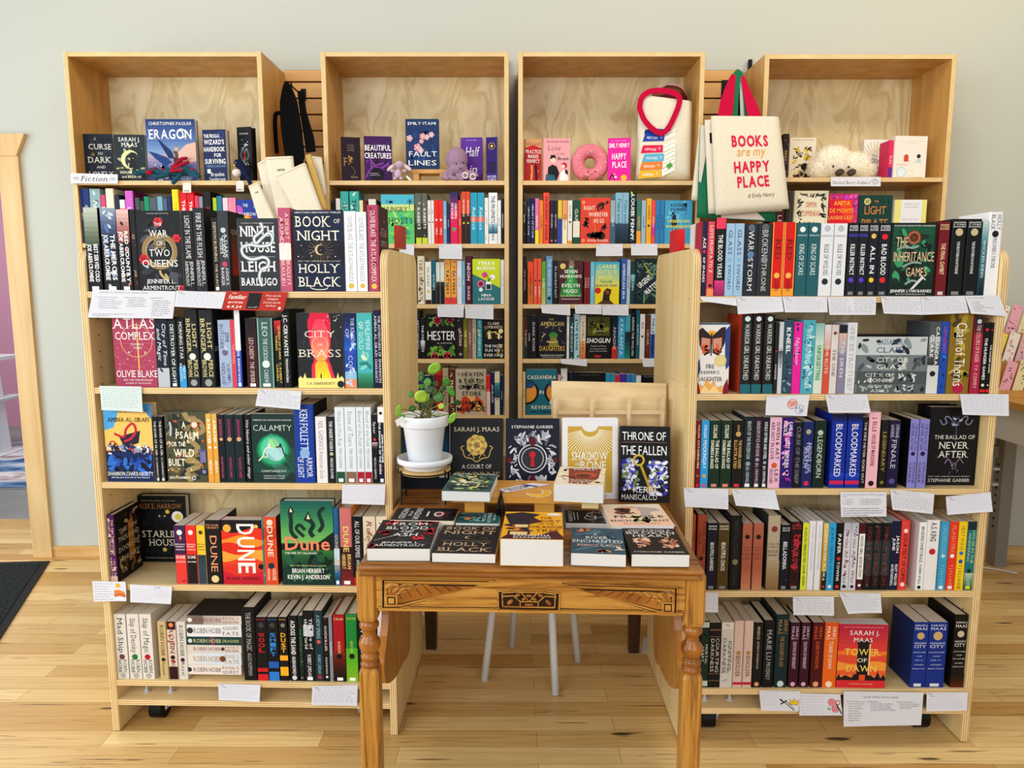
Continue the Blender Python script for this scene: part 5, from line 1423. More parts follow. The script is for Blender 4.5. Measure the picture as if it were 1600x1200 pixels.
row(B, 'third shelf of ' + LB, ZB[2], 710, '''
1074.5 1082 657 p 7a1c20 e8d8b0.b COLLINS;CATCHING FIRE;- @l:e03040 c.82:c08040
1083.5 1094.5 657 p 7a1c20 e8d8b0.b COLLINS;CATCHING FIRE;- @l:e03040 c.82:c08040
1095.3 1107 657 p 3a98d8 e8f4f8.b COLLINS;MOCKINGJAY;- @l:e05a80 c.82:d8a860
1108.3 1125 657 p 1c3c28 f0f0d8.b COLLINS;THE BALLAD OF/SONGBIRDS & SNAKES;- @l:e08a80
1126.3 1143 657 p 1c3c28 f0f0d8.b COLLINS;THE BALLAD OF/SONGBIRDS & SNAKES;- @l:e08a80
1144.5 1160.5 657 p 1c1a1c d8a870.b COLLINS;THE HUNGER GAMES/ILLUSTRATED;- @l:e03a48 c.2:c8a060
1161.5 1176.8 651 p 1c2c34 d0dce0.s BEASTS OF THE FROZEN SUN;JILL CRISWELL @c.66:8a98a0 l:eee
1177.5 1189.5 651 p 3a1c34 d8c8d0.s KINGDOM OF ICE AND BONE;JILL CRISWELL @c.6:9a98a4 l:eee
1190.2 1200.5 652 p 18242c e0e8ec.b SOULS OF FIRE AND STEEL;JILL CRISWELL @c.64:98a4ac l:eee
1201.3 1219.5 652 p eab8d0 5a2030.b GWEN & ART/ARE NOT IN LOVE;LEX/CROUCHER @c.68:c86a40 z.05-.95
1220.3 1239 652 p 3a1c7a f8e8f0.b KAMILAH/COLE;SO LET THEM BURN;- @s22:d848b0,e8a0d8,2a1458,a030a0
1240 1252.8 660 p 17181e 8a8c98.s CURSE OF THE DEEP @s12:4a4c5c,2a2c38
1253.8 1269.6 659 p 24306e c8ccec.s NIGHT OF/THE KING'S/REALM @c.93:d03a58 c.15:a8a888
1271.5 1289 657 p 1a302a c8d8c8 LEGENDBORN @c.18:a8c0b0 z.22-.86
1298 1320.5 647 p 1c3a98 f0f0f4 BLOODMARKED @b.9-.95:d02a60 z.12-.86 g0-.1:101838,1c3080 g.8-.9:2a58c8,1c3a98
1322.5 1345 647 p 1c3a98 f0f0f4 BLOODMARKED @b.9-.95:d02a60 z.12-.86 g0-.1:101838,1c3080 g.8-.9:2a58c8,1c3a98
1346 1354 652 p 15161a d8d8d8.s THE FIRE NEVER GOES OUT @
1355 1372.5 644 p ecb4c0 6a1c38.b J. ELLE;HOUSE OF MARIONNE;- @c.94:2a1420
1375 1386 656 p 1c1e1c b8a050.s LEGENDARY @c.92:8a7a40
1387.5 1404.5 656.5 p 241c48 c8c0dc.s STEPHANIE/GARBER;FINALE;- @c.9:6a5a90 k:14141a
1419.8 1433 655 p 8a88c8 3a3060.s THE BALLAD OF/NEVER AFTER;STEPHANIE/GARBER @c.5:2a2050 k:15151a B:barcode
1434.3 1449 655 p 8a88c8 3a3060.s THE BALLAD OF/NEVER AFTER;STEPHANIE/GARBER @c.5:2a2050 k:15151a
1449.5 1527 636 F+3 15151a fff never @t:2.4
1440 1518 634 G+12 1a1620 fff nevera @t:3 p:1
1436 1512 633 G+16 1c1824 fff neverb @t:3 p:1
''')
row(B, 'fourth shelf of ' + LB, ZB[3], 870, '''
1073 1086 804 h 9a5238 5a2418.s YOUR OWN/TRUE LOVE @c.58:3a1c14
1088.5 1102.5 804 h 9a5238 5a2418.s YOUR OWN/TRUE LOVE @c.58:3a1c14 k:1a1414
1104.5 1120 817 p 1c2236 f0f0e8.b -;BEAUTIFUL DARKNESS;- @H.05,.022:GARCIA H.09,.022:STOHL l:888
1121.5 1138.5 817 p 5c4c20 f0f0e0.b -;BEAUTIFUL CHAOS;- @H.05,.022:GARCIA H.09,.022:STOHL l:888
1140 1158 806 h 15161a 4a483c.s IMMORTAL LONGINGS;CHLOE GONG @c.62:8a8060
1159.3 1174 818 p a86a54 6a2a2a.s - @H.36,.022:CHLOE H.4,.022:GONG H.46,.035:FOUL H.52,.035:LADY c.2:201c2c g.65-1:a86a54,c88a70
1176.3 1191.5 818 p a86a54 6a2a2a.s - @H.36,.022:CHLOE H.4,.022:GONG H.46,.035:FOUL H.52,.035:LADY c.2:201c2c g.65-1:a86a54,c88a70
1198.5 1218 805.5 h b0a28c 5a2840.s - @H.38,.022:CHLOE H.42,.022:GONG H.48,.035:FOUL H.53,.03:HEART c.18:8a3a48 g.6-1:a89880,8a7450 k:3c4444
1219.3 1233 820 p 171a26 e8e8f4.b -;BELLADONNA;- @H.05,.02:ADALYN H.085,.02:GRACE s10:4a3a88,2a2848 l:888 z.02-.92
1233.8 1251.5 816 h 2c1418 d04a58.b -;FOXGLOVE;- @H.05,.02:ADALYN H.085,.02:GRACE s14:a82a3c,5a1c24 l:888 z.02-.92
1252.5 1262 817 p d4e048 24281c.b AN ABSOLUTELY REMARKABLE THING;HANK GREEN @k:1c3040
1262.8 1273.3 814 h e6e6ea a0a0a8.t JOHN GREEN;AN ABUNDANCE OF KATHERINES;- @
1274.2 1284 814 h e6e6ea a0a0a8.t JOHN GREEN;AN ABUNDANCE OF KATHERINES;- @
1285 1292.6 818 p c8a850 f0e8d8.b LOOKING FOR ALASKA @g0-.45:e0c880,c89a48 b.72-1:201814 c.95:e04030
1293.3 1304 817 p 38a0d8 14344c.t JOHN GREEN;THE FAULT IN OUR STARS @c.95:e8e8e8
1304.8 1315.8 817 p 17171a f0f0f0.b PAPER TOWNS @z.12-.88 c.53:d03a30 c.95:e04030
1316.6 1327.5 817 p d0d2da 8a2838.i Turtles All the Way @g0-.15:b0b4c4,c0c4d0 s6:5a2030,3a3c44 c.95:303038
1328.4 1339.2 817 p d0d2da 8a2838.i Turtles All the Way @g0-.15:b0b4c4,c0c4d0 s6:5a2030,3a3c44 c.95:303038
1340.6 1350 817 p 5a1820 2a2024.b GOOD GIRL, BAD BLOOD @b.16-.84:eeeae4 z.18-.82 c.93:eeeeee
1351 1363 817 p 1a1c1e 8a3038.s HOLLY JACKSON @b.26-.78:3a4444 s10:5a6464,242828
1364 1376 817 p 1a1c1e 8a3038.s HOLLY JACKSON @b.26-.78:3a4444 s10:5a6464,242828
1377 1389.6 817 p 1a1c1e 8a3038.s HOLLY JACKSON @b.26-.78:3a4444 s10:5a6464,242828
1391.5 1405.5 815 h 1c2048 f0f0f4.b JASON/JUNE;RILEY WEAVER/GAYBUTANTE BALL @k:a8c8e8
1406.3 1419.3 813 h e05048 4a1018.b COURTESY OF CUPID @c.15:f8e0d8 c.92:f8e0d8
1433.5 1445 816 p eeeeec 2a2c2c.b BRAIDING SWEETGRASS;ROBIN WALL @c.96:1c1c1c k:e4e4e4
1446 1466 812.5 h e8e6e4 2a2a2c.b A.S. KING;- @z.02-.5 c.45:c03038 k:e0dcd8
1467 1480 815 p 4a98c0 8ac8e0.t UNDERDOG;TJ KLUNE @c.5:a8d8ec l:eee
1481 1494.3 815 p e04830 f8a080.t FLASH FIRE;TJ KLUNE @c.5:f0e8e8 l:eee
1495 1508 815 p f0c828 6a5a20.t HEAT WAVE;TJ KLUNE @c.46:4a78b8 c.58:3a60a0 l:b89020
1509 1523.5 815 p 2a7a80 c8e8a0.t HOUSE IN THE/WHISPERING DOOR @b0-.12:1c3840 c.72:283028 g.75-1:a8b8a8,3a6a58 l:d8e040
''')
row(B, 'bottom shelf of ' + LB, ZB[4], 1025, '''
1094.5 1107 970 p 1f3a30 d8e0d8 MORTAL/HEART @b.02-.1:c0d0c0 b.9-.98:b8c8b8 s6:2f5040,2a4a3c
1107.8 1125.4 973 p 1c1a1a d0ccc4 COURTING/DARKNESS @b.1-.12:8a6a50 b.21-.22:8a6a50 b.78-.79:8a6a50 b.89-.9:8a6a50 z.22-.78
1126.3 1145 972.5 p d0ccc4 3a3838 IGNITING/DARKNESS @b.0-.1:e0dcd4 z.22-.8 s6:b8b0a8,e0dcd4
1146 1161 970 h d8bcae 2a1c1c.s BEHOLDER @c.48:b08a60 z.12-.86 b.92-.96:c02a48
1161.8 1176 970 h d8bcae 2a1c1c.s BEHOLDER @c.48:b08a60 z.12-.86 b.92-.96:c02a48
1176.8 1191 972.5 p 1a1a1e e0d0a0.s MALINDA LO;LAST NIGHT AT THE TELEGRAPH CLUB;- @c.95:e8a080
1192.5 1209.5 970 h 17191c 9aa0a4.b MARIE LU;PRODIGY @z.12-.9
1211 1231.5 961 h 18383c b08a58.s SARAH J./MAAS;THE ASSASSIN'S BLADE;- @c.95:c8d8d8 w:15
1233.5 1248 972.5 p 48142e e0c8d8.s SARAH J./MAAS;CROWN OF MIDNIGHT;- @c.95:d8b0c8
1250.5 1264.5 972.5 p 48142e e0c8d8.s SARAH J./MAAS;CROWN OF MIDNIGHT;- @c.95:d8b0c8
1268 1285.5 972.5 p 5a1820 e86a30.s SARAH J./MAAS;QUEEN OF SHADOWS;- @c.95:e8a080
1287 1307.5 972.5 p e8742c f8f0d8.s SARAH J./MAAS;TOWER OF DAWN;- @c.95:f8e0c0 g0-.3:d86028,e8742c
1309 1384 975 F d8403c fff tower @t:4.5 p:1 r:-2
1425 1448 972 p 1c3c88 e8ecf8.s - @H.05,.026:SARAH_J. H.1,.04:MAAS H.32,.022:CRESCENT H.37,.045:CITY H.46,.013:HOUSE H.52,.013:OF H.58,.013:SKY H.65,.013:AND H.71,.013:BREATH c.21:c8a878 l:ddd k:1a3470 B:barcode
1449 1477.5 972 p 1c3c88 e8ecf8.s - @H.05,.026:SARAH_J. H.1,.04:MAAS H.32,.022:CRESCENT H.37,.045:CITY H.46,.013:HOUSE H.52,.013:OF H.58,.013:SKY H.65,.013:AND H.71,.013:BREATH c.21:c8a878 l:ddd k:1a3470
1488 1515.5 961 h 1a1614 f0ece4.s - @H.1,.026:SARAH_J. H.15,.04:MAAS H.36,.022:CRESCENT H.41,.045:CITY H.5,.013:HOUSE H.55,.013:OF H.6,.013:FLAME H.66,.013:AND H.71,.013:SHADOW c.26:c8b8a0 l:ddd g.8-1:1c1614,6a2a18 w:15
''')
# ------------------------------------------------------------------ books in the wall bookcases
LC, LD, LE, LF = 'Fiction bookcase', 'octopus bookcase', 'donut bookcase', 'fluffy toy bookcase'
row(Cc, 'display shelf of ' + LC, 1.888, 240, '''
131.5 176 209 F+6 202838 fff curse @t:2.8 r:3
179 226 210 F+5 2c383c fff sky @t:4 r:3
230 306.5 186 G+6 3a5488 fff eragon @t:3.5 p:1
317 355 203 G+3 223460 fff wizard @t:3.5 r:-7
371 396 199 G+8 1a1c22 fff caraval @t:3.6 r:-14 P:17181c
''')
row(Cc, 'second row of ' + LC, 1.61, 345, '''
122.5 131 294.5 p 1c3c78 d8d8a0.b GENTLE @
132 141.5 294.5 p 1c3c78 d8d8a0.b GENTLE @
143 159 295 p 8aa4a8 e8e8e8.i NOVEL @s8:d0dcdc,4a6a70
160 166.5 304.5 p d0507a f0d8d8 ROSE @b.25-1:e8d8d0
167.5 180 294.5 h e4dcc4 8a8478 - @
181.5 188 304 p 2a3448 c8c8d0 NIGHT @b.3-1:d8d8d4
189 196.5 312 p e8e0dc c83030 TALE @b.2-.5:d03a38
197.5 210 298 h c86ac0 f0d0f0.b LOVE @k:802a70
213 219.5 309 p 50585c d0d0d0 GREY @
220.5 226 314 p 4a5a50 c8d8c8 FERN @
227 234.5 307 p 1f8a68 e8f0e0 ISLE @
235.5 246.5 309 p 5a666c b8c4c8 STONE/FIELD @
247.5 255.5 307 p 7aa0b8 d8e8f0 SEA @
256.5 262.5 310 p 5a6a78 e0e4e8 RAIN @
263.5 269 306 p 203a68 c8d0e8 DEEP @
270.5 281 296 h f0d42c d8a020.b YELLOW @
283 293.5 299 p d8202c f4f0f0.b THE WIVES @
294.5 304.5 299 p d8202c f4f0f0.b THE WIVES @
306 311.5 306 p e0406a f8d8e0 PINK @
312.5 318 307 p 8a8c94 3a3c44 ASH @
320 331.5 299 h 17171a d02430.s Rouge @
334 339.5 309 p a0c030 f0f4d8 LIME @
340.5 348 306 p 2a7a90 c8e8f0 TIDE @
349.5 357 309 p f0c8d0 b06a80 PETAL @
358 369.5 309 p e08aa0 a83a58 BLUSH/DAYS @
371 404 312 F 2a4a98 fff rainbow @t:2.5
405 411 306 p e8e8ec 5a5a68 WHITE @
''', vis=28)
row(Dc, 'display shelf of ' + LD, 1.888, 245, '''
533 562 213.6 F+4 2c1428 fff finale @t:3.2 r:12 s:FINALE
569 611.5 212.4 F+4 4a1a60 fff creatures @t:2.8 r:6 s:LE_BEAUTIFUL_CREATURES
720 754 215 F+13 6a3a98 fff half @t:2.6 r:-5
759.5 777 214.5 F+4 3a1c7a fff house @t:3 r:-8
''')
row(Dc, 'second row of ' + LD, 1.608, 340, '''
519.5 524 312 p 2a2c30 e0e0e0 INK @b.3-1:d8d8d8
525.5 532 310 p e4e0d8 6a6458 SALT @
533 545 299 p 48a8a0 204848.b THE TIDE @s4:c8e0d0
547 561 299 p 48a8a0 204848.b THE TIDE @s4:c8e0d0
562 567.5 313 p e0d4a8 8a7a4a SAND @
568.5 574 313 p 6a1c24 e0c8c8 THE RED @
576 588 311 h d8d8d0 4a4a44 - @k:2a2a24
596 647 304 F 68c070 fff ghosts @t:2.6
649.8 658.6 302 p 6a6e62 e0e0d8.b RABBITS @b.6-.9:3a4030 b.88-1:c8d038 s4:a8a898
659.4 667.6 302 p 6a6e62 e0e0d8.b RABBITS @b.6-.9:3a4030 b.88-1:c8d038 s4:a8a898
668.4 673.2 313 p e0dcd8 4a4a4a SUN @c.5:404040
673.8 678 313 p e0dcd8 4a4a4a SUN @c.5:404040
678.7 685 313 p e03020 f8d8d0 FIRE @c.45:f0e0d8
685.6 692 313 p e03020 f8d8d0 FIRE @c.45:f0e0d8
692.6 697.7 314 p 7aa8c8 f0f4f8.b HARBOR @s5:3a6a90
698.3 703 318 p 3a3458 b8b0d0 DUSK @
703.6 715.6 299.4 h d82868 f0e0e8.b GREEN/SMOKE @g0-.5:3a3068,e03878 c.72:58a868 k:6a2040
716.2 720.7 313 p d8503c f0c8b8 SOLE @
721.4 727.8 299.5 p d85a38 f0d8c8.b WOMAN @b.42-1:2a2a30 c.6:c8c840
728.4 734.4 299.5 p d85a38 f0d8c8.b WOMAN @b.42-1:2a2a30 c.6:c8c840
735.4 745.6 301 p 3a98b8 e0f0f4.i Rebecca @b.47-.57:e07868
746.3 756.7 301 p 3a98b8 e0f0f4.i Rebecca @b.47-.57:e07868
757.4 763 309 p e8e4dc 7a8a58 LEAF @s4:a8b080
763.7 777 301 p e4e8ec 2a2c34.b THE PROPHETS;ROBERT JONES JR @g.6-.8:a8c8d8,3a6a88
777.6 782.6 313 p e8e4dc 8a8478 BONE @
783.3 790 310 h 1c2434 d8dce4.b RHAPSODY @
''')
row(Dc, 'third row of ' + LD, 1.334, 440, '''
641.5 651.5 401.5 p 3a3a30 e8d8b8.b EVERY SUMMER @s18:c87038,4a8a58,d8b050
652.3 663.5 400 h dcd0b4 3a342c.s THE LIBRARY @e:b8a888 s3:4a4438
664.5 673.8 409 p e4e4dc 7a7a68 ISLAND @c.7:c8c058 b.9-1:4a2020
674.6 681 406 p 1f6a78 c8e0e4 WATERS @b.62-1:1c2028
681.6 687.3 409.5 p d4d8cc 6a6a60 NO/TWO @b.47-1:1c1e22
688 694.4 409.5 p d4d8cc 6a6a60 NO/TWO @b.47-1:1c1e22
695 703.8 406 p e8a050 26242a.b TATTERS @s10:3a98a8,d83a48,e8d8b0 b.85-1:d84850
704.6 713.4 406 p e8a050 26242a.b TATTERS @s10:3a98a8,d83a48,e8d8b0 b.85-1:d84850
714.2 721.4 407 p d8dae8 8a8aa0 BLUE @
722 726.6 408 p 78a8c0 e0f0f4 AIR @
727.3 737.4 400 h 5a1c3c e0d0d8.b NEON;DARK @
738.3 781.5 404.6 F c4d42c fff yerba @t:2.6
782.3 790 406 p dcdcdc a0a0a0 NOVEL @
''')
row(Dc, 'fourth row of ' + LD, 1.081, 530, '''
645.6 656 485.5 h 24384c c8d4e0.s FIFTY WORDS/FOR RAIN @
657 664 497.5 p 1a1a1c e0e0e0.b THE FORESTS @g.55-.8:d8d8d8,4a4a4a
665.2 714.3 490.7 F 17181a fff hester @t:2.6
715.2 723.4 497.5 p 2a2428 d8b8c0.b ROSES @s12:8a4a5a,d8a0b0 
724.2 730.6 497.5 p 7a7a20 e8e0a0.b THE VINE @
731.4 737.2 497.5 p 8a6a68 e0c8c0 EARTH @
738 743.8 497.5 p b8a890 5a5040 DUNES @s5:d8c8a8,8a7a60
744.8 753.6 497.5 p 2a8a90 d8f0f0.s MY GOVERNESS @s3:e8b050
754.8 791 498.6 F 17171a fff lombardo @t:2.6
''')
row(Dc, 'fifth row of ' + LD, .815, 610, '''
647.5 653 585.5 p e4e0d8 6a3a30 LOST @
654 660.6 586 p 2a3a78 d8d8e8 SKY @
661.6 672.5 587 p 24384c c8d4e0 RIVERS @s6:4a6a88
673.4 679.5 586 p 24344a d8d8e8 COVE @
680.7 690.4 579 p c82830 1c1416.b LAUREL @b.1-.5:8a1c20
691.6 700.8 575 h a89a84 5a4a3a.s THE KEEPER @
701.6 711 576.7 p 6a3a28 e8d8c0.b MARKET @s16:c87848,2a2420,e0c8a0
712 759.6 576.7 F b8ac94 fff heaven @t:2.8
760.3 766 586 p d82830 f4f0e8 LUCKY @b.42-1:e8c8b8
766.7 772.4 582 p 1c2858 d8dcf0.b AN ISLAND @
773 780.8 581 p d8d4b8 2a2c34.b LEAVE @g.25-.6:4a9aa8,2a5a68
781.6 786 586 p 2a3038 b8c0c8 STORM @
786.6 794 586 p 2a58a0 d8e4f4 OCEANS @g.5-1:3a6ab0,88a8c8
''')
row(Ec, 'display shelf of ' + LE, 1.888, 245, '''
820.5 846 216.6 F+5 a83038 fff practice @t:2.6 r:8 s:PRACTICE
849 891 216 F+4 e8a0a8 fff brain @t:2.4 r:2
949.5 984.5 216 F+3 e02898 fff happy @t:2.6 r:-9
''')
row(Ec, 'second row of ' + LE, 1.608, 345, '''
815.5 821 301 p 1c1c1e e0dcd0 THE BEE @s8:d8d0c0,c83a30
823.5 828.6 310 p 1c2850 c8d0e8 LIBRARY OF STONE @
829.4 835.4 310 p 1c2850 c8d0e8 LIBRARY OF STONE @
836.2 841.8 310 p e078a8 f8f0f0 SPRING @b.7-1:f0d838
842.6 848.4 313 p e88838 4a2a18 SUMMER @
849 858.4 301 h e85a48 5a1c1c.b AN ORDINARY WONDER @
859.4 865 313 p 382838 c8b8c8 BROKEN @c.93:d88aa0
865.6 871 313 p 382838 c8b8c8 BROKEN @c.93:d88aa0
871.8 878 313 p d8c050 4a4428 GOLD @b.42-1:2a50a8
878.8 886.4 313 p e89868 4a2a20 PEACH @b.45-1:e8e4c0
887.2 894 313 p e4e0d4 5a6a3a OLIVES @c.5:4a6a38 b.93-1:e89038
895.4 906 313 p 1f5a48 e0d8c0 GARDEN @b.48-.85:e8e0d0
907 953 309 F d8503c fff wherever @t:2.6
953.8 961 313 p 98a4a8 e0e4e4 MIST @b.5-1:4a6a80
961.7 972 301 p 88b0c8 1c2c38.i Tides and Silver @g.6-1:3a5a70,1c3040
972.6 982 301 p 88b0c8 1c2c38.i Tides and Silver @g.6-1:3a5a70,1c3040
982.7 994 299 h 18242c f0f4f4.b LOUISE PENNY @s8:2a6a78,c8d838
994.7 1001.6 313 p 4a7a70 e8a848 WREN @b.7-1:e89a40
1002.4 1009 313 p 98b0c0 3a4a5a CALM @
1010 1017.6 310 p e8a838 6a3a18 AMBER @c.6:4a2a18
1018.4 1023.6 313 p e85a58 f8e0d8 CORAL @b.55-.8:c03a90
1024.2 1031 313 p 3a80b0 1c2c40 NORTH @
1031.6 1037.8 313 p 3a80b0 1c2c40 NORTH @
1038.6 1081.5 313 F 4a98c0 fff powers @t:2.6
''')
row(Ec, 'third row of ' + LE, 1.334, 440, '''
814 822.6 400.6 p 16181c 9a9c9c NEW ANIMAL @
824.6 833.2 409 p e0582c 4a2018 CANYON @b.5-1:c87030
834 839.3 404 p e06048 f4e8e0 POPPY @c.48:2a1c1c
840 845.7 404 p e06048 f4e8e0 POPPY @c.48:2a1c1c
846.4 852.6 408.5 p 6a9a38 e8f0d0 ACRE @g.5-1:8aa850,b8c070
853.2 863.4 400 h 6a90b0 d0e0ec.s THE WINTER SEA @c.88:202c3c
864.6 871.8 407 p 1c2026 c0c4c8 IN AN INSTANT @
873.4 910.4 407 F 5a2c34 fff evelyn @t:2.6
912.8 922 408.5 p 7a1c24 e0b8b0 DAISY/JONES @
922.6 929 409 p 78b8d0 e8f4f8 MALIBU @
929.8 967.6 409 F 58b0d0 fff carrie @t:2.6
970.8 978.8 404 p 3a6aa0 e0ecf4.b AMERICAN SEA @
979.5 984.6 405.6 p b0bcd0 2a3448.b WILLOW @
985.2 992.2 409 p 1f484c d0e0e0 HAVEN @g.3-.6:7ab0b8,2a5a60
993.2 1035.6 404 F 22343a fff urgent @t:2.6
''')
row(Ec, 'fourth row of ' + LE, 1.081, 530, '''
813.6 817.6 496 p 5a6a50 c8d0b8 MOSS @
818.2 824.3 496 p 5a2420 d8b8a8 THE HUNT @b.5-1:243c2c
824.9 829 493 p 17171a e0e0e0 BONES @
829.6 838 492.5 p 141619 c0c4c8 DARK RIVER @
841.2 884.6 493 F 1c2030 fff daughters @t:2.6
885.6 889.2 494 p e4e0dc b02838 OLIVE @
889.9 896.6 496 p 1f5058 d8e8e8 THE PROUD @s5:d8e8e8
897.2 905.6 490.7 p a8ccd8 1c2c34.b THE CRANE @s4:3a5a68
906.4 915 492.5 p e0d4bc 7a3028.s HOMELAND @g.6-1:e8a878,c87848
915.8 954.6 494 F 1c1a1a fff shogun @t:2.6
955.8 964.6 496 p 1c2c48 d8c0b0 ARIADNE @b.7-1:c03a30
965.4 976.2 492.5 p 4a9ac0 e0f0f8.s ATALANTA @
976.9 984.4 490.7 p 58a0b8 1c3440 CIRCE @g.4-1:1c3440,2a8a78
985.2 992.4 490.7 p 17191c d0d0c8.b AMONG THE WOLVES @
993.8 999 484.6 p 1f6a78 d8ecf0 GLASS TOWN @
999.8 1007.2 490.7 p e0dcdc 5a3a68 IRIS @c.5:6a3a78
1008.2 1016 492.5 p 6a3a28 d8c0a0 CEDAR @s5:8a5a40
1016.4 1023.8 490.7 p b8d4e8 1c3458.b THE LATECOMER @b.45-1:2a58a0
1024.8 1033.6 495 p 1c2038 d8dce8.b QUEENS OF THE AGE @
''')
row(Ec, 'fifth row of ' + LE, .815, 615, '''
814.3 821 581 p d8cc9c 4a4438 LETTERS @
822.4 870 577 F 2a7a88 fff cassandra @t:2.6
871.6 876 586 p e0a0b0 7a3048 ROSE @
876.7 886.4 576 h e8e4dc 2a2a2c.b RABBIT @s3:2a2a2c
888.6 894.6 582 p 1c2450 c8cce0 NOON @
896.2 945 582 F 16181b fff darka @t:2.6
946 953 584 p 3a90b8 d8ecf4 HER @
953.6 960 584 p 3a90b8 d8ecf4 HER @
960.6 967.6 585.4 p e0e0e4 c03038 US @b0-.3:d03038
968.4 977.4 584.4 p 5a3a98 d8c8f0.b FOX @
978.2 985.2 585 p 3a80b8 e0ecf4 MAY @
986 993 585 p 4a88c0 d03a48 JUNE @
993.6 1001 587 p e4e4e8 7a7a88 SNOW @
1002.2 1031 586 F 17191c fff darkb @t:2.6
''')
row(Fc_, 'display shelf of ' + LF, 1.902, 245, '''
1223.5 1232 209 p 2c2018 b89a70 BEES @s8:8a6a40,4a3424
1233.5 1274 215 F+14 e8dcc8 fff witches @t:2.8
1349 1387 218 F+16 eeebe6 fff sun @t:2.6 r:2
1388.5 1395.5 219 p+4 d8386a f8d0d8 SUN @b.7-1:6a3a88 w:9
1397 1450 212 F+3 ece4dc fff blank @t:2.6 r:5
''')
row(Fc_, 'second row of ' + LF, 1.61, 330, '''
1211.5 1226 326 p 5a1820 e0c8c0 LEAH @
1228 1231.5 300 p 3a3428 c8c0a8 - @
1232.3 1237.6 300 p 4a4434 c8c0a8 - @
1240.5 1293.5 298 G d8d0b0 fff demon @t:3.6
1295 1340 302.5 F d0406a fff anita @t:2.8
1341.5 1393.5 305 F 1f4a44 fff pirate @t:2.8
1397.5 1447.5 312 F e4e4e8 fff yellow @t:2.8
''')
# ------------------------------------------------------------------ the carved table
OAK = wood('golden_oak', [(0.3, '744614'), (0.42, 'ac742c'), (0.58, 'c08a3c'), (0.8, 'cc9a4c')], (5.0, 90, 90), 0.34, 0.08, 6, .8)
OAKV = wood('golden_oak_upright', [(0.3, '744614'), (0.42, 'a8702c'), (0.58, 'bc8438'), (0.8, 'ca9648')], (100, 100, 5), 0.3, 0.08, 6, .8)
TOPW = wood('worn_oak_top', [(0.3, '5c3410'), (0.45, '8a5520'), (0.62, 'a46c2c'), (0.8, 'bc8440')], (4.0, 70, 60), 0.25, 0.08, 6, .8)
STAIN_SHADOW = mat('3a2008', .6)  # brown of the carving recesses: old stain with their shadow painted in
TURN = wood('turned_oak', [(0.25, '6a3a10'), (0.5, '9a5c1e'), (0.75, 'b87a30')], (14, 14, 9), 0.2, 0.05)
SHADED_LEG = wood('shaded_oak_leg', [(0.3, '2c1a0e'), (0.7, '4a2e18')], (44, 44, 3), 0.4)  # rear legs: oak darkened to paint in the shadow under the table
TRZ = math.radians(-2.0)
TM = Matrix.Translation((.0415, 1.669, 0)) @ Matrix.Rotation(TRZ, 4, 'Z')
TZ = .765
table = empty('carved_table', 'golden oak table with carved apron and turned legs, covered in books', 'table', TM)
TH_ = .409   # half width of the top
TD = 1.13
mb = MB()
prof = [(0, .733), (.006, .7345), (.010, .741), (.004, .745), (-.002, .7515), (.000, .759), (.008, .765)]
loops = []
for off, z in prof:
    loops.append([(-TH_ - .0 + off, off, z), (TH_ - off, off, z), (TH_ - off, TD - off, z), (-TH_ + off, TD - off, z)])
vs = [p for l in loops for p in l]
fs = []
for k in range(len(loops) - 1):
    for i in range(4):
        j = (i + 1) % 4
        fs.append((k * 4 + i, k * 4 + j, (k + 1) * 4 + j, (k + 1) * 4 + i))
fs += [(3, 2, 1, 0), tuple((len(loops) - 1) * 4 + i for i in range(4))]
mb.mesh(vs, fs, TOPW)
mod(mb.build('table_top', table), 'BEVEL', width=.004, segments=2, limit_method='ANGLE')
TN = Vector((math.sin(TRZ), -math.cos(TRZ), 0))
AY = .030            # apron front plane in table space
AP = TM @ Vector((0, AY, 0))
TMI = TM.inverted()


def ap(px, py):
    q = TMI @ onplane(px, py, AP, TN)
    return q.x, q.z


LX = .397      # leg centres
mb = MB()
mb.box(-LX + .025, AY, .642, LX - .025, AY + .022, .7329, OAK)
apron = mb.build('apron', table)
mb = MB()
mb.box(-LX + .029, AY - .003, .636, LX - .029, AY + .02, .6418, OAK)
mb.box(-LX + .029, AY - .0012, .6455, LX - .029, AY - .0001, .647, STAIN_SHADOW)
mb.build('apron_bead', apron)


def ridge(mb, pts, w, d, m, close=False):
    """a raised rib following points (x, z) on the apron"""
    P = [Vector((x, z)) for x, z in pts]
    if close:
        P.append(P[0])
    for a, b in zip(P, P[1:]):
        t = (b - a)
        if t.length < 1e-6:
            continue
        n = Vector((-t.y, t.x)).normalized() * w / 2
        e = t.normalized() * w / 2
        q = [a - e + n, a - e - n, b + e - n, b + e + n]
        mb.prism([(v.x, AY - d, v.y) for v in q], (0, d - .0002, 0), m)


def flat(mb, pts, d, m):
    mb.face([(x, AY - d, z) for x, z in pts], m)


def leaf(mb, cx, cz, rx, rz, a, m):
    vs, fs = [], []
    n = 14
    for r_, d in ((1, .0043), (.7, .0060), (.25, .0070)):
        for i in range(n):
            q = 6.2832 * i / n
            x, z = rx * r_ * math.cos(q), rz * r_ * math.sin(q)
            vs.append((cx + x * math.cos(a) - z * math.sin(a), AY - d, cz + x * math.sin(a) + z * math.cos(a)))
    for k in range(2):
        for i in range(n):
            j = (i + 1) % n
            fs.append((k * n + i, k * n + j, (k + 1) * n + j, (k + 1) * n + i))
    fs.append(tuple(2 * n + i for i in range(n)))
    mb.mesh(vs, fs, m)


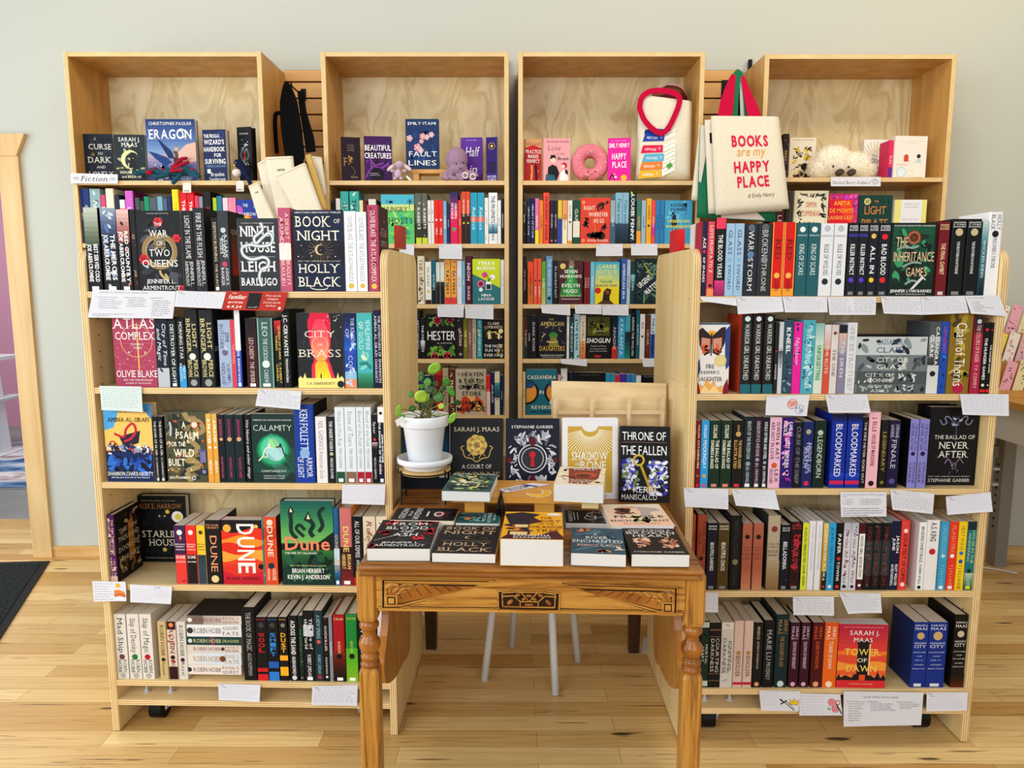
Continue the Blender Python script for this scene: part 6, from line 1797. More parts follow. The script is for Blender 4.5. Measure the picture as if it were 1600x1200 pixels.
for sgn, pts_px in ((1, dict(o=[(597, 904), (773, 906.5), (625, 950), (597, 950)], i=[(604, 910), (742, 910), (632, 944), (628, 932), (604, 928)], s=(603, 929, 621, 946))),
                    (-1, dict(o=[(1058, 917), (879, 911), (1032, 960), (1057, 960)], i=[(1052, 922), (940, 918), (1030, 952), (1031, 940), (1052, 934)], s=(1034, 940, 1052, 957)))):
    mb = MB()
    o = [ap(*p) for p in pts_px['o']]
    i_ = [ap(*p) for p in pts_px['i']]
    cx, cz = sum(p[0] for p in o) / 4, sum(p[1] for p in o) / 4
    flat(mb, o, .0006, STAIN_SHADOW)
    ridge(mb, o, .0022, .0042, OAK, True)
    sc = lambda k, j: [(cx + (x - cx) * k, cz + (z - cz) * j) for x, z in o]
    mb.prism([(x, AY - .0028, z) for x, z in sc(.93, .88)], (0, .0020, 0), OAK)
    fld = sc(.84, .70)
    flat(mb, fld, .0030, STAIN_SHADOW)
    mb.prism([(x, AY - .0042, z) for x, z in sc(.80, .60)], (0, .0011, 0), TURN)
    for q in range(7):
        u = .06 + q * .11
        f0 = sc(.80, .60)
        ta, tb_ = Vector(f0[0]).lerp(Vector(f0[1]), u), Vector(f0[3]).lerp(Vector(f0[1]), min(u + .10, 1))
        ta, tb_ = ta.lerp(tb_, .08), tb_.lerp(ta, .1)
        d_ = Vector((-(tb_ - ta).y, (tb_ - ta).x)).normalized() * .0008
        mb.face([(v.x, AY - .0044, v.y) for v in (ta + d_, ta - d_, tb_ - d_, tb_ + d_)], STAIN_SHADOW)
    s = pts_px['s']
    q0, q1 = ap(s[0], s[3]), ap(s[2], s[1])
    sq = [(q0[0], q0[1]), (q1[0], q0[1]), (q1[0], q1[1]), (q0[0], q1[1])]
    mb.prism([(x, AY - .0045, z) for x, z in sq], (0, .004, 0), OAK)
    c_ = [((x - (q0[0] + q1[0]) / 2) * .5 + (q0[0] + q1[0]) / 2, (z - (q0[1] + q1[1]) / 2) * .5 + (q0[1] + q1[1]) / 2) for x, z in sq]
    c2 = [((x - (q0[0] + q1[0]) / 2) * .72 + (q0[0] + q1[0]) / 2, (z - (q0[1] + q1[1]) / 2) * .72 + (q0[1] + q1[1]) / 2) for x, z in sq]
    flat(mb, c2, .0047, STAIN_SHADOW)
    mb.prism([(x, AY - .0058, z) for x, z in c_], (0, .001, 0), OAK)
    X0, Z1 = o[0][0] + sgn * .014, o[0][1] - .011
    for lx, lz, rx, rz, a in ((.004, -.005, .013, .0075, .5), (.022, -.004, .012, .0055, -.4), (.020, -.015, .012, .0055, .7), (.040, -.004, .012, .005, .15), (.036, -.014, .011, .0045, .5), (.059, -.003, .011, .004, -.15), (.054, -.010, .010, .0035, .3), (.026, -.024, .009, .0035, .5), (.077, -.003, .010, .003, .1), (.004, -.018, .007, .004, 1.2), (.094, -.002, .009, .0022, 0), (.070, -.009, .007, .0025, .3), (.042, -.020, .007, .003, .4)):
        leaf(mb, X0 + sgn * lx, Z1 + lz, rx * .9, rz * .85, sgn * a, OAK)
    mb.build('carving', apron)
mb = MB()
c0, c1 = ap(778, 953.5), ap(874, 921)
oc = [ap(778, 923), ap(800, 921), ap(852, 922), ap(874.5, 926), ap(873, 954), ap(779, 952)]
flat(mb, oc, .0006, STAIN_SHADOW)
ridge(mb, oc, .0032, .0042, OAK, True)
cx, cz = sum(p[0] for p in oc) / 6, sum(p[1] for p in oc) / 6
ic = [(cx + (x - cx) * .86, cz + (z - cz) * .74) for x, z in oc]
ridge(mb, ic, .0026, .004, OAK, True)
w_, h_ = (ic[3][0] - ic[0][0]), (ic[0][1] - ic[5][1])
gx, gz = ic[5][0], ic[5][1]
for a, b in (((.5, .38), (.36, 1)), ((.5, .38), (.64, 1)), ((.33, .38), (.67, .38)), ((.33, 0), (.33, .38)), ((.67, 0), (.67, .38)), ((.33, .38), (.2, .8)), ((.67, .38), (.8, .8)), ((.0, .75), (.2, .8)), ((1, .75), (.8, .8))):
    ridge(mb, [(gx + a[0] * w_, gz + a[1] * h_), (gx + b[0] * w_, gz + b[1] * h_)], .0022, .0036, OAK)
for u, v, ru, rv, a in ((.5, .82, .008, .004, 0), (.28, .85, .008, .004, .4), (.72, .85, .008, .004, -.4), (.14, .35, .009, .005, .8), (.86, .35, .009, .005, -.8), (.5, .18, .011, .003, 0), (.4, .58, .006, .004, .5), (.6, .58, .006, .004, -.5)):
    leaf(mb, gx + u * w_, gz + v * h_, ru, rv, a, TURN)
mb.build('carving', apron)

# side and rear aprons
for sx in (-1, 1):
    mb = MB()
    x0 = sx * (LX + .006)
    mb.box(min(x0, x0 - sx * .02), AY + .03, .642, max(x0, x0 - sx * .02), TD - .06, .7328, OAK)
    mb.build('side_apron', table)
mb = MB()
mb.box(-LX + .03, TD - .055, .642, LX - .03, TD - .035, .7328, OAK)
mb.build('rear_apron', table)


def leg(x, y, front):
    root = None
    mb = MB()
    h = .0245
    m = OAKV if front else SHADED_LEG
    if front:
        def sq(z0, z1, arch0, arch1):
            # square block whose ends are rounded over like lamb's tongues
            lv = []
            for z, s in ((z0, .74 if arch0 else 1), (z0 + .004, .9 if arch0 else 1), (z0 + .014, 1), (z1 - .014, 1), (z1 - .004, .9 if arch1 else 1), (z1, .74 if arch1 else 1)):
                c = .006
                a = h * s
                lv.append([(x - a, y - a + c, z), (x - a + c, y - a, z), (x + a - c, y - a, z), (x + a, y - a + c, z), (x + a, y + a - c, z), (x + a - c, y + a, z), (x - a + c, y + a, z), (x - a, y + a - c, z)])
            vs = [p for l in lv for p in l]
            fs = [(k * 8 + i, k * 8 + (i + 1) % 8, (k + 1) * 8 + (i + 1) % 8, (k + 1) * 8 + i) for k in range(len(lv) - 1) for i in range(8)]
            fs += [tuple(range(7, -1, -1)), tuple((len(lv) - 1) * 8 + i for i in range(8))]
            mb.mesh(vs, fs, m)
        sq(.602, .7325, True, False)
        sq(0.0, .482, False, True)
        o = mb.build('leg', table)
        tb = MB()
        P = [(.017, .478), (.0225, .482), (.0245, .488), (.022, .494), (.018, .497), (.0225, .502), (.0235, .508), (.020, .514), (.0165, .517), (.021, .522), (.0255, .531), (.027, .541), (.025, .550), (.019, .557), (.0165, .566), (.0150, .574), (.019, .578), (.024, .585), (.024, .592), (.020, .599), (.016, .604)]
        tb.lathe(P, TURN, (x, y, 0), 28)
        tb.build('turning', o, smooth=True)
    else:
        mb.prism([(x - .028, y - .028, .7325), (x + .028, y - .028, .7325), (x + .028, y + .028, .7325), (x - .028, y + .028, .7325)], (0, 0, -.28), m)
        mb.mesh([(x - .028, y - .028, .4524), (x + .028, y - .028, .4524), (x + .028, y + .028, .4524), (x - .028, y + .028, .4524), (x - .02, y - .02, 0), (x + .02, y - .02, 0), (x + .02, y + .02, 0), (x - .02, y + .02, 0)], [(0, 1, 5, 4), (1, 2, 6, 5), (2, 3, 7, 6), (3, 0, 4, 7), (4, 5, 6, 7)], m)
        mb.build('leg', table)


leg(-LX, AY + .0225, True)
leg(LX, AY + .0225, True)
leg(-LX, TD - .05, False)
leg(LX, TD - .05, False)
# hanging drop leaves with shaped edges, one at each side
def bez(p, n=8):
    out = []
    for a_, b_1, c_1 in p:
        out += [((1 - u) ** 2 * a_[0] + 2 * u * (1 - u) * b_1[0] + u * u * c_1[0], (1 - u) ** 2 * a_[1] + 2 * u * (1 - u) * b_1[1] + u * u * c_1[1]) for u in [i / n for i in range(n)]]
    return out + [p[-1][2]]


for sx in (-1, 1):
    x0 = sx * (LX + .002) - .010
    edge_ = bez([((.262, .655), (.268, .50), (.185, .437)), ((.185, .437), (.155, .405), (.195, .352)), ((.195, .352), (.27, .305), (.37, .288)), ((.37, .288), (.43, .276), (.478, .276))])
    mb = MB()
    mb.prism([(x0, y, z) for y, z in edge_] + [(x0, .478, .655)], (.020, 0, 0), OAKV, TURN)
    o_ = mb.build('drop_leaf', table)
    mb = MB()
    e2 = bez([((.486, .655), (.486, .45), (.486, .262)), ((.486, .262), (.55, .235), (.585, .27)), ((.585, .27), (.605, .36), (.605, .655))])
    mb.prism([(x0 + .003, y, z) for y, z in e2], (.014, 0, 0), OAKV, TURN)
    mb.build('leaf_bracket', o_)

# white-legged stool under the table
STM = mat('dfe3e8', .3, .5)
st = empty('stool', 'stool with splayed white metal legs standing beneath the carved table', 'stool', Matrix.Translation((0.075, 2.6, 0)))
feet = [atZ(757, 1063, 0), atZ(868, 1085, 0), atZ(903, 1033, 0), atZ(800, 1010, 0)]
cen = sum(feet, Vector()) / 4
for f in feet:
    tp = cen + (f - cen) * .72 + Vector((0, 0, .452))
    o_ = Vector((0.075, 2.6, 0))
    mb = MB()
    mb.tube([f - o_ + Vector((0, 0, .001)), tp - o_], .0135, STM, 14)
    mb.build('leg', st, True)
mb = MB()
mb.lathe([(.0, .452), (.165, .452), (.172, .458), (.172, .472), (.165, .478), (0, .478)], STM, (cen.x - .075, cen.y - 2.6, 0), 36)
mb.build('seat', st)
# a fallen card on the floor beyond
p = [atY(x, y, 2.95) for x, y in ((1004, 996), (1019, 997), (1018, 1022), (1003, 1021))]
p = [atZ(1003, 1021, .001), atZ(1018, 1022, .001), atZ(1019, 997, .001), atZ(1005, 996, .001)]
mb = MB()
mb.prism(p, (0, 0, .0008), PAPER)
tag(mb.build('paper_card'), 'blank white card lying on the floor behind the carved table', 'card')


# ------------------------------------------------------------------ books lying on the table
FC.update({
 'fromblood': ('black paperback with red flowers lying at left front corner of table', '', [Bl(0, 0, 1, 1, 26, .14, '2c2c30 3a3a3e 222226', .4), Bl(.05, .02, .4, .2, 8, .12, 'b82838 d83848'), Bl(.6, .02, .98, .2, 8, .12, 'b82838 d83848'), Bl(.02, .4, .3, .55, 6, .1, 'b82838 d83848'), Bl(.6, .55, .9, .75, 8, .1, 'b82838 d83848'), Bl(.8, .3, 1, .6, 6, .1, 'b82838 d83848'), Bl(0, .86, .2, 1, 4, .1, 'b82838'), Ln([(.05, .75), (.5, .5), (.7, .3)], .01, 'd8d8d8'), T('FROM', .53, .17, .6, .1, W1, 's'), T('BLOOD', .5, .32, .7, .11, W1, 's'), T('AND', .52, .44, .22, .06, W1, 's'), T('ASH', .52, .56, .42, .11, W1, 's'), T('JENNIFER L.', .5, .83, .62, .06, W1, 's'), T('ARMENTROUT', .5, .92, .8, .06, W1, 's')]),
 'night2': ('thin dark paperback with bronze capitals lying between two thicker books at table front', '', [Bl(.1, .36, .9, .56, 16, .07, '3a3a30 2c2c28'), Mn(.5, .46, .06, 'd8c090'), T('BOOK OF', .5, .12, .84, .12, 'c8a888', 's'), T('NIGHT', .5, .28, .86, .13, 'c8a888', 's'), R(.1, .58, .9, .59, '8a7a68'), T('HOLLY', .5, .7, .74, .13, 'c8a888', 's'), T('BLACK', .5, .88, .84, .13, 'c8a888', 's')]),
 'priory': ('very thick paperback with yellow and black cover at middle of table front', '', [Bl(.02, .02, .5, .9, 26, .16, '3a3040 28222c e08030 4a4058', .5), Pg([(.0, .1), (.3, .02), (.62, .1), (.5, .22), (.66, .38), (.4, .5), (.1, .46)], '352c3c'), R(.18, .48, .44, .62, '4a2c28'), R(.2, .5, .42, .6, 'e8c890'), R(.1, .72, .46, .9, '4a2c28'), R(.14, .76, .42, .86, 'e8c890'), C(.85, .1, .13, 'e8e0d0', .08), Pg([(0, 1), (.1, .86), (.3, .9), (.6, .88), (.88, .7), (1, .92), (1, 1)], '5a1c2c'), T('THE', .72, .24, .2, .06, '8a3018', 's'), T('PRIORY', .72, .36, .5, .085, '8a3018', 's'), T('OF THE', .72, .47, .26, .055, '8a3018', 's'), T('ORANGE', .72, .58, .54, .085, '8a3018', 's'), T('TREE', .74, .71, .38, .085, '8a3018', 's'), T('SAMANTHA', .5, .89, .6, .06, W1, 's'), T('SHANNON', .5, .96, .6, .05, W1, 's')]),
 'river': ('blue-grey paperback with orange fish lying second from right at table front', '', [Bl(0, 0, 1, .98, 34, .2, '4a6878 3a5468 5a7a88 30485a 6a8a96', .18), Bl(.05, .02, .5, .2, 8, .09, 'e07858 f09878'), Bl(.45, .84, .75, .97, 6, .1, 'e07858 f09878'), Bl(.78, .7, .98, .9, 3, .1, 'e8d8b8'), T('A', .47, .28, .08, .08, W1, 's'), T('RIVER', .5, .41, .44, .1, W1, 's'), T('ENCHANTED', .5, .55, .94, .11, W1, 's'), T('REBECCA ROSS', .52, .71, .8, .08, 'e8c0a0', 's')]),
 'broken': ('dark brown paperback with pink ornamental heart lying at right front corner of table', '', [Bl(.1, .36, .46, .8, 26, .09, 'd8a088 b87860 e8c0a8', .5), Bl(.56, .36, .94, .8, 26, .09, 'd8a088 b87860 e8c0a8', .5), T('ONCE UPON A', .5, .1, .8, .08, 'e8e0d8', 's'), T('BROKEN', .5, .2, .9, .1, 'e8e0d8', 's'), T('HEART', .5, .32, .7, .1, 'e8e0d8', 's'), T('STEPHANIE GARBER', .5, .93, .88, .05, 'd8d0c8', 's')]),
 'heartlock': ('black paperback with a white locket lying sideways in second row, left end', '', [Bl(.15, .08, .9, .4, 30, .1, '2c2c30 3a2428 8a2430', .4), C(.5, .28, .2, 'e0dcd8', .13), C(.5, .28, .13, 'a83040', .08), R(.3, .44, .7, .47, 'd8d8d8'), T('KINGDOM', .5, .62, .9, .1, 'e0e0e0', 's'), T('OF THE', .5, .73, .4, .05, 'e0e0e0', 's'), T('WICKED', .5, .84, .86, .1, 'e0e0e0', 's')]),
 'tealsea': ('teal illustrated paperback lying sideways behind the bronze lettered book', '', [Bl(0, .3, 1, 1, 50, .18, '3a7a80 5a9aa0 2a5458 a8c8c8 1c3c44', .2), C(.6, .75, .16, 'd08a60', .1), T('THE GIRL', .45, .12, .7, .06, 'd8e8e0', 's'), T('BENEATH', .5, .24, .9, .09, 'd8e8e0', 's'), T('THE SEA', .5, .36, .8, .08, 'd8e8e0', 's')]),
 'whiteink': ('dark paperback with white line drawings lying sideways behind the thick yellow book', '', [Bl(.04, .04, .96, .6, 30, .1, '9aa0a8 d8dce0 4a5058 2c3038', .15), O(.4, .3, .2, .02, 'e0e4e8'), O(.6, .42, .14, .02, 'e0e4e8'), R(.2, .7, .8, .72, 'd8d8d8'), R(.2, .78, .8, .8, 'd8d8d8'), T('CHAIN', .5, .88, .8, .1, 'e8e8e8', 's')]),
 'fragile': ('pastel hardcover with a couple on its cover, tilted on the books at table right', '', [Gr(0, 0, 1, 1, 'e8dcc8', 'f0c0a8', 8), C(.4, .38, .36, 'e8c8b0', .22), Bl(.3, .5, .9, .9, 14, .16, 'd8d898 e8d8a8 f0d8c0', .5), Bl(.16, .18, .46, .5, 22, .1, '5a3828 7a4c38 3a2418', .6), C(.42, .16, .14, 'd8a890', .06), Pg([(.56, .14), (.9, .22), (.94, .32), (.76, .36), (.72, .6), (.56, .6), (.6, .34)], 'b8a8a8'), T('A', .47, .43, .08, .09, '3a2c2c', 's'), T('FRAGILE', .52, .6, .8, .1, '3a2c2c', 's'), T('ENCHANTMENT', .5, .78, .94, .075, '3a2c2c', 's'), T('ALLISON SAFT', .5, .9, .6, .04, 'c07858', 's')]),
 'graceling': ('paperback with green and cream brushed cover overhanging left end of the riser', '', [Bl(0, .08, 1, 1, 70, .16, '9aa888 d8d0a0 5a7a70 2c3c3a e8e0b8 c8b868', .3), Bl(0, 0, 1, .18, 14, .1, '1c2a2a 2c3838', .3), T('KRISTIN CASHORE', .5, .06, .92, .08, W1, 's'), T('GRACELING', .52, .7, .96, .1, '1c2424', 's')]),
 'crescentcity': ('very thick paperback with rust and cream cover lying on right end of the riser', '', [Bl(0, 0, .28, 1, 18, .12, 'f0e8d8 e8d0a8 f4f0e8'), Bl(.74, .3, 1, 1, 14, .12, 'f0e8d8 e8c868 f4f0e8'), Pg([(.2, .1), (.9, .05), (.88, .6), (.7, .95), (.3, .95)], '8a3a28'), C(.6, .45, .24, 'b85838', .2), C(.56, .5, .16, '6a2a20', .14), Ln([(.1, .55), (.3, .6), (.5, .85)], .05, '4a2820'), T('SARAH J.', .55, .05, .6, .08, W1, 's'), T('MAAS', .55, .15, .44, .08, W1, 's'), T('CRESCENT', .55, .78, .6, .1, 'f4e8d8', 's'), T('CITY', .55, .92, .44, .13, 'f4e8d8', 's')]),
 'thorns': ('black book with a gold rose standing beside the potted plant', '', [T('SARAH J. MAAS', .5, .13, .86, .055, 'd8ccb0', 's'), C(.5, .33, .19, '8a7038'), Fl(.5, .33, .19, 'c8a860', '6a5428', 7), Fl(.5, .33, .11, 'd8b870', '8a7038', 5), O(.5, .33, .05, .012, '5a4420'), Ln([(.24, .4), (.28, .48), (.4, .5), (.5, .54), (.6, .5), (.72, .48), (.76, .4)], .016, 'c8a860'), Ln([(.24, .4), (.2, .36), (.26, .34)], .016, 'c8a860'), Ln([(.76, .4), (.8, .36), (.74, .34)], .016, 'c8a860'), Ln([(.34, .47), (.4, .44), (.46, .5)], .012, 'c8a860'), Ln([(.66, .47), (.6, .44), (.54, .5)], .012, 'c8a860'), T('A COURT OF', .5, .6, .56, .05, 'd0c8b8', 's'), T('THORNS', .52, .7, .84, .065, 'a08a60', 's')]),
 'keyhole': ('blue-black book with white filigree around a red keyhole standing behind the riser', '', [O(.5, .5, .26, .02, 'd8d8dc'), C(.5, .5, .24, '3a3c44'), O(.5, .5, .2, .012, 'd8d8dc'), Bl(.16, .14, .84, .36, 40, .09, 'd8d8dc a8aab4 6a6e7c', .3), Bl(.16, .66, .84, .9, 40, .09, 'd8d8dc a8aab4 6a6e7c', .3), Bl(.05, .3, .25, .75, 20, .07, 'd8d8dc a8aab4', .3), Bl(.75, .3, .95, .75, 20, .07, 'd8d8dc a8aab4', .3), C(.5, .45, .06, 'c02838'), Pg([(.46, .6), (.48, .46), (.52, .46), (.54, .6)], 'c02838'), C(.5, .28, .06, '6a1c28', .09), C(.5, .77, .06, '6a1c28', .09), C(.07, .52, .05, '6a1c28'), C(.93, .52, .05, '6a1c28'), T('STEPHANIE GARBER', .5, .1, .78, .035, W1, 's')]),
 'goldframe': ('white book with a large gold panel and pale rays standing behind the riser', '', [R(.1, .1, .9, .92, 'c8a048'), C(.5, .1, .14, 'e8e6e4', .1), Ry(.5, .12, .16, .55, 30, .012, 'f4ecd0', 10, 170), Ry(.5, .95, .2, .4, 20, .008, 'e0c878', 190, 350), T('SHADOW', .5, .47, .66, .1, W1, 's'), T('AND', .3, .57, .14, .04, W1, 's'), T('BONE', .56, .58, .46, .1, W1, 's'), T('BARDUGO', .5, .96, .6, .04, '6a5a48', 's')]),
 'fallen': ('black hardcover with a gold key among violet blossoms standing at table right', '', [Bl(.02, .4, .42, .86, 90, .06, '5a5ac0 a8a8e0 e8e8f4 38389a 7a8a58 f0f0fa', .6), Bl(.52, .42, .98, .92, 110, .06, '5a5ac0 a8a8e0 e8e8f4 38389a 7a8a58 f0f0fa', .6), Ln([(.42, .5), (.6, .8)], .05, 'b89838'), O(.38, .44, .1, .04, 'c8a848'), Pg([(.54, .8), (.66, .76), (.7, .84), (.58, .88)], 'b89838'), T('THRONE OF', .48, .12, .86, .11, W1), R(.03, .2, .93, .205, 'a07868'), T('THE FALLEN', .48, .31, .9, .12, W1), T('KERRI', .5, .83, .44, .08, W1), T('MANISCALCO', .4, .93, .7, .07, W1)]),
 'blueback': ('blue book with a dark jagged base standing behind the plant stand', '', [Gr(0, .1, 1, .72, '1c3c54', '3a8ac0', 8), Pg([(0, .86), (.1, .8), (.3, .86), (.5, .8), (.8, .72), (1, .74), (1, 1), (0, 1)], '14222e'), R(.12, .5, .9, .51, '88b8d8'), R(.12, .54, .7, .55, '88b8d8'), R(.78, .68, .96, .84, 'e0e4e8'), Ry(.87, .76, 0, .06, 1, .05, '40444c')]),
})


def lying(key, bl, br, tl, bk, zb, col, hard=False, dz=0, rot=0, page='dcdad6'):
    """bl, br: where the near bottom corners rest; tl: near top left corner; bk: far top left corner"""
    p0, p1 = atZ(*bl, zb), atZ(*br, zb)
    d = p1 - p0
    n = Vector((d.y, -d.x, 0)).normalized()
    t = onplane(tl[0], tl[1], p0, n).z - zb
    L = (atZ(*bk, zb + t) - Vector((p0.x, p0.y, zb + t))).length
    rz = math.atan2(d.y, d.x)
    lab, _, ops = FC[key]
    m = Matrix.Translation((p0.x, p0.y, zb + .0006 + dz)) @ Matrix.Rotation(rz, 4, 'Z')
    W = d.length
    if rot:      # turned a quarter clockwise: the fore-edge faces the front
        m = m @ Matrix.Translation((0, L, 0)) @ Matrix.Rotation(-math.pi / 2, 4, 'Z')
        W, L = L, W
    book(lab, 'books lying on the carved table', m @ LYING, W, t, L, col, hard, front=ops, seed=len(key) * 7, page=mat(page, .8, .15))
    return t


lying('fromblood', (573, 877), (672, 877.5), (574, 857), (601, 812.6), TZ, '1c1c20')
lying('night2', (674.5, 879), (774, 881), (675, 864), (697, 820.5), TZ, '26242a')
lying('priory', (781.5, 884), (880, 886), (781.5, 842), (786.5, 799.6), TZ, 'e8a828')
lying('river', (891.5, 884), (978, 887), (891.5, 864), (892, 824.5), TZ, '43606f')
lying('broken', (986, 886), (1077, 887), (986, 866), (972, 825.6), TZ, '2c2a26')
lying('heartlock', (610, 832), (709, 834), (607, 812), (621, 793.5), TZ, '1a1a1e', rot=1, page='e4d8c0')
lying('tealsea', (712, 834), (779, 835), (712, 817), (716.5, 801), TZ, '2f6468', rot=1)
lying('whiteink', (884, 826), (953, 827), (884, 817), (884, 797), TZ, '24262c', rot=1)

# the riser with the painted moon
RZ = .842
r0, r1 = atZ(707, 777, RZ), atZ(935, 780, RZ)
rb = atZ(700, 752, RZ)
rd = .185
RW = wood('riser_pine', [(0.25, 'c88c34'), (0.6, 'd89c42'), (0.85, 'e2ac58')], (2, 26, 26), .35)
rm = Matrix.Translation((r0.x, r0.y, 0)) @ Matrix.Rotation(math.atan2(r1.y - r0.y, r1.x - r0.x), 4, 'Z')
rl = (r1 - r0).length
ris = empty('book_riser', 'honey-coloured wooden riser with a painted crescent moon standing on the table', 'riser', rm)
mb = MB()
mb.box(0, 0, RZ - .014, rl, rd, RZ, RW)
ip = (rm).inverted()


def on_riser(px, py):
    q = ip @ atZ(px, py, RZ + .0004)
    return (q.x, q.y, RZ + .0004)


moon = [(821, 771), (830, 776), (843, 778), (856, 775), (861.5, 770), (858, 766.5), (845, 765.5), (849, 769.5), (846, 772), (838, 773), (829, 771.5)]
mb.face([on_riser(*p) for p in moon], mat('e8b040'))
for a, b in zip(moon, moon[1:] + moon[:1]):
    p, q = Vector(on_riser(*a)), Vector(on_riser(*b))
    n = Vector((-(q - p).y, (q - p).x, 0)).normalized() * .0013
    z_ = Vector((0, 0, .0003))
    mb.face([p - n + z_, q - n + z_, q + n + z_, p + n + z_], mat('f4ecd8'))
mb.build('board', ris)
for x in (.03, .225):
    mb = MB()
    mb.box(x, .03, TZ + .0006, x + .055, rd - .03, RZ - .0145, RW)
    mb.build('block', ris)
mb = MB()
mb.box(.355, -.0006, RZ - .026, .40, .0006, RZ - .001, mat('d8c890', .7))
mb.build('paper_tab', ris)
lying('graceling', (690, 783), (765.5, 785), (690, 767), (705.5, 739.5), RZ, '4a6660')
lying('crescentcity', (865, 783.5), (942.5, 787), (865, 756), (864, 729), RZ, 'e8d8b8')
# bookmark with tassel
bm = empty('bookmark', 'white lettered bookmark with a black tassel lying on the moon riser', 'bookmark', Matrix.Identity(4))
q4 = [atZ(x, y, RZ + .0012) for x, y in ((777.5, 765), (788, 770), (860, 757.5), (831, 754.5))]
mb = MB()
mb.prism(q4, (0, 0, .0006), mat('d8d4e4', .6))


def bq(x, y, k):
    a = q4[1].lerp(q4[2], x / .15)
    b = q4[0].lerp(q4[3], x / .15)
    p = b.lerp(a, y / .05)
    return (p.x, p.y, p.z + .0007 + k * .0001)


f = Face(mb, bq, .15, .05)
f.ops([('R', 0, 0, .02, 1, '30303c'), ('R', .68, 0, .76, 1, '3a3c6a'), ('T', 'READ ALL THE', .36, .33, .5, .26, '26242c', 'b'), ('T', 'BOOKS', .36, .7, .4, .26, '26242c', 'b'), ('C', .62, .5, .05, '26242c')])
mb.build('strip', bm)
mb = MB()
rr = random.Random(4)
tp = atZ(783, 767, RZ + .004)
edge = Vector((tp.x, r0.y - .012, RZ + .003))
for i in range(26):
    a = rr.uniform(-.012, .012)
    mb.tube([tp, edge + Vector((a * .4, 0, 0)), edge + Vector((a, -.003 + rr.uniform(-.004, .004), -.03)), edge + Vector((a * 1.2, -.003 + rr.uniform(-.005, .005), -.052 - rr.uniform(0, .008)))], .0013, BLACK, 5)
mb.build('tassel', bm)
# pastel hardcover resting across the row behind
fz = atZ(990, 828, TZ)
lab, _, ops = FC['fragile']
p0, p1 = Vector((.315, 1.985, .80)), None
a0, a1 = atZ(956, 824, .80), atZ(1056, 824, .80)
bkp = atZ(948, 782, .815)
Lf = (Vector((bkp.x, bkp.y, 0)) - Vector((a0.x, a0.y, 0))).length
m = Matrix.Translation((a0.x, a0.y + .004, TZ + .001)) @ Matrix.Rotation(math.radians(1.5), 4, 'Z')
book(lab, 'books lying on the carved table', m @ LYING, (a1 - a0).length, .036, min(Lf, .235), 'ecdcc8', True, front=ops, seed=9, page=mat('e8e6ee', .8, .15))

# ------------------------------------------------------------------ books standing on the table
def standing(key, x0, x1, ytop, Y, col, hard=True, t=.03, lean=7, rz=0):
    lab, _, ops = FC[key]
    a, b = atY(x0, 745, Y), atY(x1, 745, Y)
    h = (atY(x0, ytop, Y).z - TZ) / math.cos(math.radians(lean)) - .001
    m = Matrix.Translation((a.x, Y - math.sin(math.radians(lean)) * h * .5, TZ + .0012 + t * math.sin(math.radians(lean)) * 0)) @ Matrix.Rotation(math.radians(rz), 4, 'Z') @ Matrix.Rotation(math.radians(-lean), 4, 'X')
    book(lab, 'books standing at the back of the carved table', m @ Matrix.Translation((0, t, 0)) @ FACE_OUT, (b - a).length / math.cos(math.radians(rz)), t, h, col, hard, front=ops, seed=len(key) * 3, page=PAPER)


standing('thorns', 704, 786, 656, 2.24, '1f2126', t=.035)
standing('keyhole', 790, 874, 656, 2.24, '1c2238', t=.035)
standing('goldframe', 878, 965, 655, 2.23, 'e6e4e6', t=.04)
standing('fallen', 967, 1044, 668, 2.20, '17171a', t=.038, rz=-5)
standing('blueback', 629, 703, 655, 2.34, '1c3444', hard=False, t=.03, lean=5)

# plywood display rack behind them
PLY = wood('pale_pine', [(0.3, 'd8b888'), (0.6, 'e6cda0'), (0.85, 'eedab4')], (2.4, 2.4, 15), .5, dist=2.0)
YR = 2.38
rk = empty('book_display_rack', 'pale plywood tiered display rack standing behind the table books', 'display rack', Matrix.Identity(4))
a, b = atY(862, 596, YR + .05), atY(1042, 600, YR + .05)
mb = MB()
mb.prism([(a.x, YR + .02, TZ + .001), (b.x, YR + .02, TZ + .001), (b.x, YR + .06, b.z), (a.x, YR + .06, a.z)], (0, .009, 0), PLY)
mb.build('back_board', rk)
for px in (866.5, 924, 982, 1035):
    p = atY(px, 622, YR)
    mb = MB()
    mb.box(p.x - .006, YR - .012, TZ + .001, p.x + .006, YR + .024, p.z, PLY)
    mb.build('divider', rk)
z_ = atY(950, 644, YR).z
mb = MB()
mb.box(a.x + .012, YR - .004, z_ - .006, b.x - .012, YR + .018, z_ + .004, PLY)
mb.build('ledge', rk)

# ------------------------------------------------------------------ potted plant on its stand
PY = 2.20
dc = atY(664, 731, PY)
zt = dc.z
sd = empty('plant_stand', 'round wooden plant stand on black wire legs at table left', 'plant stand', Matrix.Translation((dc.x, PY, 0)))
mb = MB()
mb.lathe([(0, zt - .012), (.074, zt - .012), (.078, zt - .010), (.078, zt - .001), (.076, zt), (0, zt)], wood('stand_disc', [(0.3, 'c8a060'), (0.7, 'dcb878')], (30, 4, 10)), (0, 0, 0), 40)
mb.build('disc', sd)
for q in (35, 145, 215, 325):
    c_, s_ = math.cos(math.radians(q)), math.sin(math.radians(q))
    mb = MB()
    mb.tube([(.0806 * c_, .0806 * s_, TZ + .002), (.0806 * c_, .0806 * s_, zt + .004)], .0024, BLACK, 8)
    mb.build('leg', sd)
mb = MB()
mb.tube([(.0806 * math.cos(q * .157), .0806 * math.sin(q * .157), zt - .006) for q in range(41)], .0022, BLACK, 6)
mb.build('ring', sd)
CER = mat('e4e7ec', .35, .5)
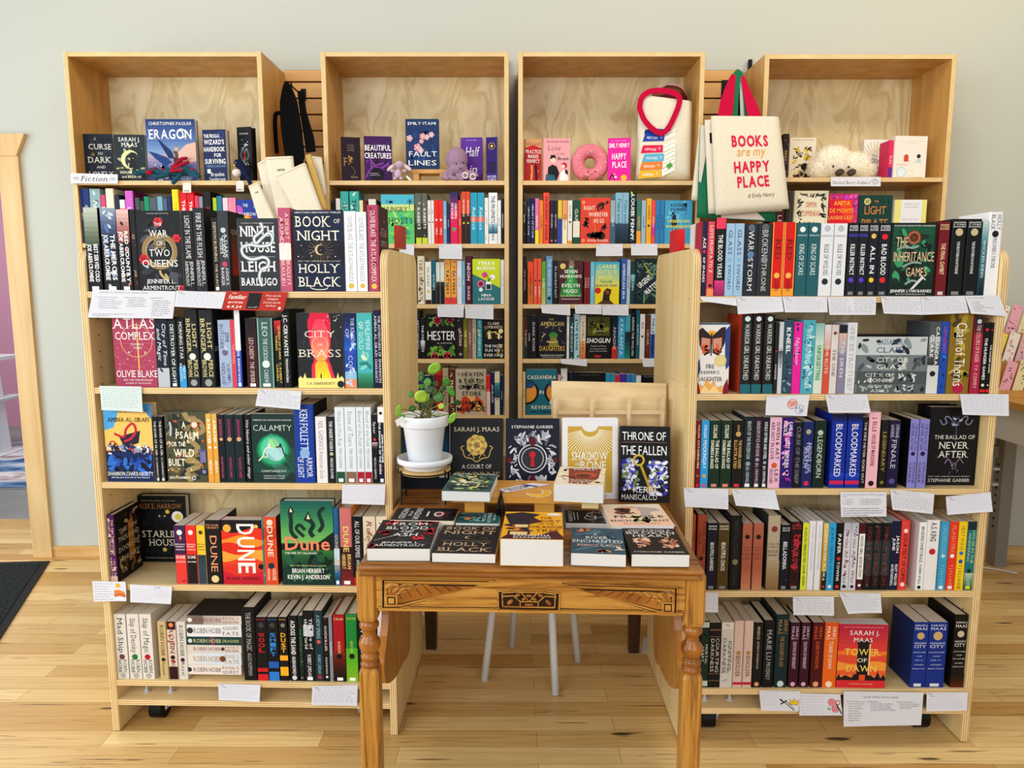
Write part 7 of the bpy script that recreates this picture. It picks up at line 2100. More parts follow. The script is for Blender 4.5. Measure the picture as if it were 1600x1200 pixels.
sau = empty('saucer', 'white glazed saucer under the potted plant', 'saucer', Matrix.Translation((dc.x, PY, zt + .0006)))
mb = MB()
mb.lathe([(0, 0), (.060, 0), (.064, .004), (.068, .012), (.076, .016), (.083, .020), (.084, .034), (.081, .036), (.078, .034), (.075, .018), (.058, .010), (0, .009)], CER, (0, 0, 0), 44)
mb.build('dish', sau, True)
mb = MB()
mb.lathe([(.0, .0096), (.0565, .0100)], mat('7a6430', .3), (0, 0, 0), 32)
mb.build('water_stain', sau)
zp = zt + .0006 + .0108
pot = empty('potted_plant', 'leafy green round-leaved plant in a white pot on the plant stand', 'plant', Matrix.Translation((dc.x, PY, zp)))
hp = atY(664, 652, PY - .05).z - zp
mb = MB()
mb.lathe([(0, 0), (.046, 0), (.0485, .003), (.063, hp - .036), (.0645, hp - .034), (.0715, hp - .033), (.073, hp - .03), (.0745, hp - .003), (.073, hp), (.068, hp), (.065, hp - .004), (.061, hp - .02), (0, hp - .021)], CER, (0, 0, 0), 48)
mb.build('pot', pot, True)
mb = MB()
mb.lathe([(.0, hp - .0195), (.0608, hp - .0198)], mat('3a2c20', .95), (0, 0, 0), 28)
rr = random.Random(2)
for i in range(30):
    q, r_ = rr.uniform(0, 6.28), rr.uniform(0, .05)
    mb.ball((r_ * math.cos(q), r_ * math.sin(q), hp - .018), (.004, .004, .004), mat('4a3526', .95), 6)
mb.build('soil', pot)
GRN = ['4f8a30', '3c742c', '86b848', '2c5c28', 'a8c850']
LEAVES = [(678.7, 575.7, 12, 9, 40, 2), (657.6, 588.6, 5, 9, 0, 1), (659.5, 619.7, 12.5, 11.5, 0, 4), (686, 620.6, 8.5, 8.5, 0, 1), (697.6, 596.5, 6.5, 7.5, 0, 0), (642, 615.5, 5, 5.5, 0, 0), (644, 638, 6, 6, 0, 1), (668.6, 596.8, 6, 7, 20, 0), (658.5, 604, 5.5, 4.5, 0, 0), (677, 611, 7, 6, 0, 1), (672, 627.5, 7, 6, -20, 0), (689.5, 634.5, 5, 5, 0, 4),
          (623, 641.5, 4.5, 11, -14, 2), (628.5, 651, 5, 4.5, 0, 0), (669.6, 646.5, 4.5, 6, 20, 1), (686, 655.5, 9.5, 6.5, -10, 0), (697, 652, 7, 6, 0, 3), (707, 653, 5.5, 11, -30, 2), (705, 611.5, 5, 11, 25, 0), (714.5, 629, 6.5, 5, -20, 3), (671, 609, 8, 6, 20, 3), (662, 634, 5, 4, 0, 3), (692, 607, 6, 5, 30, 3), (681, 600, 5, 5, 0, 1), (652, 627, 4, 4, 0, 3)]
sm, lv = MB(), MB()
rr = random.Random(8)
base = Vector((0, 0, hp - .02))
for i, (px, py, rx, ry, an, g) in enumerate(LEAVES):
    yy = PY - .035 + rr.uniform(-.05, .05)
    c_ = atY(px, py, yy) - Vector((dc.x, PY, zp))
    s_ = yy / F_PX * 1.02
    b0 = Vector((rr.uniform(-.02, .02), rr.uniform(-.015, .015), hp - .02))
    mid = b0.lerp(c_, .5) + Vector((rr.uniform(-.008, .008), .012, .012))
    sm.tube([b0, b0.lerp(mid, .5) + Vector((0, .004, .006)), mid, mid.lerp(c_, .6) + Vector((0, .006, .004)), c_ + Vector((0, .002, 0))], [.0018, .0015, .0013, .0012, .001], '8a9a58' if i % 3 else '7a5a3a', 6)
    q = math.radians(an)
    tilt = rr.uniform(-.35, .35)
    vs, fs = [tuple(c_ + Vector((0, .003, 0)))], []
    n = 16
    for k, f_ in ((1, .55), (2, 1.0)):
        for j in range(n):
            a = 6.2832 * j / n
            x, z = rx * .92 * s_ * f_ * math.cos(a), ry * .92 * s_ * f_ * math.sin(a)
            X, Z = x * math.cos(q) - z * math.sin(q), x * math.sin(q) + z * math.cos(q)
            vs.append(tuple(c_ + Vector((X, -.0035 * f_ + Z * tilt + X * .2 + .0025 * (f_ > .9), Z))))
    for j in range(n):
        k = (j + 1) % n
        fs += [(0, 1 + j, 1 + k), (1 + j, 1 + n + j, 1 + n + k, 1 + k)]
    lv.mesh(vs, fs, mat(GRN[g], .35, .5))
    if g == 0 or g == 1:
        lv.ball(c_ + Vector((0, -.001, 0)), (.0014, .0008, .0014), mat('c8d890'), 6)
sm.build('stems', pot)
mod(lv.build('leaves', pot, True), 'SOLIDIFY', thickness=.0012)
mb = MB()
q = [atY(x, y, PY - .075) - Vector((dc.x, PY, zp)) for x, y in ((617, 657), (629, 650), (633, 657), (621, 667))]
mb.prism(q, (0, .0012, 0), PAPER)
mb.tube([sum(q, Vector()) / 4 + Vector((.004, .004, -.002)), Vector((-.066, -.04, hp - .012))], .0016, PAPER, 6)
mb.build('plant_tag', pot)
# ------------------------------------------------------------------ shelf cards
CARD = mat('d6d6dc', .8, .15)
CARDLINES = mat('b4b8c8', .8, .1)


def card(cs, label, quad, group, ink='5a5f78', kind='hand', ops=(), paper=None, name='shelf_card', lift=0.0, curl=.006, seed=None):
    """a slip of paper taped to the shelf edge; quad = its corners TL TR BR BL"""
    seed = seed or int(sum(p[0] for p in quad))
    K = []
    for i, (x, y) in enumerate(quad):
        v = -.0035 - lift - (0 if i < 2 else .010)
        u, z = cs.px(x, y, v)
        K.append(cs.at(u, v, z))
    W = ((K[1] - K[0]).length + (K[2] - K[3]).length) / 2
    H = ((K[3] - K[0]).length + (K[2] - K[1]).length) / 2
    rnd = random.Random(seed)
    c1, c2 = rnd.uniform(-curl, curl), rnd.uniform(-curl, curl)
    n = cs.n

    def fn(x, y, k):
        u, v = min(max(x / W, -.02), 1.02), min(max(y / H, -.02), 1.02)
        p = K[0] * ((1 - u) * (1 - v)) + K[1] * (u * (1 - v)) + K[2] * (u * v) + K[3] * ((1 - u) * v)
        return p - n * (.00035 + .00006 * k + max(c1, 0) * v * v * u * u + max(c2, 0) * v * v * (1 - u) ** 2)
    mb = MB()
    N, M = 8, 6
    vs = [fn(W * i / N, H * j / M, 0) for j in range(M + 1) for i in range(N + 1)]
    fs = [(j * (N + 1) + i, j * (N + 1) + i + 1, (j + 1) * (N + 1) + i + 1, (j + 1) * (N + 1) + i) for j in range(M) for i in range(N)]
    mb.mesh(vs, fs, paper or CARD)
    mb.mesh([v + n * .0004 for v in vs], [f[::-1] for f in fs], paper or CARD)
    f = Face(mb, fn, W, H, seed)
    if kind == 'hand':
        nl = max(4, int(H / .0085))
        f.T('Title:', .09, .085, .11, .07, '34363e', 'b')
        f.scrawl(.2, .7, .09, ink, .035, seed)
        f.T('Author:', .15, .19, .13, .06, '4a4c54', 'b')
        f.scrawl(.25, .75, .2, ink, .035, seed + 1)
        for i in range(nl):
            f.scrawl(.05, .96, .32 + .6 * i / nl, ink, .032, seed + 2 + i)
    elif kind == 'lines':
        nl = max(4, int(H / .0075))
        for i in range(nl):
            f.scrawl(.05, .96, .1 + .82 * i / nl, ink, .03, seed + 2 + i)
    if ops:
        f.ops(ops)
    return tag(mb.build(name), label, 'shelf card', group)


GL, GR, GW = 'cards taped to the left rolling bookcase', 'cards taped to the right rolling bookcase', 'cards taped to the wall bookcases'


def listing(x, y0, dy, h, rows, c='5a5c68', wper=.0105):
    out = []
    for i, r in enumerate(rows):
        w = len(r) * wper
        out.append(('T', r, x + w / 2, y0 + i * dy, w, h, c))
    return tuple(out)


card(A, 'large printed series guide card hanging below the gold ring cover', [(145, 452.5), (275, 455), (270, 498), (138, 496)], GL, kind='', ops=(
    ('T', 'Jennifer L Armentrout Series Guide', .38, .08, .58, .055, '4a4c58'), *listing(.05, .26, .0, .035, ['From Blood and Ash Series']), *listing(.1, .34, .075, .034, ['From Blood and Ash', 'A Kingdom of Flesh and Fire', 'The Crown of Gilded Bones', 'The War of Two Queens', 'A Soul of Ash and Blood']),
    *listing(.4, .26, 0, .035, ['Flesh and Fire Series']), *listing(.44, .34, .075, .034, ['A Shadow in the Ember', 'A Light in the Flame', 'A Fire in the Flesh', 'Born of Blood and Ash']), *listing(.7, .26, 0, .035, ['Suggested Order']), *listing(.74, .36, .075, .034, ['From Blood and Ash', 'A Shadow in the Ember', 'A Kingdom of Flesh', 'The Crown of Bones', 'A Light in the Flame', 'The War of Two Queens', 'A Fire in the Flesh', 'A Soul of Ash']),
    *listing(.05, .86, .06, .03, ['Series may be read in publication order or in', 'the suggested order.'])))
card(A, 'handwritten card between the large series guide and the red promotional card', [(275.5, 454), (353, 457), (346.5, 482.5), (273.5, 479)], GL, '9a9cac')
card(A, 'red promotional card with a small black book picture and a date', [(353.5, 454.5), (450, 456.5), (443, 486), (347.5, 484)], GL, kind='', paper=mat('b03420', .5), ops=(
    ('T', 'the', .14, .1, .08, .08, 'f4e8d8', 'i'), ('T', 'familiar', .2, .3, .28, .22, 'f4e8d8', 'bi'), ('T', 'arrives', .19, .58, .24, .12, 'f4e8d8', 'bi'), ('T', '4.9.24', .18, .82, .24, .14, 'f4e8d8', 'bi'), ('R', .38, .08, .59, .92, '1a1614'), ('B', .4, .3, .57, .7, 8, .06, 'd8b880 e8e0d0'), ('T', 'NINTH', .485, .22, .12, .08, 'c8b890'), ('T', 'familiar', .485, .8, .16, .1, 'f0e8d8', 'i'),
    ('T', 'Fate can be', .78, .2, .24, .1, 'f4e8d8', 'i'), ('T', 'changed.', .78, .37, .18, .1, 'f4e8d8', 'i'), ('T', 'Curses can be', .78, .56, .28, .1, 'f4e8d8', 'i'), ('T', 'broken.', .78, .73, .16, .1, 'f4e8d8', 'i'), ('C', .93, .86, .022, 'f0e8e0')))
card(A, 'pale green printed card below the pink circle cover', [(155, 603), (221, 604), (223, 644), (161, 640)], GL, '6a7078', 'lines', paper=mat('cfdcd8', .7), curl=.012)
card(A, 'handwritten card under the flame column cover', [(404, 608), (471, 611), (469, 640), (399, 634)], GL)
card(A, 'faint handwritten card below the white fantasy spines on left bookcase', [(535, 757.5), (602, 757), (601, 789), (534, 787)], GL, 'a8b0d0', 'lines')
card(A, 'card with an orange worm drawing at the left upright of the bookcase', [(144, 908), (196, 909), (199, 938), (147, 940)], GL, '4a4c54', '', ops=(
    *[('scrawl', .05, .55, .12 + .13 * i, '4a4c54', .03, 70 + i) for i in range(7)], ('C', .76, .2, .07, 'e8a830'), ('L', [(.64, .55), (.76, .5), (.95, .62)], .09, 'd8823a'), ('L', [(.64, .72), (.78, .66), (.98, .74)], .09, 'c87030')))
card(A, 'faint handwritten card with two columns beside the worm drawing card', [(203, 913), (269, 916.5), (267, 944), (205, 940)], GL, 'b0a8b8', '', ops=(('T', 'DUNE', .65, .1, .14, .09, '6a6878', 'i'), *[('scrawl', .05, .5, .26 + .13 * i, 'c0a8b4', .03, 90 + i) for i in range(5)], *[('scrawl', .58, .95, .26 + .13 * i, 'a8a8c0', .03, 80 + i) for i in range(4)]))
card(A, 'handwritten card under the thick black hardcover on the bottom shelf', [(341, 1068), (407, 1070), (406, 1096), (342, 1094)], GL, 'a09ca8')
card(A, 'handwritten card beside the table leg on the left bottom shelf', [(488, 1072), (559, 1070), (558, 1102), (487, 1101)], GL, '7a6a88')

card(B, 'curling handwritten card at left end of the right top shelf', [(1093, 463.5), (1150, 466), (1151, 478), (1099, 470.5)], GR, 'a8a0b0', 'lines')
card(B, 'handwritten card below the pale blue twin spines', [(1150.5, 463), (1221.5, 464), (1224, 487), (1153, 491)], GR, 'a8a8b8')
card(B, 'handwritten card below the red twin spines', [(1222.5, 463.5), (1292, 463.5), (1293, 488), (1226, 488)], GR, '8a8a98')
card(B, 'two-column handwritten card below the white twin spines', [(1293, 464), (1369, 464), (1368, 492), (1296, 492)], GR, '6a6c78', '', ops=(*[('scrawl', .05, .42, .1 + .12 * i, '6a6c78', .03, 190 + i) for i in range(7)], *[('scrawl', .55, .95, .1 + .12 * i, '7a7a88', .03, 180 + i) for i in range(7)]))
card(B, 'handwritten card below left half of the thorny green cover', [(1376, 463), (1438, 463.5), (1441, 492), (1381, 490)], GR, '6a6c7c')
card(B, 'blue-inked handwritten card below right half of the thorny green cover', [(1438.5, 463.5), (1507, 462), (1514, 489), (1441.5, 492)], GR, '7880c0', curl=.012)
card(B, 'printed list card at right end of the right top shelf', [(1507.5, 462), (1562, 461.5), (1573, 494), (1517, 490)], GR, kind='', ops=(*listing(.06, .12, 0, .06, ['Suggested Series by Holly Black'], wper=.016), *listing(.12, .32, .1, .05, ['The Cruel Prince', 'The Wicked King', 'The Queen of Nothing', 'How the King Learned to Hate Stories', 'The Stolen Heir', 'The Prisoners Throne'], wper=.016)))
card(B, 'card with a red and blue floral sketch below the plain white spine', [(1198, 619), (1265, 617), (1260, 650), (1195, 648)], GR, 'b0b0c0', '', ops=(*[('scrawl', .05, .38, .15 + .18 * i, 'c0c0cc', .025, 60 + i) for i in range(4)], ('R', .0, .05, .42, .06, '8a8a98'), ('O', .62, .42, .11, .015, 'd07060'), ('O', .6, .42, .06, .02, 'd88070'), ('B', .5, .25, .74, .6, 14, .05, 'e0a090 d07868', .3), ('O', .8, .68, .1, .012, '8a98b0'), ('B', .7, .5, .92, .9, 12, .05, 'a8b4c8 7a88a0', .3)))
card(B, 'handwritten card below the flat grey pile', [(1289.5, 617), (1355, 616), (1360, 645), (1295, 645)], GR, '7a7c88')
card(B, 'blue-inked card in a clear sleeve at right end of the second shelf', [(1500, 616), (1576, 616), (1576, 650), (1504, 648)], GR, '7a94c8', 'lines')
card(B, 'handwritten card below the two dark red spines', [(1068.5, 762), (1138, 764), (1138, 796), (1070, 791)], GR, 'a0a0b0')
card(B, 'slanting handwritten card below the dark fantasy spines', [(1143, 765), (1211, 765), (1216, 795), (1150, 790)], GR, 'a0a0b0', curl=.014)
card(B, 'printed two-list card below the twin blue spines', [(1313, 769), (1385, 769), (1385, 807), (1313, 807)], GR, kind='', ops=(*listing(.05, .1, .08, .055, ['Caraval & Once Upon a Broken Heart Series by Stephanie', 'Garber'], '4a5268', .0165), *listing(.06, .3, .09, .05, ['1.  Caraval', '2.  Legendary', '3.  Finale'], '4a5268', .017), *listing(.42, .3, .09, .05, ['1.  Once Upon a Broken Heart', '2.  The Ballad of Never After', '3.  A Curse for True Love'], '4a5268', .0165), *listing(.05, .66, .09, .05, ['These are companion series taking place in the same', 'universe with Once Upon a Broken Heart taking place after', 'the events of Caraval. We recommend reading the Caraval', 'series first to avoid any spoilers!'], '4a5268', .0155)))
card(B, 'tilted handwritten card between the two-list card and the end card', [(1391, 765), (1460, 771), (1457, 803), (1394, 796)], GR, '5a5c68')
card(B, 'faint violet-inked card below the silver scroll cover', [(1478, 776), (1548, 769), (1550, 799), (1479, 804)], GR, 'a0a0cc')
card(B, 'narrow card half hidden behind the carved table top', [(1091, 926), (1122, 926), (1122, 957), (1091, 956)], GR, 'a098a8', 'lines')
card(B, 'handwritten card below the white and yellow-green spines', [(1239, 932), (1303, 932), (1303, 962), (1239, 960)], GR, '5a5c68')
card(B, 'curled-corner handwritten card below the black twin spines', [(1311, 926), (1376, 927), (1377, 957), (1323, 957)], GR, '6a6470', curl=.012)
card(B, 'card with a dagger and gold crown drawing', [(1186, 1079), (1251, 1080), (1247, 1111), (1189, 1110)], GR, 'b0a8a8', '', ops=(*[('scrawl', .05, .45, .1 + .15 * i, 'b8b0b0', .025, 40 + i) for i in range(5)], ('P', [(.55, .5), (.6, .44), (.9, .92), (.86, .95)], 'e0e0e0'), ('L', [(.58, .5), (.88, .95)], .02, '26262a', False), ('L', [(.62, .44), (.9, .9)], .012, '26262a', False), ('L', [(.52, .66), (.68, .48)], .03, '26262a', False), ('L', [(.5, .4), (.6, .55)], .035, '26262a', False), ('P', [(.76, .66), (.75, .4), (.82, .52), (.86, .36), (.9, .52), (.98, .42), (.97, .68)], 'e8b830'), ('L', [(.76, .66), (.75, .4), (.82, .52), (.86, .36), (.9, .52), (.98, .42), (.97, .68), (.76, .66)], .01, '4a3a18', False)))
card(B, 'card with a red rose drawing beside the dagger card', [(1247.5, 1083), (1313, 1085), (1316, 1118), (1249, 1118)], GR, 'a8a0b0', '', ops=(*[('scrawl', .05, .6, .12 + .13 * i, ['c06068', 'a8a0b0'][i > 0], .025, 30 + i) for i in range(7)], ('O', .78, .38, .08, .02, 'd05060'), ('C', .78, .38, .06, 'e08088'), ('O', .92, .38, .05, .02, 'd05060'), ('O', .84, .7, .07, .02, 'd05060'), ('C', .84, .7, .05, 'e08088'), ('C', .7, .68, .04, '8ab090'), ('L', [(.88, .45), (.99, .92)], .03, '26262a', False)))
card(B, 'large printed three-column series guide card on the bottom shelf', [(1318, 1080), (1443, 1082), (1439, 1133), (1318, 1135)], GR, kind='', lift=.004, ops=(
    ('T', 'Sarah J Maas Series Guide', .47, .15, .44, .06, '4a4c58'), *listing(.03, .29, 0, .032, ['Throne of Glass Series'], '3a3c48'), *listing(.06, .35, .068, .032, ['The Assassins Blade', 'Throne of Glass', 'Crown of Midnight', 'Heir of Fire', 'Queen of Shadows', 'Empire of Storms', 'Tower of Dawn', 'Kingdom of Ash'], '7a4858'),
    *listing(.3, .29, 0, .032, ['ACOTAR Series'], '3a3c48'), *listing(.34, .35, .06, .032, ['A Court of Thorns and Roses', 'A Court of Mist and Fury', 'A Court of Wings and Ruin', 'A Court of Frost and Starlight'], '6a5a88'), *listing(.67, .29, 0, .032, ['Crescent City Series'], '3a3c48'), *listing(.71, .35, .06, .032, ['House of Earth and Blood', 'House of Sky and Breath', 'House of Flame'], '7a6a78')))
card(B, 'handwritten card at right end of the right bottom shelf', [(1448, 1082), (1512, 1082), (1511, 1110), (1447, 1111)], GR, '9a98a8')

for i, (cs, lab, q) in enumerate([
    (Dc, 'card half hidden behind the left rolling bookcase, below the palm tree cover', [(624, 382), (647, 382), (647, 400), (624, 400)]),
    (Dc, 'handwritten card below the red twin spines on the octopus bookcase', [(686, 381.5), (722, 381.5), (722, 405), (686, 404)]),
    (Dc, 'handwritten card above the rose vine cover', [(683, 476), (725, 475.5), (724, 496), (684, 495)]),
    (Dc, 'handwritten card below the flower vase cover', [(727, 476), (771, 476), (771, 499), (727, 497)]),
    (Ec, 'handwritten card below the leaf sprig cover', [(932, 381), (973, 381), (973, 400), (931, 400)]),
    (Ec, 'handwritten card below the orange and coral spines near the ladder cover', [(986, 381), (1027, 381), (1027, 399), (986, 399)]),
    (Ec, 'curled handwritten card above the gold capitals cover', [(845, 476), (891, 476), (891, 493), (847, 489)]),
    (Ec, 'handwritten card above the brushed lettering cover', [(898, 476), (940, 476), (940, 491), (899, 490)]),
    (Ec, 'handwritten card below the blue and yellow cover', [(941, 476), (982, 476), (982, 493), (941, 492)]),
    (Ec, 'tilted card below the gold capitals cover', [(876, 561), (917, 561), (917, 572.5), (877, 568)]),
    (Ec, 'card at right end of the shelf above the plywood display rack', [(1003, 560), (1033, 560), (1033, 573), (1005, 573)])]):
    card(cs, lab, q, GW, '8a8c98', 'lines' if i == 0 or i > 8 else 'hand')
card(Cc, 'white sign reading Fiction on the upper left wall bookcase shelf', [(110.5, 270.5), (184, 272.5), (184, 287), (110.5, 286.5)], 'section signs on the wall bookcases', kind='', name='shelf_sign', ops=(
    ('T', 'Fiction', .5, .5, .56, .5, '2a2a2e', 'si'), ('O', .1, .5, .025, .008, '6a7080'), ('O', .15, .5, .025, .008, '6a7080'), ('O', .86, .5, .025, .008, '6a7080'), ('O', .91, .5, .025, .008, '6a7080'), ('L', [(.05, .5), (.08, .4)], .006, '6a7080'), ('L', [(.95, .5), (.97, .4)], .006, '6a7080')))
card(Fc_, 'white sign reading Global Best-Sellers below the fluffy white toy', [(1298, 276.5), (1376, 276.5), (1376, 291), (1298, 291)], 'section signs on the wall bookcases', kind='', name='shelf_sign', ops=(
    ('T', 'Global Best-Sellers', .41, .6, .76, .34, '4a4a54', 's'), ('P', [(.8, .4), (.9, .15), (.98, .55), (.87, .85)], '9a9a9e'), ('P', [(.82, .42), (.9, .22), (.96, .54), (.87, .74)], 'c8c8cc'), ('R', .86, .35, .92, .4, '8a8a90')))

# things on the rear units of the rolling bookcases
p, q = A.px(616, 380, .40), A.px(627, 380, .40)
book('small brick-red book behind the maroon hardcover at right end of left bookcase', 'books on the rear bookcase units', A.mtx(p[0], .40, A.px(620, 388, .4)[1]), .1, q[0] - p[0], A.px(620, 352, .4)[1] - A.px(620, 388, .4)[1], 'a84830', False, seed=3)
zr = ZB[0] + .0008
p = B.px(1056, 380, .34)
book('small red book standing on the rear unit left of the white box', 'books on the rear bookcase units', B.mtx(B.px(1057, 380, .40)[0], .40, zr), .11, .028, B.px(1060, 358, .4)[1] - zr, 'd83038', False, seed=5, page=PAPER)
bx = empty('card_box', 'white lined box standing upright at left end of the right top shelf', 'box', B.mtx(.0225, .10, zr))
mb = MB()
hh, ww = B.px(1080, 350, .10)[1] - zr, max(B.px(1092, 380, .10)[0] - .0225, .02)
mb.box(0, 0, 0, ww, .05, hh, PAPER)
for k in range(7):
    zk = hh * (.9 - k * .05)
    mb.face([(ww * .1, -.0004, zk), (ww * .9, -.0004, zk), (ww * .9, -.0004, zk + .0014), (ww * .1, -.0004, zk + .0014)], mat('8a8c92'))
mb.build('box_body', bx)

# ------------------------------------------------------------------ tote bags and cloths
CANVAS, t_, b_, add_ = nodes('cream_canvas', .9, .1)
n_ = add_('ShaderNodeTexNoise', Scale=260.0, Detail=2)
r_ = ramp(add_, [(.3, 'dcd2ba'), (.7, 'ece4d0')])
tc = add_('ShaderNodeTexCoord')
t_.links.new(tc.outputs['Object'], n_.inputs['Vector'])
t_.links.new(n_.outputs['Fac'], r_.inputs[0])
t_.links.new(r_.outputs[0], b_.inputs['Base Color'])


def cloth(quad, Y, thick, m, root, name, seed=1, wr=.004, lean=0.0, sag=0.0, N=14):
    """a soft flat bag from its corners TL TR BR BL; returns a print mapping for its front"""
    K = [atY(x, y, Y - (lean if i > 1 else 0)) for i, (x, y) in enumerate(quad)]
    W, H = (K[1] - K[0]).length, (K[3] - K[0]).length
    r = random.Random(seed)
    ph = [(r.uniform(2, 7), r.uniform(1, 4), r.uniform(0, 6.28)) for _ in range(4)]

    def fn(x, y, k):
        u, v = x / W, y / H
        p = K[0] * ((1 - u) * (1 - v)) + K[1] * (u * (1 - v)) + K[2] * (u * v) + K[3] * ((1 - u) * v)
        w = sum(math.sin(a * u + b * v * 2 + c) for a, b, c in ph) / 4
        e = 1 if k else min(u, 1 - u, (1 - v) * 1.5) * 12
        bul = thick * min(max(e, 0), 1) ** .5 * (.75 + .25 * v)
        return p + Vector((0, -bul - wr * w * v * (1 if k == 0 else .3) - (.0015 + k * .00008 if k else 0), -sag * math.sin(math.pi * u) * v * v))
    mb = MB()
    vs = [fn(W * i / N, H * j / N, 0) for j in range(N + 1) for i in range(N + 1)]
    back = []
    for j in range(N + 1):
        for i in range(N + 1):
            v_ = fn(W * i / N, H * j / N, 0)
            u, v = i / N, j / N
            p = K[0] * ((1 - u) * (1 - v)) + K[1] * (u * (1 - v)) + K[2] * (u * v) + K[3] * ((1 - u) * v)
            back.append(Vector((v_.x, p.y + (p.y - v_.y) * .25 + .002, v_.z)))
    n1 = N + 1
    fs = [(j * n1 + i, j * n1 + i + 1, (j + 1) * n1 + i + 1, (j + 1) * n1 + i) for j in range(N) for i in range(N)]
    mb.mesh(vs + back, fs + [tuple(n1 * n1 + k for k in reversed(f)) for f in fs] +
            [(j * n1, (j + 1) * n1, n1 * n1 + (j + 1) * n1, n1 * n1 + j * n1) for j in range(N)] + [(j * n1 + N, n1 * n1 + j * n1 + N, n1 * n1 + (j + 1) * n1 + N, (j + 1) * n1 + N) for j in range(N)] +
            [(N * n1 + i, N * n1 + i + 1, n1 * n1 + N * n1 + i + 1, n1 * n1 + N * n1 + i) for i in range(N)], m)
    return mb, Face(mb, fn, W, H, seed)


def strap(pts, w, m, root, name='strap', th=.002, Yw=0.0):
    """flat webbing through pts [(px, py, Y)], wide across the picture"""
    P = [atY(*p) for p in pts]
    Q = []
    for i in range(len(P) - 1):
        p0, p1, p2, p3 = P[max(i - 1, 0)], P[i], P[i + 1], P[min(i + 2, len(P) - 1)]
        for j in range(6):
            u = j / 6
            Q.append(.5 * (2 * p1 + (p2 - p0) * u + (2 * p0 - 5 * p1 + 4 * p2 - p3) * u * u + (3 * p1 - p0 - 3 * p2 + p3) * u ** 3))
    Q.append(P[-1])
    mb = MB()
    ws = w if isinstance(w, (list, tuple)) else [w, w]
    vs, n = [], len(Q)
    for i, p in enumerate(Q):
        d = (Q[min(i + 1, n - 1)] - Q[max(i - 1, 0)])
        s = Vector((d.z, 0, -d.x))
        s = s.normalized() if s.length > 1e-6 else Vector((1, 0, 0))
        f = i / (n - 1) * (len(ws) - 1)
        k = min(int(f), len(ws) - 2)
        h = (ws[k] + (ws[k + 1] - ws[k]) * (f - k)) / 2
        vs += [p - s * h + Vector((0, -th, 0)), p + s * h + Vector((0, -th, 0)), p + s * h, p - s * h]
    fs = []
    for i in range(n - 1):
        for k in range(4):
            l = (k + 1) % 4
            fs.append((i * 4 + k, i * 4 + l, i * 4 + 4 + l, i * 4 + 4 + k))
    fs += [(3, 2, 1, 0), tuple((n - 1) * 4 + k for k in range(4))]
    mb.mesh(vs, fs, m)
    return mb.build(name, root)


I4 = Matrix.Identity(4)
PINK = mat('bc144a', .85, .08)
GREEN = mat('2f7a5c', .85, .1)
GB = 'tote bags hanging on the right slatwall hook'
# printed tote in front
t1 = empty('tote_bag', 'cream tote with pink and orange lettering and pink straps', 'tote bag', I4, GB)
mb, f = cloth([(1111, 181.5), (1217, 182.5), (1233.5, 326), (1118.5, 336)], 3.322, .010, CANVAS, t1, 'bag', 3, .002)
f.ops([('T', 'BOOKS', .53, .255, .52, .115, 'd81850', 'B'), ('T', 'are my', .53, .38, .4, .065, 'e8a048', 'i'), ('T', 'HAPPY', .53, .525, .5, .115, 'd81850', 'B'), ('T', 'PLACE', .53, .68, .44, .115, 'd81850', 'B'), ('T', '# Emily Henry', .62, .83, .36, .045, '2a2a2c', 'ti')])
mb.build('bag', t1, True)
strap([(1132, 186, 3.322), (1136, 160, 3.345), (1143, 128, 3.40), (1147, 117, 3.428)], [.062, .06, .032, .02], PINK, t1)
strap([(1180, 186, 3.322), (1174, 165, 3.345), (1166, 140, 3.39), (1160, 119, 3.428)], [.058, .05, .03, .014], PINK, t1)
# second cream tote, third and fourth with green sides
t2 = empty('tote_bag', 'cream tote with green straps hanging second behind the printed tote', 'tote bag', I4, GB)
mb, f = cloth([(1101, 187.5), (1208, 186), (1222, 330), (1107, 334)], 3.352, .008, CANVAS, t2, 'bag', 5, .002)
f.ops([('R', .055, .14, .095, .25, '17181a')])
mb.build('bag', t2, True)
strap([(1148, 188, 3.353), (1147, 160, 3.374), (1150, 122, 3.432), (1156, 110, 3.452)], [.024, .036, .04, .022], GREEN, t2)
strap([(1167, 188, 3.353), (1165, 160, 3.374), (1161, 125, 3.432), (1158, 112, 3.452)], [.02, .018, .014, .01], GREEN, t2)
t3 = empty('tote_bag', 'green and white tote hanging third behind the printed tote', 'tote bag', I4, GB)
mb, f = cloth([(1094, 197), (1200, 190), (1212, 347), (1089, 340)], 3.380, .008, GREEN, t3, 'bag', 7, .002)
f.ops([('R', .02, .1, .06, .2, '17181a'), ('P', [(.0, 0), (.16, 0), (.03, .62), (0, .6)], 'dcd6c6'), ('P', [(.3, .93), (.7, .86), (.86, .99), (.3, .99)], 'e8d8cc')])
mb.build('bag', t3, True)
strap([(1161.5, 190, 3.381), (1160, 155, 3.398), (1158, 122, 3.450), (1157.5, 113, 3.467)], [.026, .022, .014, .01], mat('dcd8d0', .9), t3)
t4 = empty('tote_bag', 'white tote with black straps hanging last behind the green tote', 'tote bag', I4, GB)
mb, f = cloth([(1093, 196), (1196, 192), (1204, 335), (1080, 312)], 3.404, .005, CANVAS, t4, 'bag', 9, .002)
mb.build('bag', t4, True)
strap([(1155, 192, 3.405), (1154.5, 155, 3.416), (1155.5, 122, 3.465), (1157, 113, 3.480)], [.03, .022, .012, .01], BLACK, t4)
hk = empty('slatwall_hook', 'black metal hook arm carrying the tote bags', 'hook', I4)
mb = MB()
a_ = atY(1158, 116, 3.45)
mb.tube([(a_.x, WY - .03, a_.z - .008), (a_.x, 3.488, a_.z - .008)], .004, BLACK, 8)
p_ = atY(1128, 128, 3.735)
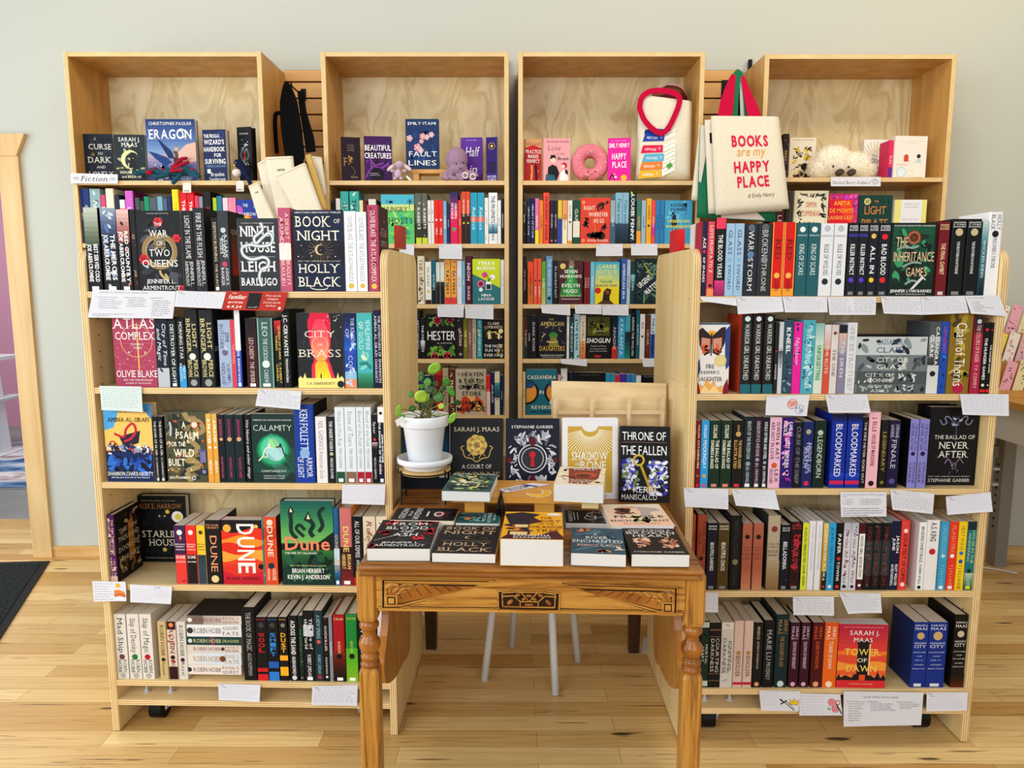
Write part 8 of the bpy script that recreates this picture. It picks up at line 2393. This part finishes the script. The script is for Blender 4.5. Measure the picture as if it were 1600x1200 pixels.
mb.box(p_.x, WY - .0265, p_.z - .08, p_.x + .085, WY - .0225, p_.z + .01, BLACK)
mb.build('arm', hk)

# upright tote on the third bookcase shelf
t5 = empty('tote_bag', 'cream tote printed with a stack of coloured books standing on the donut shelf', 'tote bag', I4)
mb, f = cloth([(998.5, 150), (1081, 160), (1079, 281), (993, 281.5)], 3.475, .032, CANVAS, t5, 'bag', 11, .003)
bk5 = [('2450a8', .42, 'NEXT STORY', .02), ('d81c60', .56, 'HAPPY PLACE', -.01), ('68b0d0', .665, 'BOOK LOVERS', .02), ('e8843a', .765, 'BEACH READ', -.02), ('f0b030', .865, 'READER BEAR', -.04)]
ops = [('P', [(.12, .41), (.28, .385), (.68, .385), (.48, .455), (.1, .455)], '24408a')]
for c_, y, s, o in bk5:
    ops += [('P', [(.1 + o, y + .035), (.46 + o * .6, y + .02), (.46 + o * .6, y + .11), (.06 + o, y + .13)], c_), ('P', [(.47 + o * .6, y + .02), (.68, y - .06), (.68, y + .03), (.47 + o * .6, y + .105)], 'f4f0e6'), ('L', [(.48, y + .05), (.66, y - .02)], .006, '4a5a80', False), ('T', s, .24 + o, y + .08, .2, .028, 'f4f4f0', 'b'), ('R', .385 + o, y + .05, .415 + o, y + .078, 'f0f0f4'), ('R', .39 + o, y + .054, .41 + o, y + .074, c_)]
ops += [('P', [(.52, .83), (.6, .79), (.64, .84), (.56, .88)], '58a048')]
f.ops(ops)
mb.build('bag', t5, True)
strap([(999, 172, 3.444), (1003, 152, 3.444), (1020, 142, 3.442), (1048, 144, 3.440), (1062, 156, 3.438), (1050, 190, 3.434), (1037, 207, 3.432), (1023, 204, 3.432), (1007, 188, 3.434), (999, 168, 3.438)], .024, PINK, t5)
hat = empty('cap', 'maroon and tan cap peeking out above the upright tote bag', 'cap', I4)
mb = MB()
c_ = atY(1046, 148, 3.60)
mb.ball(c_ + Vector((0, .02, 0)), (.078, .06, .045), mat('8a5a3c', .9), 20)
mb.ball(c_ + Vector((.01, .0, -.02)), (.074, .05, .03), mat('6a2432', .9), 20)
mb.build('crown', hat, True)
mb = MB()
mb.tube([c_ + Vector((-.07, -.04, .012)), c_ + Vector((-.02, -.045, .035)), c_ + Vector((.04, -.045, .03)), c_ + Vector((.07, -.03, .0))], .004, mat('d8a0a8', .9), 6)
mb.build('seam', hat, True)

# left slatwall: black straps and cream pouches
GP = 'cream canvas pouches hanging between the left wall bookcases'
ap_ = empty('black_apron', 'black cloth apron with long straps hanging from a slatwall hook', 'apron', I4)
strap([(449, 131, 3.52), (452, 160, 3.50), (456, 200, 3.49), (462, 245, 3.48), (466, 258, 3.47)], [.02, .075, .09, .085, .05], mat('0c0c0e', .9, .1), ap_, 'cloth', .02)
strap([(470, 142, 3.51), (474, 175, 3.50), (483, 215, 3.49), (486, 238, 3.48)], [.03, .03, .045, .045], mat('0c0c0e', .9, .1), ap_, 'strap', .004)
strap([(452, 180, 3.53), (434, 177, 3.53), (430, 186, 3.53), (431, 215, 3.53), (433, 240, 3.53)], .018, mat('0c0c0e', .9, .1), ap_, 'strap', .004)
strap([(447, 127, 3.55), (450, 140, 3.53)], .004, mat('0c0c0e', .9, .1), ap_, 'strap', .004)
hk = empty('slatwall_hook', 'black metal hook arm carrying the apron', 'hook', I4)
mb = MB()
a_ = atY(455, 134, 3.53)
mb.tube([(a_.x, WY - .03, a_.z), (a_.x, 3.54, a_.z), (a_.x, 3.525, a_.z + .012)], .004, BLACK, 8)
q_ = atY(471, 140, 3.735)
mb.box(q_.x - .005, WY - .0265, q_.z - .05, q_.x + .02, WY - .0225, q_.z + .005, BLACK)
mb.build('arm', hk)
for lab, quad, Y, sd_, lg in (
        ('cream pouch with a small printed logo tucked lowest at left', [(388, 291), (404, 284), (434, 352), (409, 360)], 3.36, 21, (.55, .2)),
        ('pale pouch tilted just behind the lowest pouch', [(402, 256), (418, 247), (446, 345), (423, 352)], 3.40, 22, None),
        ('cream pouch with a small printed logo hanging upright below the black apron', [(414, 246), (458, 244), (468, 345), (434, 350)], 3.38, 23, (.52, .2)),
        ('large blank pouch slanting in front of the others', [(431, 275), (477, 254), (506, 335), (468, 345)], 3.34, 24, None),
        ('tan edged pouch at right of the large slanting pouch', [(477, 243), (486, 241), (513, 328), (501, 334)], 3.36, 25, None),
        ('crumpled cream pouch rearmost beside the second bookcase', [(486, 244), (503, 246), (510, 300), (500, 330)], 3.395, 26, None)):
    r_ = empty('canvas_pouch', lab, 'pouch', I4, GP)
    mb, f = cloth(quad, Y, .008, CANVAS if sd_ != 25 else mat('c8a468', .9, .1), r_, 'bag', sd_, .003)
    f.ops([('R', .0, .03, 1, .036, 'b8a888')])
    if lg:
        f.T('canvas', lg[0], lg[1], .28, .03, '3a3a3e', 'b')
    mb.build('bag', r_, True)

# ------------------------------------------------------------------ soft toys
def toy(name, label, cat='soft toy'):
    return empty(name, label, cat, I4, 'soft toys on the wall bookcases')


def blob(balls, m, root, name, vox=.004, sm=6):
    mb = MB()
    for c, r, *rot in balls:
        mb.ball(c, r, m, 14, rot[0] if rot else None)
    o = mb.build(name, root, True)
    mod(o, 'REMESH', mode='VOXEL', voxel_size=vox, use_smooth_shade=True)
    mod(o, 'SMOOTH', factor=.5, iterations=sm)
    return o


def plush(name, h, h2):
    m, t, b, add = nodes(name, .95, .1)
    n = add('ShaderNodeTexNoise', Scale=240.0, Detail=3)
    r = ramp(add, [(.3, h2), (.7, h)])
    tc = add('ShaderNodeTexCoord')
    bp = add('ShaderNodeBump', Strength=.5, Distance=.003)
    t.links.new(tc.outputs['Object'], n.inputs['Vector'])
    t.links.new(n.outputs['Fac'], r.inputs[0])
    t.links.new(r.outputs[0], b.inputs['Base Color'])
    t.links.new(n.outputs['Fac'], bp.inputs['Height'])
    t.links.new(bp.outputs[0], b.inputs['Normal'])
    return m


s_ = 3.0 / 1155            # metres per picture pixel at the wall shelves
# donut
dn = toy('donut_toy', 'pink plush donut with sprinkles and a tiny smile')
c = atY(922, 255, 3.49)
ring, base_ = MB(), MB()
R1, r1 = .056, .030
vs, fs = [], []
n1, n2 = 40, 18
for i in range(n1):
    a = 6.2832 * i / n1
    wob = 1 + .035 * math.sin(9 * a)
    for j in range(n2):
        b = 6.2832 * j / n2
        rr_ = R1 + r1 * wob * math.cos(b)
        vs.append((c.x + rr_ * math.cos(a), c.y - r1 * 1.05 * math.sin(b), c.z + rr_ * math.sin(a)))
for i in range(n1):
    for j in range(n2):
        fs.append((i * n2 + j, ((i + 1) % n1) * n2 + j, ((i + 1) % n1) * n2 + (j + 1) % n2, i * n2 + (j + 1) % n2))
ring.mesh(vs, fs, plush('pink_plush', 'e88a98', 'd8707f'))
ring.build('icing', dn, True)
vs = [(c.x + (x - c.x) * .985, c.y + .012 + (y - c.y) * .85, c.z + (z - c.z) * .985 - .002) for x, y, z in vs]
base_.mesh(vs, fs, plush('tan_plush', 'c89a6a', 'b88858'))
base_.build('dough', dn, True)
sp_ = MB()
rr = random.Random(5)
for i in range(16):
    a = 6.2832 * i / 16 + rr.uniform(-.1, .1)
    ra = R1 + rr.uniform(-.014, .018)
    p_ = Vector((c.x + ra * math.cos(a), c.y - r1 * 1.02 * math.sqrt(max(0, 1 - ((ra - R1) / r1) ** 2)), c.z + ra * math.sin(a)))
    q = rr.uniform(0, 3.14)
    d_ = Vector((math.cos(q), 0, math.sin(q))) * .004
    sp_.tube([p_ - d_, p_ + d_], .0014, 'f4e4e0', 6)
sp_.build('sprinkles', dn)
fc_ = MB()
for px in (919, 930):
    fc_.ball(atY(px, 268, 3.457), (.0032, .0028, .0032), BLACK, 8)
fc_.tube([atY(922, 271, 3.456), atY(924.5, 272.5, 3.455), atY(927, 271, 3.456)], .001, BLACK, 6)
fc_.build('face', dn, True)
ft = MB()
for px in (915, 938):
    ft.ball(atY(px, 278, 3.455), (.013, .014, .011), plush('foot_plush', 'a06a50', '8a5a44'), 12)
ft.build('feet', dn, True)

# octopus
oc_ = toy('octopus_toy', 'lilac plush octopus with a small smile and curled tentacles')
LIL = plush('lilac_plush', 'aa8ca4', '90728c')
c = atY(714, 252, 3.50)
B0 = [(c + Vector((0, 0, .008)), (.051, .048, .056)), (c + Vector((.006, -.004, -.034)), (.044, .042, .032))]
for (x0, y0), (x1, y1), (x2, y2), dy in (((706, 270), (696, 274), (691, 277), -.035), ((704, 274), (703, 279), (712, 279), -.05), ((720, 272), (726, 278), (734, 274), -.05), ((726, 270), (738, 268), (745, 274), -.03), ((716, 275), (717, 280), (722, 280), -.055), ((730, 272), (742, 277), (736, 280), -.045), ((700, 268), (694, 272), (698, 279), -.045)):
    for k in range(7):
        u = k / 6
        px_ = (1 - u) ** 2 * x0 + 2 * u * (1 - u) * x1 + u * u * x2
        py_ = (1 - u) ** 2 * y0 + 2 * u * (1 - u) * y1 + u * u * y2
        B0.append((atY(px_, py_, 3.50 + dy * (.4 + .6 * u)), .0125 - .003 * u))
blob(B0, LIL, oc_, 'body', .004, 4)
fc_ = MB()
for px, py in ((713, 256), (724, 254.5)):
    fc_.ball(atY(px, py, 3.449), (.0036, .003, .004), BLACK, 8)
fc_.tube([atY(716.5, 262, 3.454), atY(719.5, 264.5, 3.452), atY(723, 262, 3.454)], .0011, BLACK, 6)
fc_.build('face', oc_, True)
cu = MB()
for px, py in ((727, 274), (739, 276)):
    p_ = atY(px, py, 3.438)
    cu.tube([p_ + Vector((.012 * math.cos(a * .6), 0, .012 * math.sin(a * .6))) for a in range(11)], .0035, mat('e4dcd8', .9), 8)
cu.build('suckers', oc_, True)

# bunny
bn = toy('bunny_toy', 'small lilac plush bunny with long drooping ears')
LP = plush('pale_lilac_plush', 'ccb4c8', 'bca0b8')
c = atY(622, 262, 3.46)
blob([(atY(624, 257.5, 3.46), (.021, .019, .018)), (atY(622, 272, 3.465), (.019, .017, .022)), (atY(617, 279, 3.445), (.009, .012, .009)), (atY(627, 279, 3.445), (.009, .012, .009)), (atY(613, 267, 3.452), (.012, .008, .007)), (atY(632, 267, 3.452), (.012, .008, .007))], LP, bn, 'body', .003, 4)
for s in (-1, 1):
    mb = MB()
    q = Matrix.Rotation(s * math.radians(38), 3, 'Y')
    mb.ball(atY(624 + s * 13, 262, 3.452), (.024, .006, .010), LP, 14, q)
    mb.ball(atY(624 + s * 14, 262.5, 3.4455), (.018, .003, .006), mat('e4c8c4', .9), 12, q)
    mb.build('ear', bn, True)
mb = MB()
for px in (620.5, 626):
    mb.ball(atY(px, 256.5, 3.4405), .0016, BLACK, 6)
mb.ball(atY(623.3, 258.5, 3.4395), (.002, .0015, .0014), mat('b87880'), 6)
mb.build('face', bn, True)
mb = MB()
mb.prism([atY(636, 274, 3.44), atY(643, 281, 3.43), atY(640, 282.5, 3.43), atY(634, 276, 3.44)], (0, .0012, 0), PAPER)
mb.build('hang_tag', bn)

# dragon
dg = toy('dragon_toy', 'blue-green plush dragon with red wings lying on the Fiction shelf')
BG = plush('teal_plush', '2a5a6c', '1c4454')
RD = plush('red_plush', 'b02038', '8a1428')
B0 = []
def chain(pts, r0, r1_, Y0, Y1, n=8):
    out = []
    for k in range(n):
        u = k / (n - 1) * (len(pts) - 1)
        i = min(int(u), len(pts) - 2)
        f_ = u - i
        x = pts[i][0] + (pts[i + 1][0] - pts[i][0]) * f_
        y = pts[i][1] + (pts[i + 1][1] - pts[i][1]) * f_
        w = k / (n - 1)
        out.append((atY(x, y, Y0 + (Y1 - Y0) * w), r0 + (r1_ - r0) * w))
    return out
B0 += chain([(290, 267), (268, 270), (250, 269)], .021, .018, 3.455, 3.45, 8)
B0 += chain([(250, 269), (236, 267), (218, 270)], .017, .013, 3.45, 3.44, 7)
B0 += [(atY(214, 271, 3.435), (.017, .014, .012))]
B0 += chain([(295, 267), (306, 271), (315, 276)], .016, .005, 3.455, 3.43, 8)
B0 += chain([(262, 273), (252, 276), (243, 277)], .011, .011, 3.43, 3.405, 6)
B0 += chain([(282, 273), (277, 278), (271, 285)], .010, .011, 3.425, 3.393, 7)
B0 += chain([(296, 271), (302, 274), (309, 276.5)], .010, .008, 3.44, 3.42, 5)
blob(B0, BG, dg, 'body', .004, 5)
B1 = chain([(270, 262), (282, 249), (291, 247)], .012, .008, 3.46, 3.47, 6) + chain([(272, 265), (286, 256), (294, 253)], .013, .008, 3.45, 3.45, 6) + chain([(268, 267), (276, 266), (284, 266)], .010, .008, 3.425, 3.42, 5) + [(atY(233, 269, 3.425), (.017, .012, .012)), (atY(242, 263, 3.44), (.010, .008, .007)), (atY(300, 265, 3.45), (.012, .008, .008)), (atY(255, 265, 3.44), (.009, .007, .006))]
for i, grp in enumerate((B1[:6], B1[6:12], B1[12:17])):
    blob(grp, RD, dg, 'wing', .004, 4)
mb = MB()
for b_2 in B1[17:]:
    mb.ball(b_2[0], b_2[1], RD, 12)
mb.build('spines', dg, True)
mb = MB()
mb.ball(atY(214, 268, 3.421), .0022, BLACK, 8)
mb.build('eye', dg, True)
def price_tag(root, x0, y0, x1, y1, Y, top):
    mb = MB()
    mb.prism([atY(x0, y0 + 3, Y), atY(x0 + 2, y0, Y), atY(x1 - 2, y0, Y), atY(x1, y0 + 3, Y), atY(x1, y1, Y), atY(x0, y1, Y)], (0, .001, 0), PAPER)
    a_, b_3 = atY(x0 + 2, y1 - 4, Y - .0005), atY(x1 - 2, y1 - 1.5, Y - .0005)
    for k in range(7):
        x = a_.x + (b_3.x - a_.x) * k / 7
        mb.face([(x, a_.y, a_.z), (x + .0014, a_.y, a_.z), (x + .0014, a_.y, b_3.z), (x, a_.y, b_3.z)], mat('4a4a4e'))
    mb.tube([atY(*top), atY((x0 + x1) / 2, y0 + 1, Y)], .0008, mat('d8d4c8'), 5)
    mb.build('price_tag', root)
price_tag(dg, 285.5, 285, 298.5, 301, 3.405, (293, 276, 3.43))
# bird
bd = toy('bird_toy', 'dark navy plush bird with a white chest at right end of the Fiction shelf')
NB = plush('navy_plush', '1c2444', '121830')
blob(chain([(374, 256), (379, 264), (384, 271)], .021, .022, 3.455, 3.435, 6) + chain([(385, 273), (390, 284), (393, 294)], .012, .008, 3.412, 3.398, 7) + [(atY(371, 255, 3.455), (.017, .018, .017))], NB, bd, 'body', .004, 4)
mb = MB()
mb.ball(atY(370, 270, 3.428), (.021, .018, .018), plush('white_plush', 'e4dcd4', 'd4ccc4'), 14)
mb.build('chest', bd, True)
mb = MB()
mb.ball(atY(368, 254, 3.437), .0022, mat('e8e8e8', .2), 8)
mb.prism([atY(363.5, 258, 3.432), atY(367, 256, 3.432), atY(367, 260, 3.432)], (0, .006, 0), mat('d8a040'))
mb.build('beak', bd)
price_tag(bd, 369, 282.5, 381, 299, 3.405, (374, 276, 3.41))
# fluffy white toy
fl = toy('fluffy_toy', 'fluffy cream plush creature with two dark feet above the best seller sign')
WF = plush('cream_fur', 'faf2e0', 'f0e4cc')
bc = [(atY(1302, 253, 3.505), (.092, .052, .072)), (atY(1334, 258, 3.505), (.078, .048, .058)), (atY(1280, 264, 3.50), (.050, .042, .042)), (atY(1349, 266, 3.50), (.046, .040, .036))]
body = blob(bc, WF, fl, 'body', .006, 3)
mb = MB()
rr = random.Random(12)
FURC = [mat('faf2e0', .95, .1), mat('f0e4cc', .95, .1), mat('fdf8ec', .95, .1)]
for i in range(3600):
    cc, rad = rr.choice(bc)
    while True:
        d = Vector((rr.gauss(0, 1), rr.gauss(0, 1), rr.gauss(0, 1)))
        if d.length > .1:
            d.normalize()
            if d.y < .45:
                break
    p_ = cc + Vector((d.x * rad[0], d.y * rad[1], d.z * rad[2])) * .97
    if p_.z < 1.905:
        continue
    inside = False
    for c2, r2 in bc:
        if c2 is cc:
            continue
        e = p_ - c2
        if (e.x / r2[0]) ** 2 + (e.y / r2[1]) ** 2 + (e.z / r2[2]) ** 2 < .9:
            inside = True
    if inside:
        continue
    L = rr.uniform(.009, .018)
    t_2 = (d + Vector((rr.uniform(-.5, .5), rr.uniform(-.5, .5), rr.uniform(-.6, .3)))).normalized() * L
    s2 = t_2.cross(Vector((rr.uniform(-1, 1), rr.uniform(-1, 1), rr.uniform(-1, 1)))).normalized() * .0011
    tip = p_ + t_2
    if tip.z < 1.9035:
        tip.z = 1.9035
    mb.face([p_ - s2, p_ + s2, tip], rr.choice(FURC))
o = mb.build('fur', fl)
mb = MB()
for px, py in ((1302, 260), (1326, 261)):
    mb.ball(atY(px, py, 3.449 if px < 1310 else 3.456), (.005, .004, .006), mat('1a1614', .15, .6), 10)
mb.build('eyes', fl, True)
for px in (1312, 1330.5):
    mb = MB()
    mb.ball(atY(px, 269.5, 3.438), (.021, .016, .016), plush('brown_plush', '5a4c44', '443a34'), 14, Matrix.Rotation(math.radians(-25), 3, 'Y'))
    mb.build('foot', fl, True)

# little riser under the blossom cover
lr = empty('display_riser', 'small amber wooden riser under the tall blossom cover', 'riser', I4)
a_, b_4 = atY(644, 264.5, 3.50), atY(697, 272, 3.50)
mb = MB()
mb.box(a_.x, 3.50, a_.z - .0175, b_4.x, 3.59, a_.z, AMBER)
mb.build('board', lr)
for x in (a_.x + .004, b_4.x - .03):
    mb = MB()
    mb.box(x, 3.503, 1.8885, x + .026, 3.587, a_.z - .018, AMBER)
    mb.build('foot', lr)
lab, _, ops = FC['fault']
p0, p1 = atY(634.5, 264, 3.515), atY(686, 264, 3.515)
book(lab, 'books on the display shelf of ' + LD, Matrix.Translation((p0.x, 3.515, a_.z + .0006)) @ Matrix.Translation((0, .03, 0)) @ FACE_OUT, p1.x - p0.x, .03, atY(650, 186, 3.515).z - a_.z, '23406c', True, front=ops, seed=77, page=PAPER)

# ------------------------------------------------------------------ counter, right edge of the picture
ct = empty('counter', 'grey counter with an amber wooden top behind the right bookcase', 'counter', I4)
mb = MB()
mb.box(2.27, 2.9, .865, 3.2, 3.74, .895, wood('counter_top', [(.3, 'b8823a'), (.7, 'cf9c52')], (10, 2, 10)))
mb.build('top', ct)
mb = MB()
mb.box(2.31, 3.0, .70, 2.325, 3.70, .8645, mat('c8c8c2', .6))
mb.build('panel', ct)
GRYM = mat('8a8780', .5)
for y in (3.60, 3.05):
    mb = MB()
    mb.box(2.45, y, .001, 2.51, y + .07, .864, GRYM)
    for k in range(9):
        mb.face([(2.4497, y + .03, .2 + k * .04), (2.4497, y + .045, .2 + k * .04), (2.4497, y + .045, .212 + k * .04), (2.4497, y + .03, .212 + k * .04)], BLACK)
    mb.box(2.42, y + .02, .5, 2.449, y + .04, .512, mat('c8c8c8', .3))
    mb.box(2.42, y + .02, .42, 2.449, y + .04, .432, mat('c8c8c8', .3))
    mb.build('leg', ct)
mb = MB()
mb.box(2.2, 3.64, .56, 2.4495, 3.68, .62, GRYM)
mb.build('crossbar', ct)
rkk = empty('bookmark_rack', 'tiered amber rack filled with patterned bookmarks on the counter', 'rack', I4)
mb = MB()
for k, (y, z) in enumerate(((3.44, .90), (3.53, 1.03), (3.62, 1.16))):
    mb.box(2.28, y, .8955, 3.0, y + .0895, z, AMBER)
    mb.box(2.28, y, z, 3.0, y + .008, z + .03, AMBER)
mb.build('tray', rkk)
rr = random.Random(3)
cols = ['e8a8b8', 'e8d8a8', 'e8d868', 'e8e0dc', 'd8b0b8', 'f0e4d0']
desc = ['rose', 'sand', 'yellow', 'ivory', 'mauve', 'cream']
rowsn = ['front', 'middle', 'rear']
for k, y in enumerate((3.455, 3.545, 3.635)):
    for j in range(4):
        x = 2.29 + j * .062
        z0 = .902 + k * .13
        m_ = Matrix.Translation((x, y, z0 + .0)) @ Matrix.Rotation(math.radians(20), 4, 'Y') @ Matrix.Translation((0, 0, .018)) @ Matrix.Rotation(math.radians(-10), 4, 'X')
        ci = (j + k * 2) % 6
        b_5 = empty('bookmark', desc[ci] + ' patterned bookmark, ' + ORD[j + 1] + ' from the rack end, ' + rowsn[k] + ' tier of the counter rack', 'bookmark', m_, 'bookmarks in the counter rack')
        mb = MB()
        mb.box(0, 0, 0, .05, .003, .165, mat(cols[ci], .6))
        f = Face(mb, lambda X, Yy, q: (X, -.0003 - q * .0001, .165 - Yy), .05, .165, j * 9 + k)
        f.B(.05, .03, .95, .97, 14, .16, ['4a4a48 c86a78', '7a8a58 3a3a40', '3a3a38 e87838', 'c84858 5a6a88'][(j + k) % 4], .35)
        mb.build('strip', b_5)
cb = MB()
cb.tube([(2.3, 3.70, .12), (2.26, 3.66, .06), (2.30, 3.60, .02), (2.38, 3.58, .008), (2.44, 3.55, .007), (2.5, 3.5, .007)], .004, mat('d8d8d8', .5), 8)
tag(cb.build('power_cable', None, True), 'white cable drooping to the floor under the counter', 'cable')

# ------------------------------------------------------------------ seen through the doorway
dt = empty('side_table', 'white table with a thick angled leg in the room beyond the doorway', 'table', Matrix.Translation((-4.62, 6.1, 0)))
WT = mat('e4e6e8', .4)
mb = MB()
mb.box(-.5, -.3, .79, .30, .4, .82, WT)
mb.build('top', dt)
mb = MB()
mb.box(-.4, -.2, .46, .36, .3, .48, mat('d0d4d6', .4))
mb.build('shelf', dt)
mb = MB()
mb.prism([(.28, .0, .0242), (.36, .0, .0242), (.31, .0, .789), (.22, .0, .789)], (0, .07, 0), WT)
mb.box(.24, -.15, 0.0130, .40, .2, .024, WT)
mb.build('leg', dt)
rug = MB()
RUG, t_, b_, add_ = nodes('woven_rug', .95, .1)
n_ = add_('ShaderNodeTexNoise', Scale=5.0, Detail=8, Distortion=1.2)
r_ = ramp(add_, [(.36, '3a5a88'), (.47, '8aa4c0'), (.55, 'e0dcd8'), (.66, '9a7a80')])
t_.links.new(n_.outputs['Fac'], r_.inputs[0])
t_.links.new(r_.outputs[0], b_.inputs['Base Color'])
ra, rb_ = atZ(0, 690, .01), atZ(44, 762, .01)
rug.box(-6.0, rb_.y, 0, rb_.x + .6, ra.y, .012, RUG)
tag(rug.build('rug'), 'blue and cream mottled rug on the concrete beyond the doorway', 'rug')
pl = empty('leafy_plant', 'large green and pink leaved plant on the white table beyond the doorway', 'plant', Matrix.Translation((-4.50, 6.12, .8205)))
mb = MB()
mb.lathe([(0, 0), (.06, 0), (.08, .12), (.075, .12), (.06, .1), (0, .1)], mat('d8d0c8', .5), (0, 0, 0), 20)
mb.build('pot', pl, True)
mb = MB()
rr = random.Random(6)
for i in range(14):
    q = rr.uniform(0, 6.28)
    r_2, h_2 = rr.uniform(.1, .26), rr.uniform(.14, .42)
    d = Vector((math.cos(q), math.sin(q), 0))
    p0, p1 = Vector((0, 0, .11)), d * r_2 + Vector((0, 0, h_2))
    sd_ = Vector((-d.y, d.x, .2)).normalized() * .05
    md = p0.lerp(p1, .6) + Vector((0, 0, .04))
    mb.mesh([p0, md + sd_, p1, md - sd_], [(0, 1, 2, 3)], mat(['6a9a48', '8ab060', 'd8a0a8', '4a7a38'][i % 4], .5))
mod(mb.build('leaves', pl, True), 'SOLIDIFY', thickness=.003)

flush_rows()
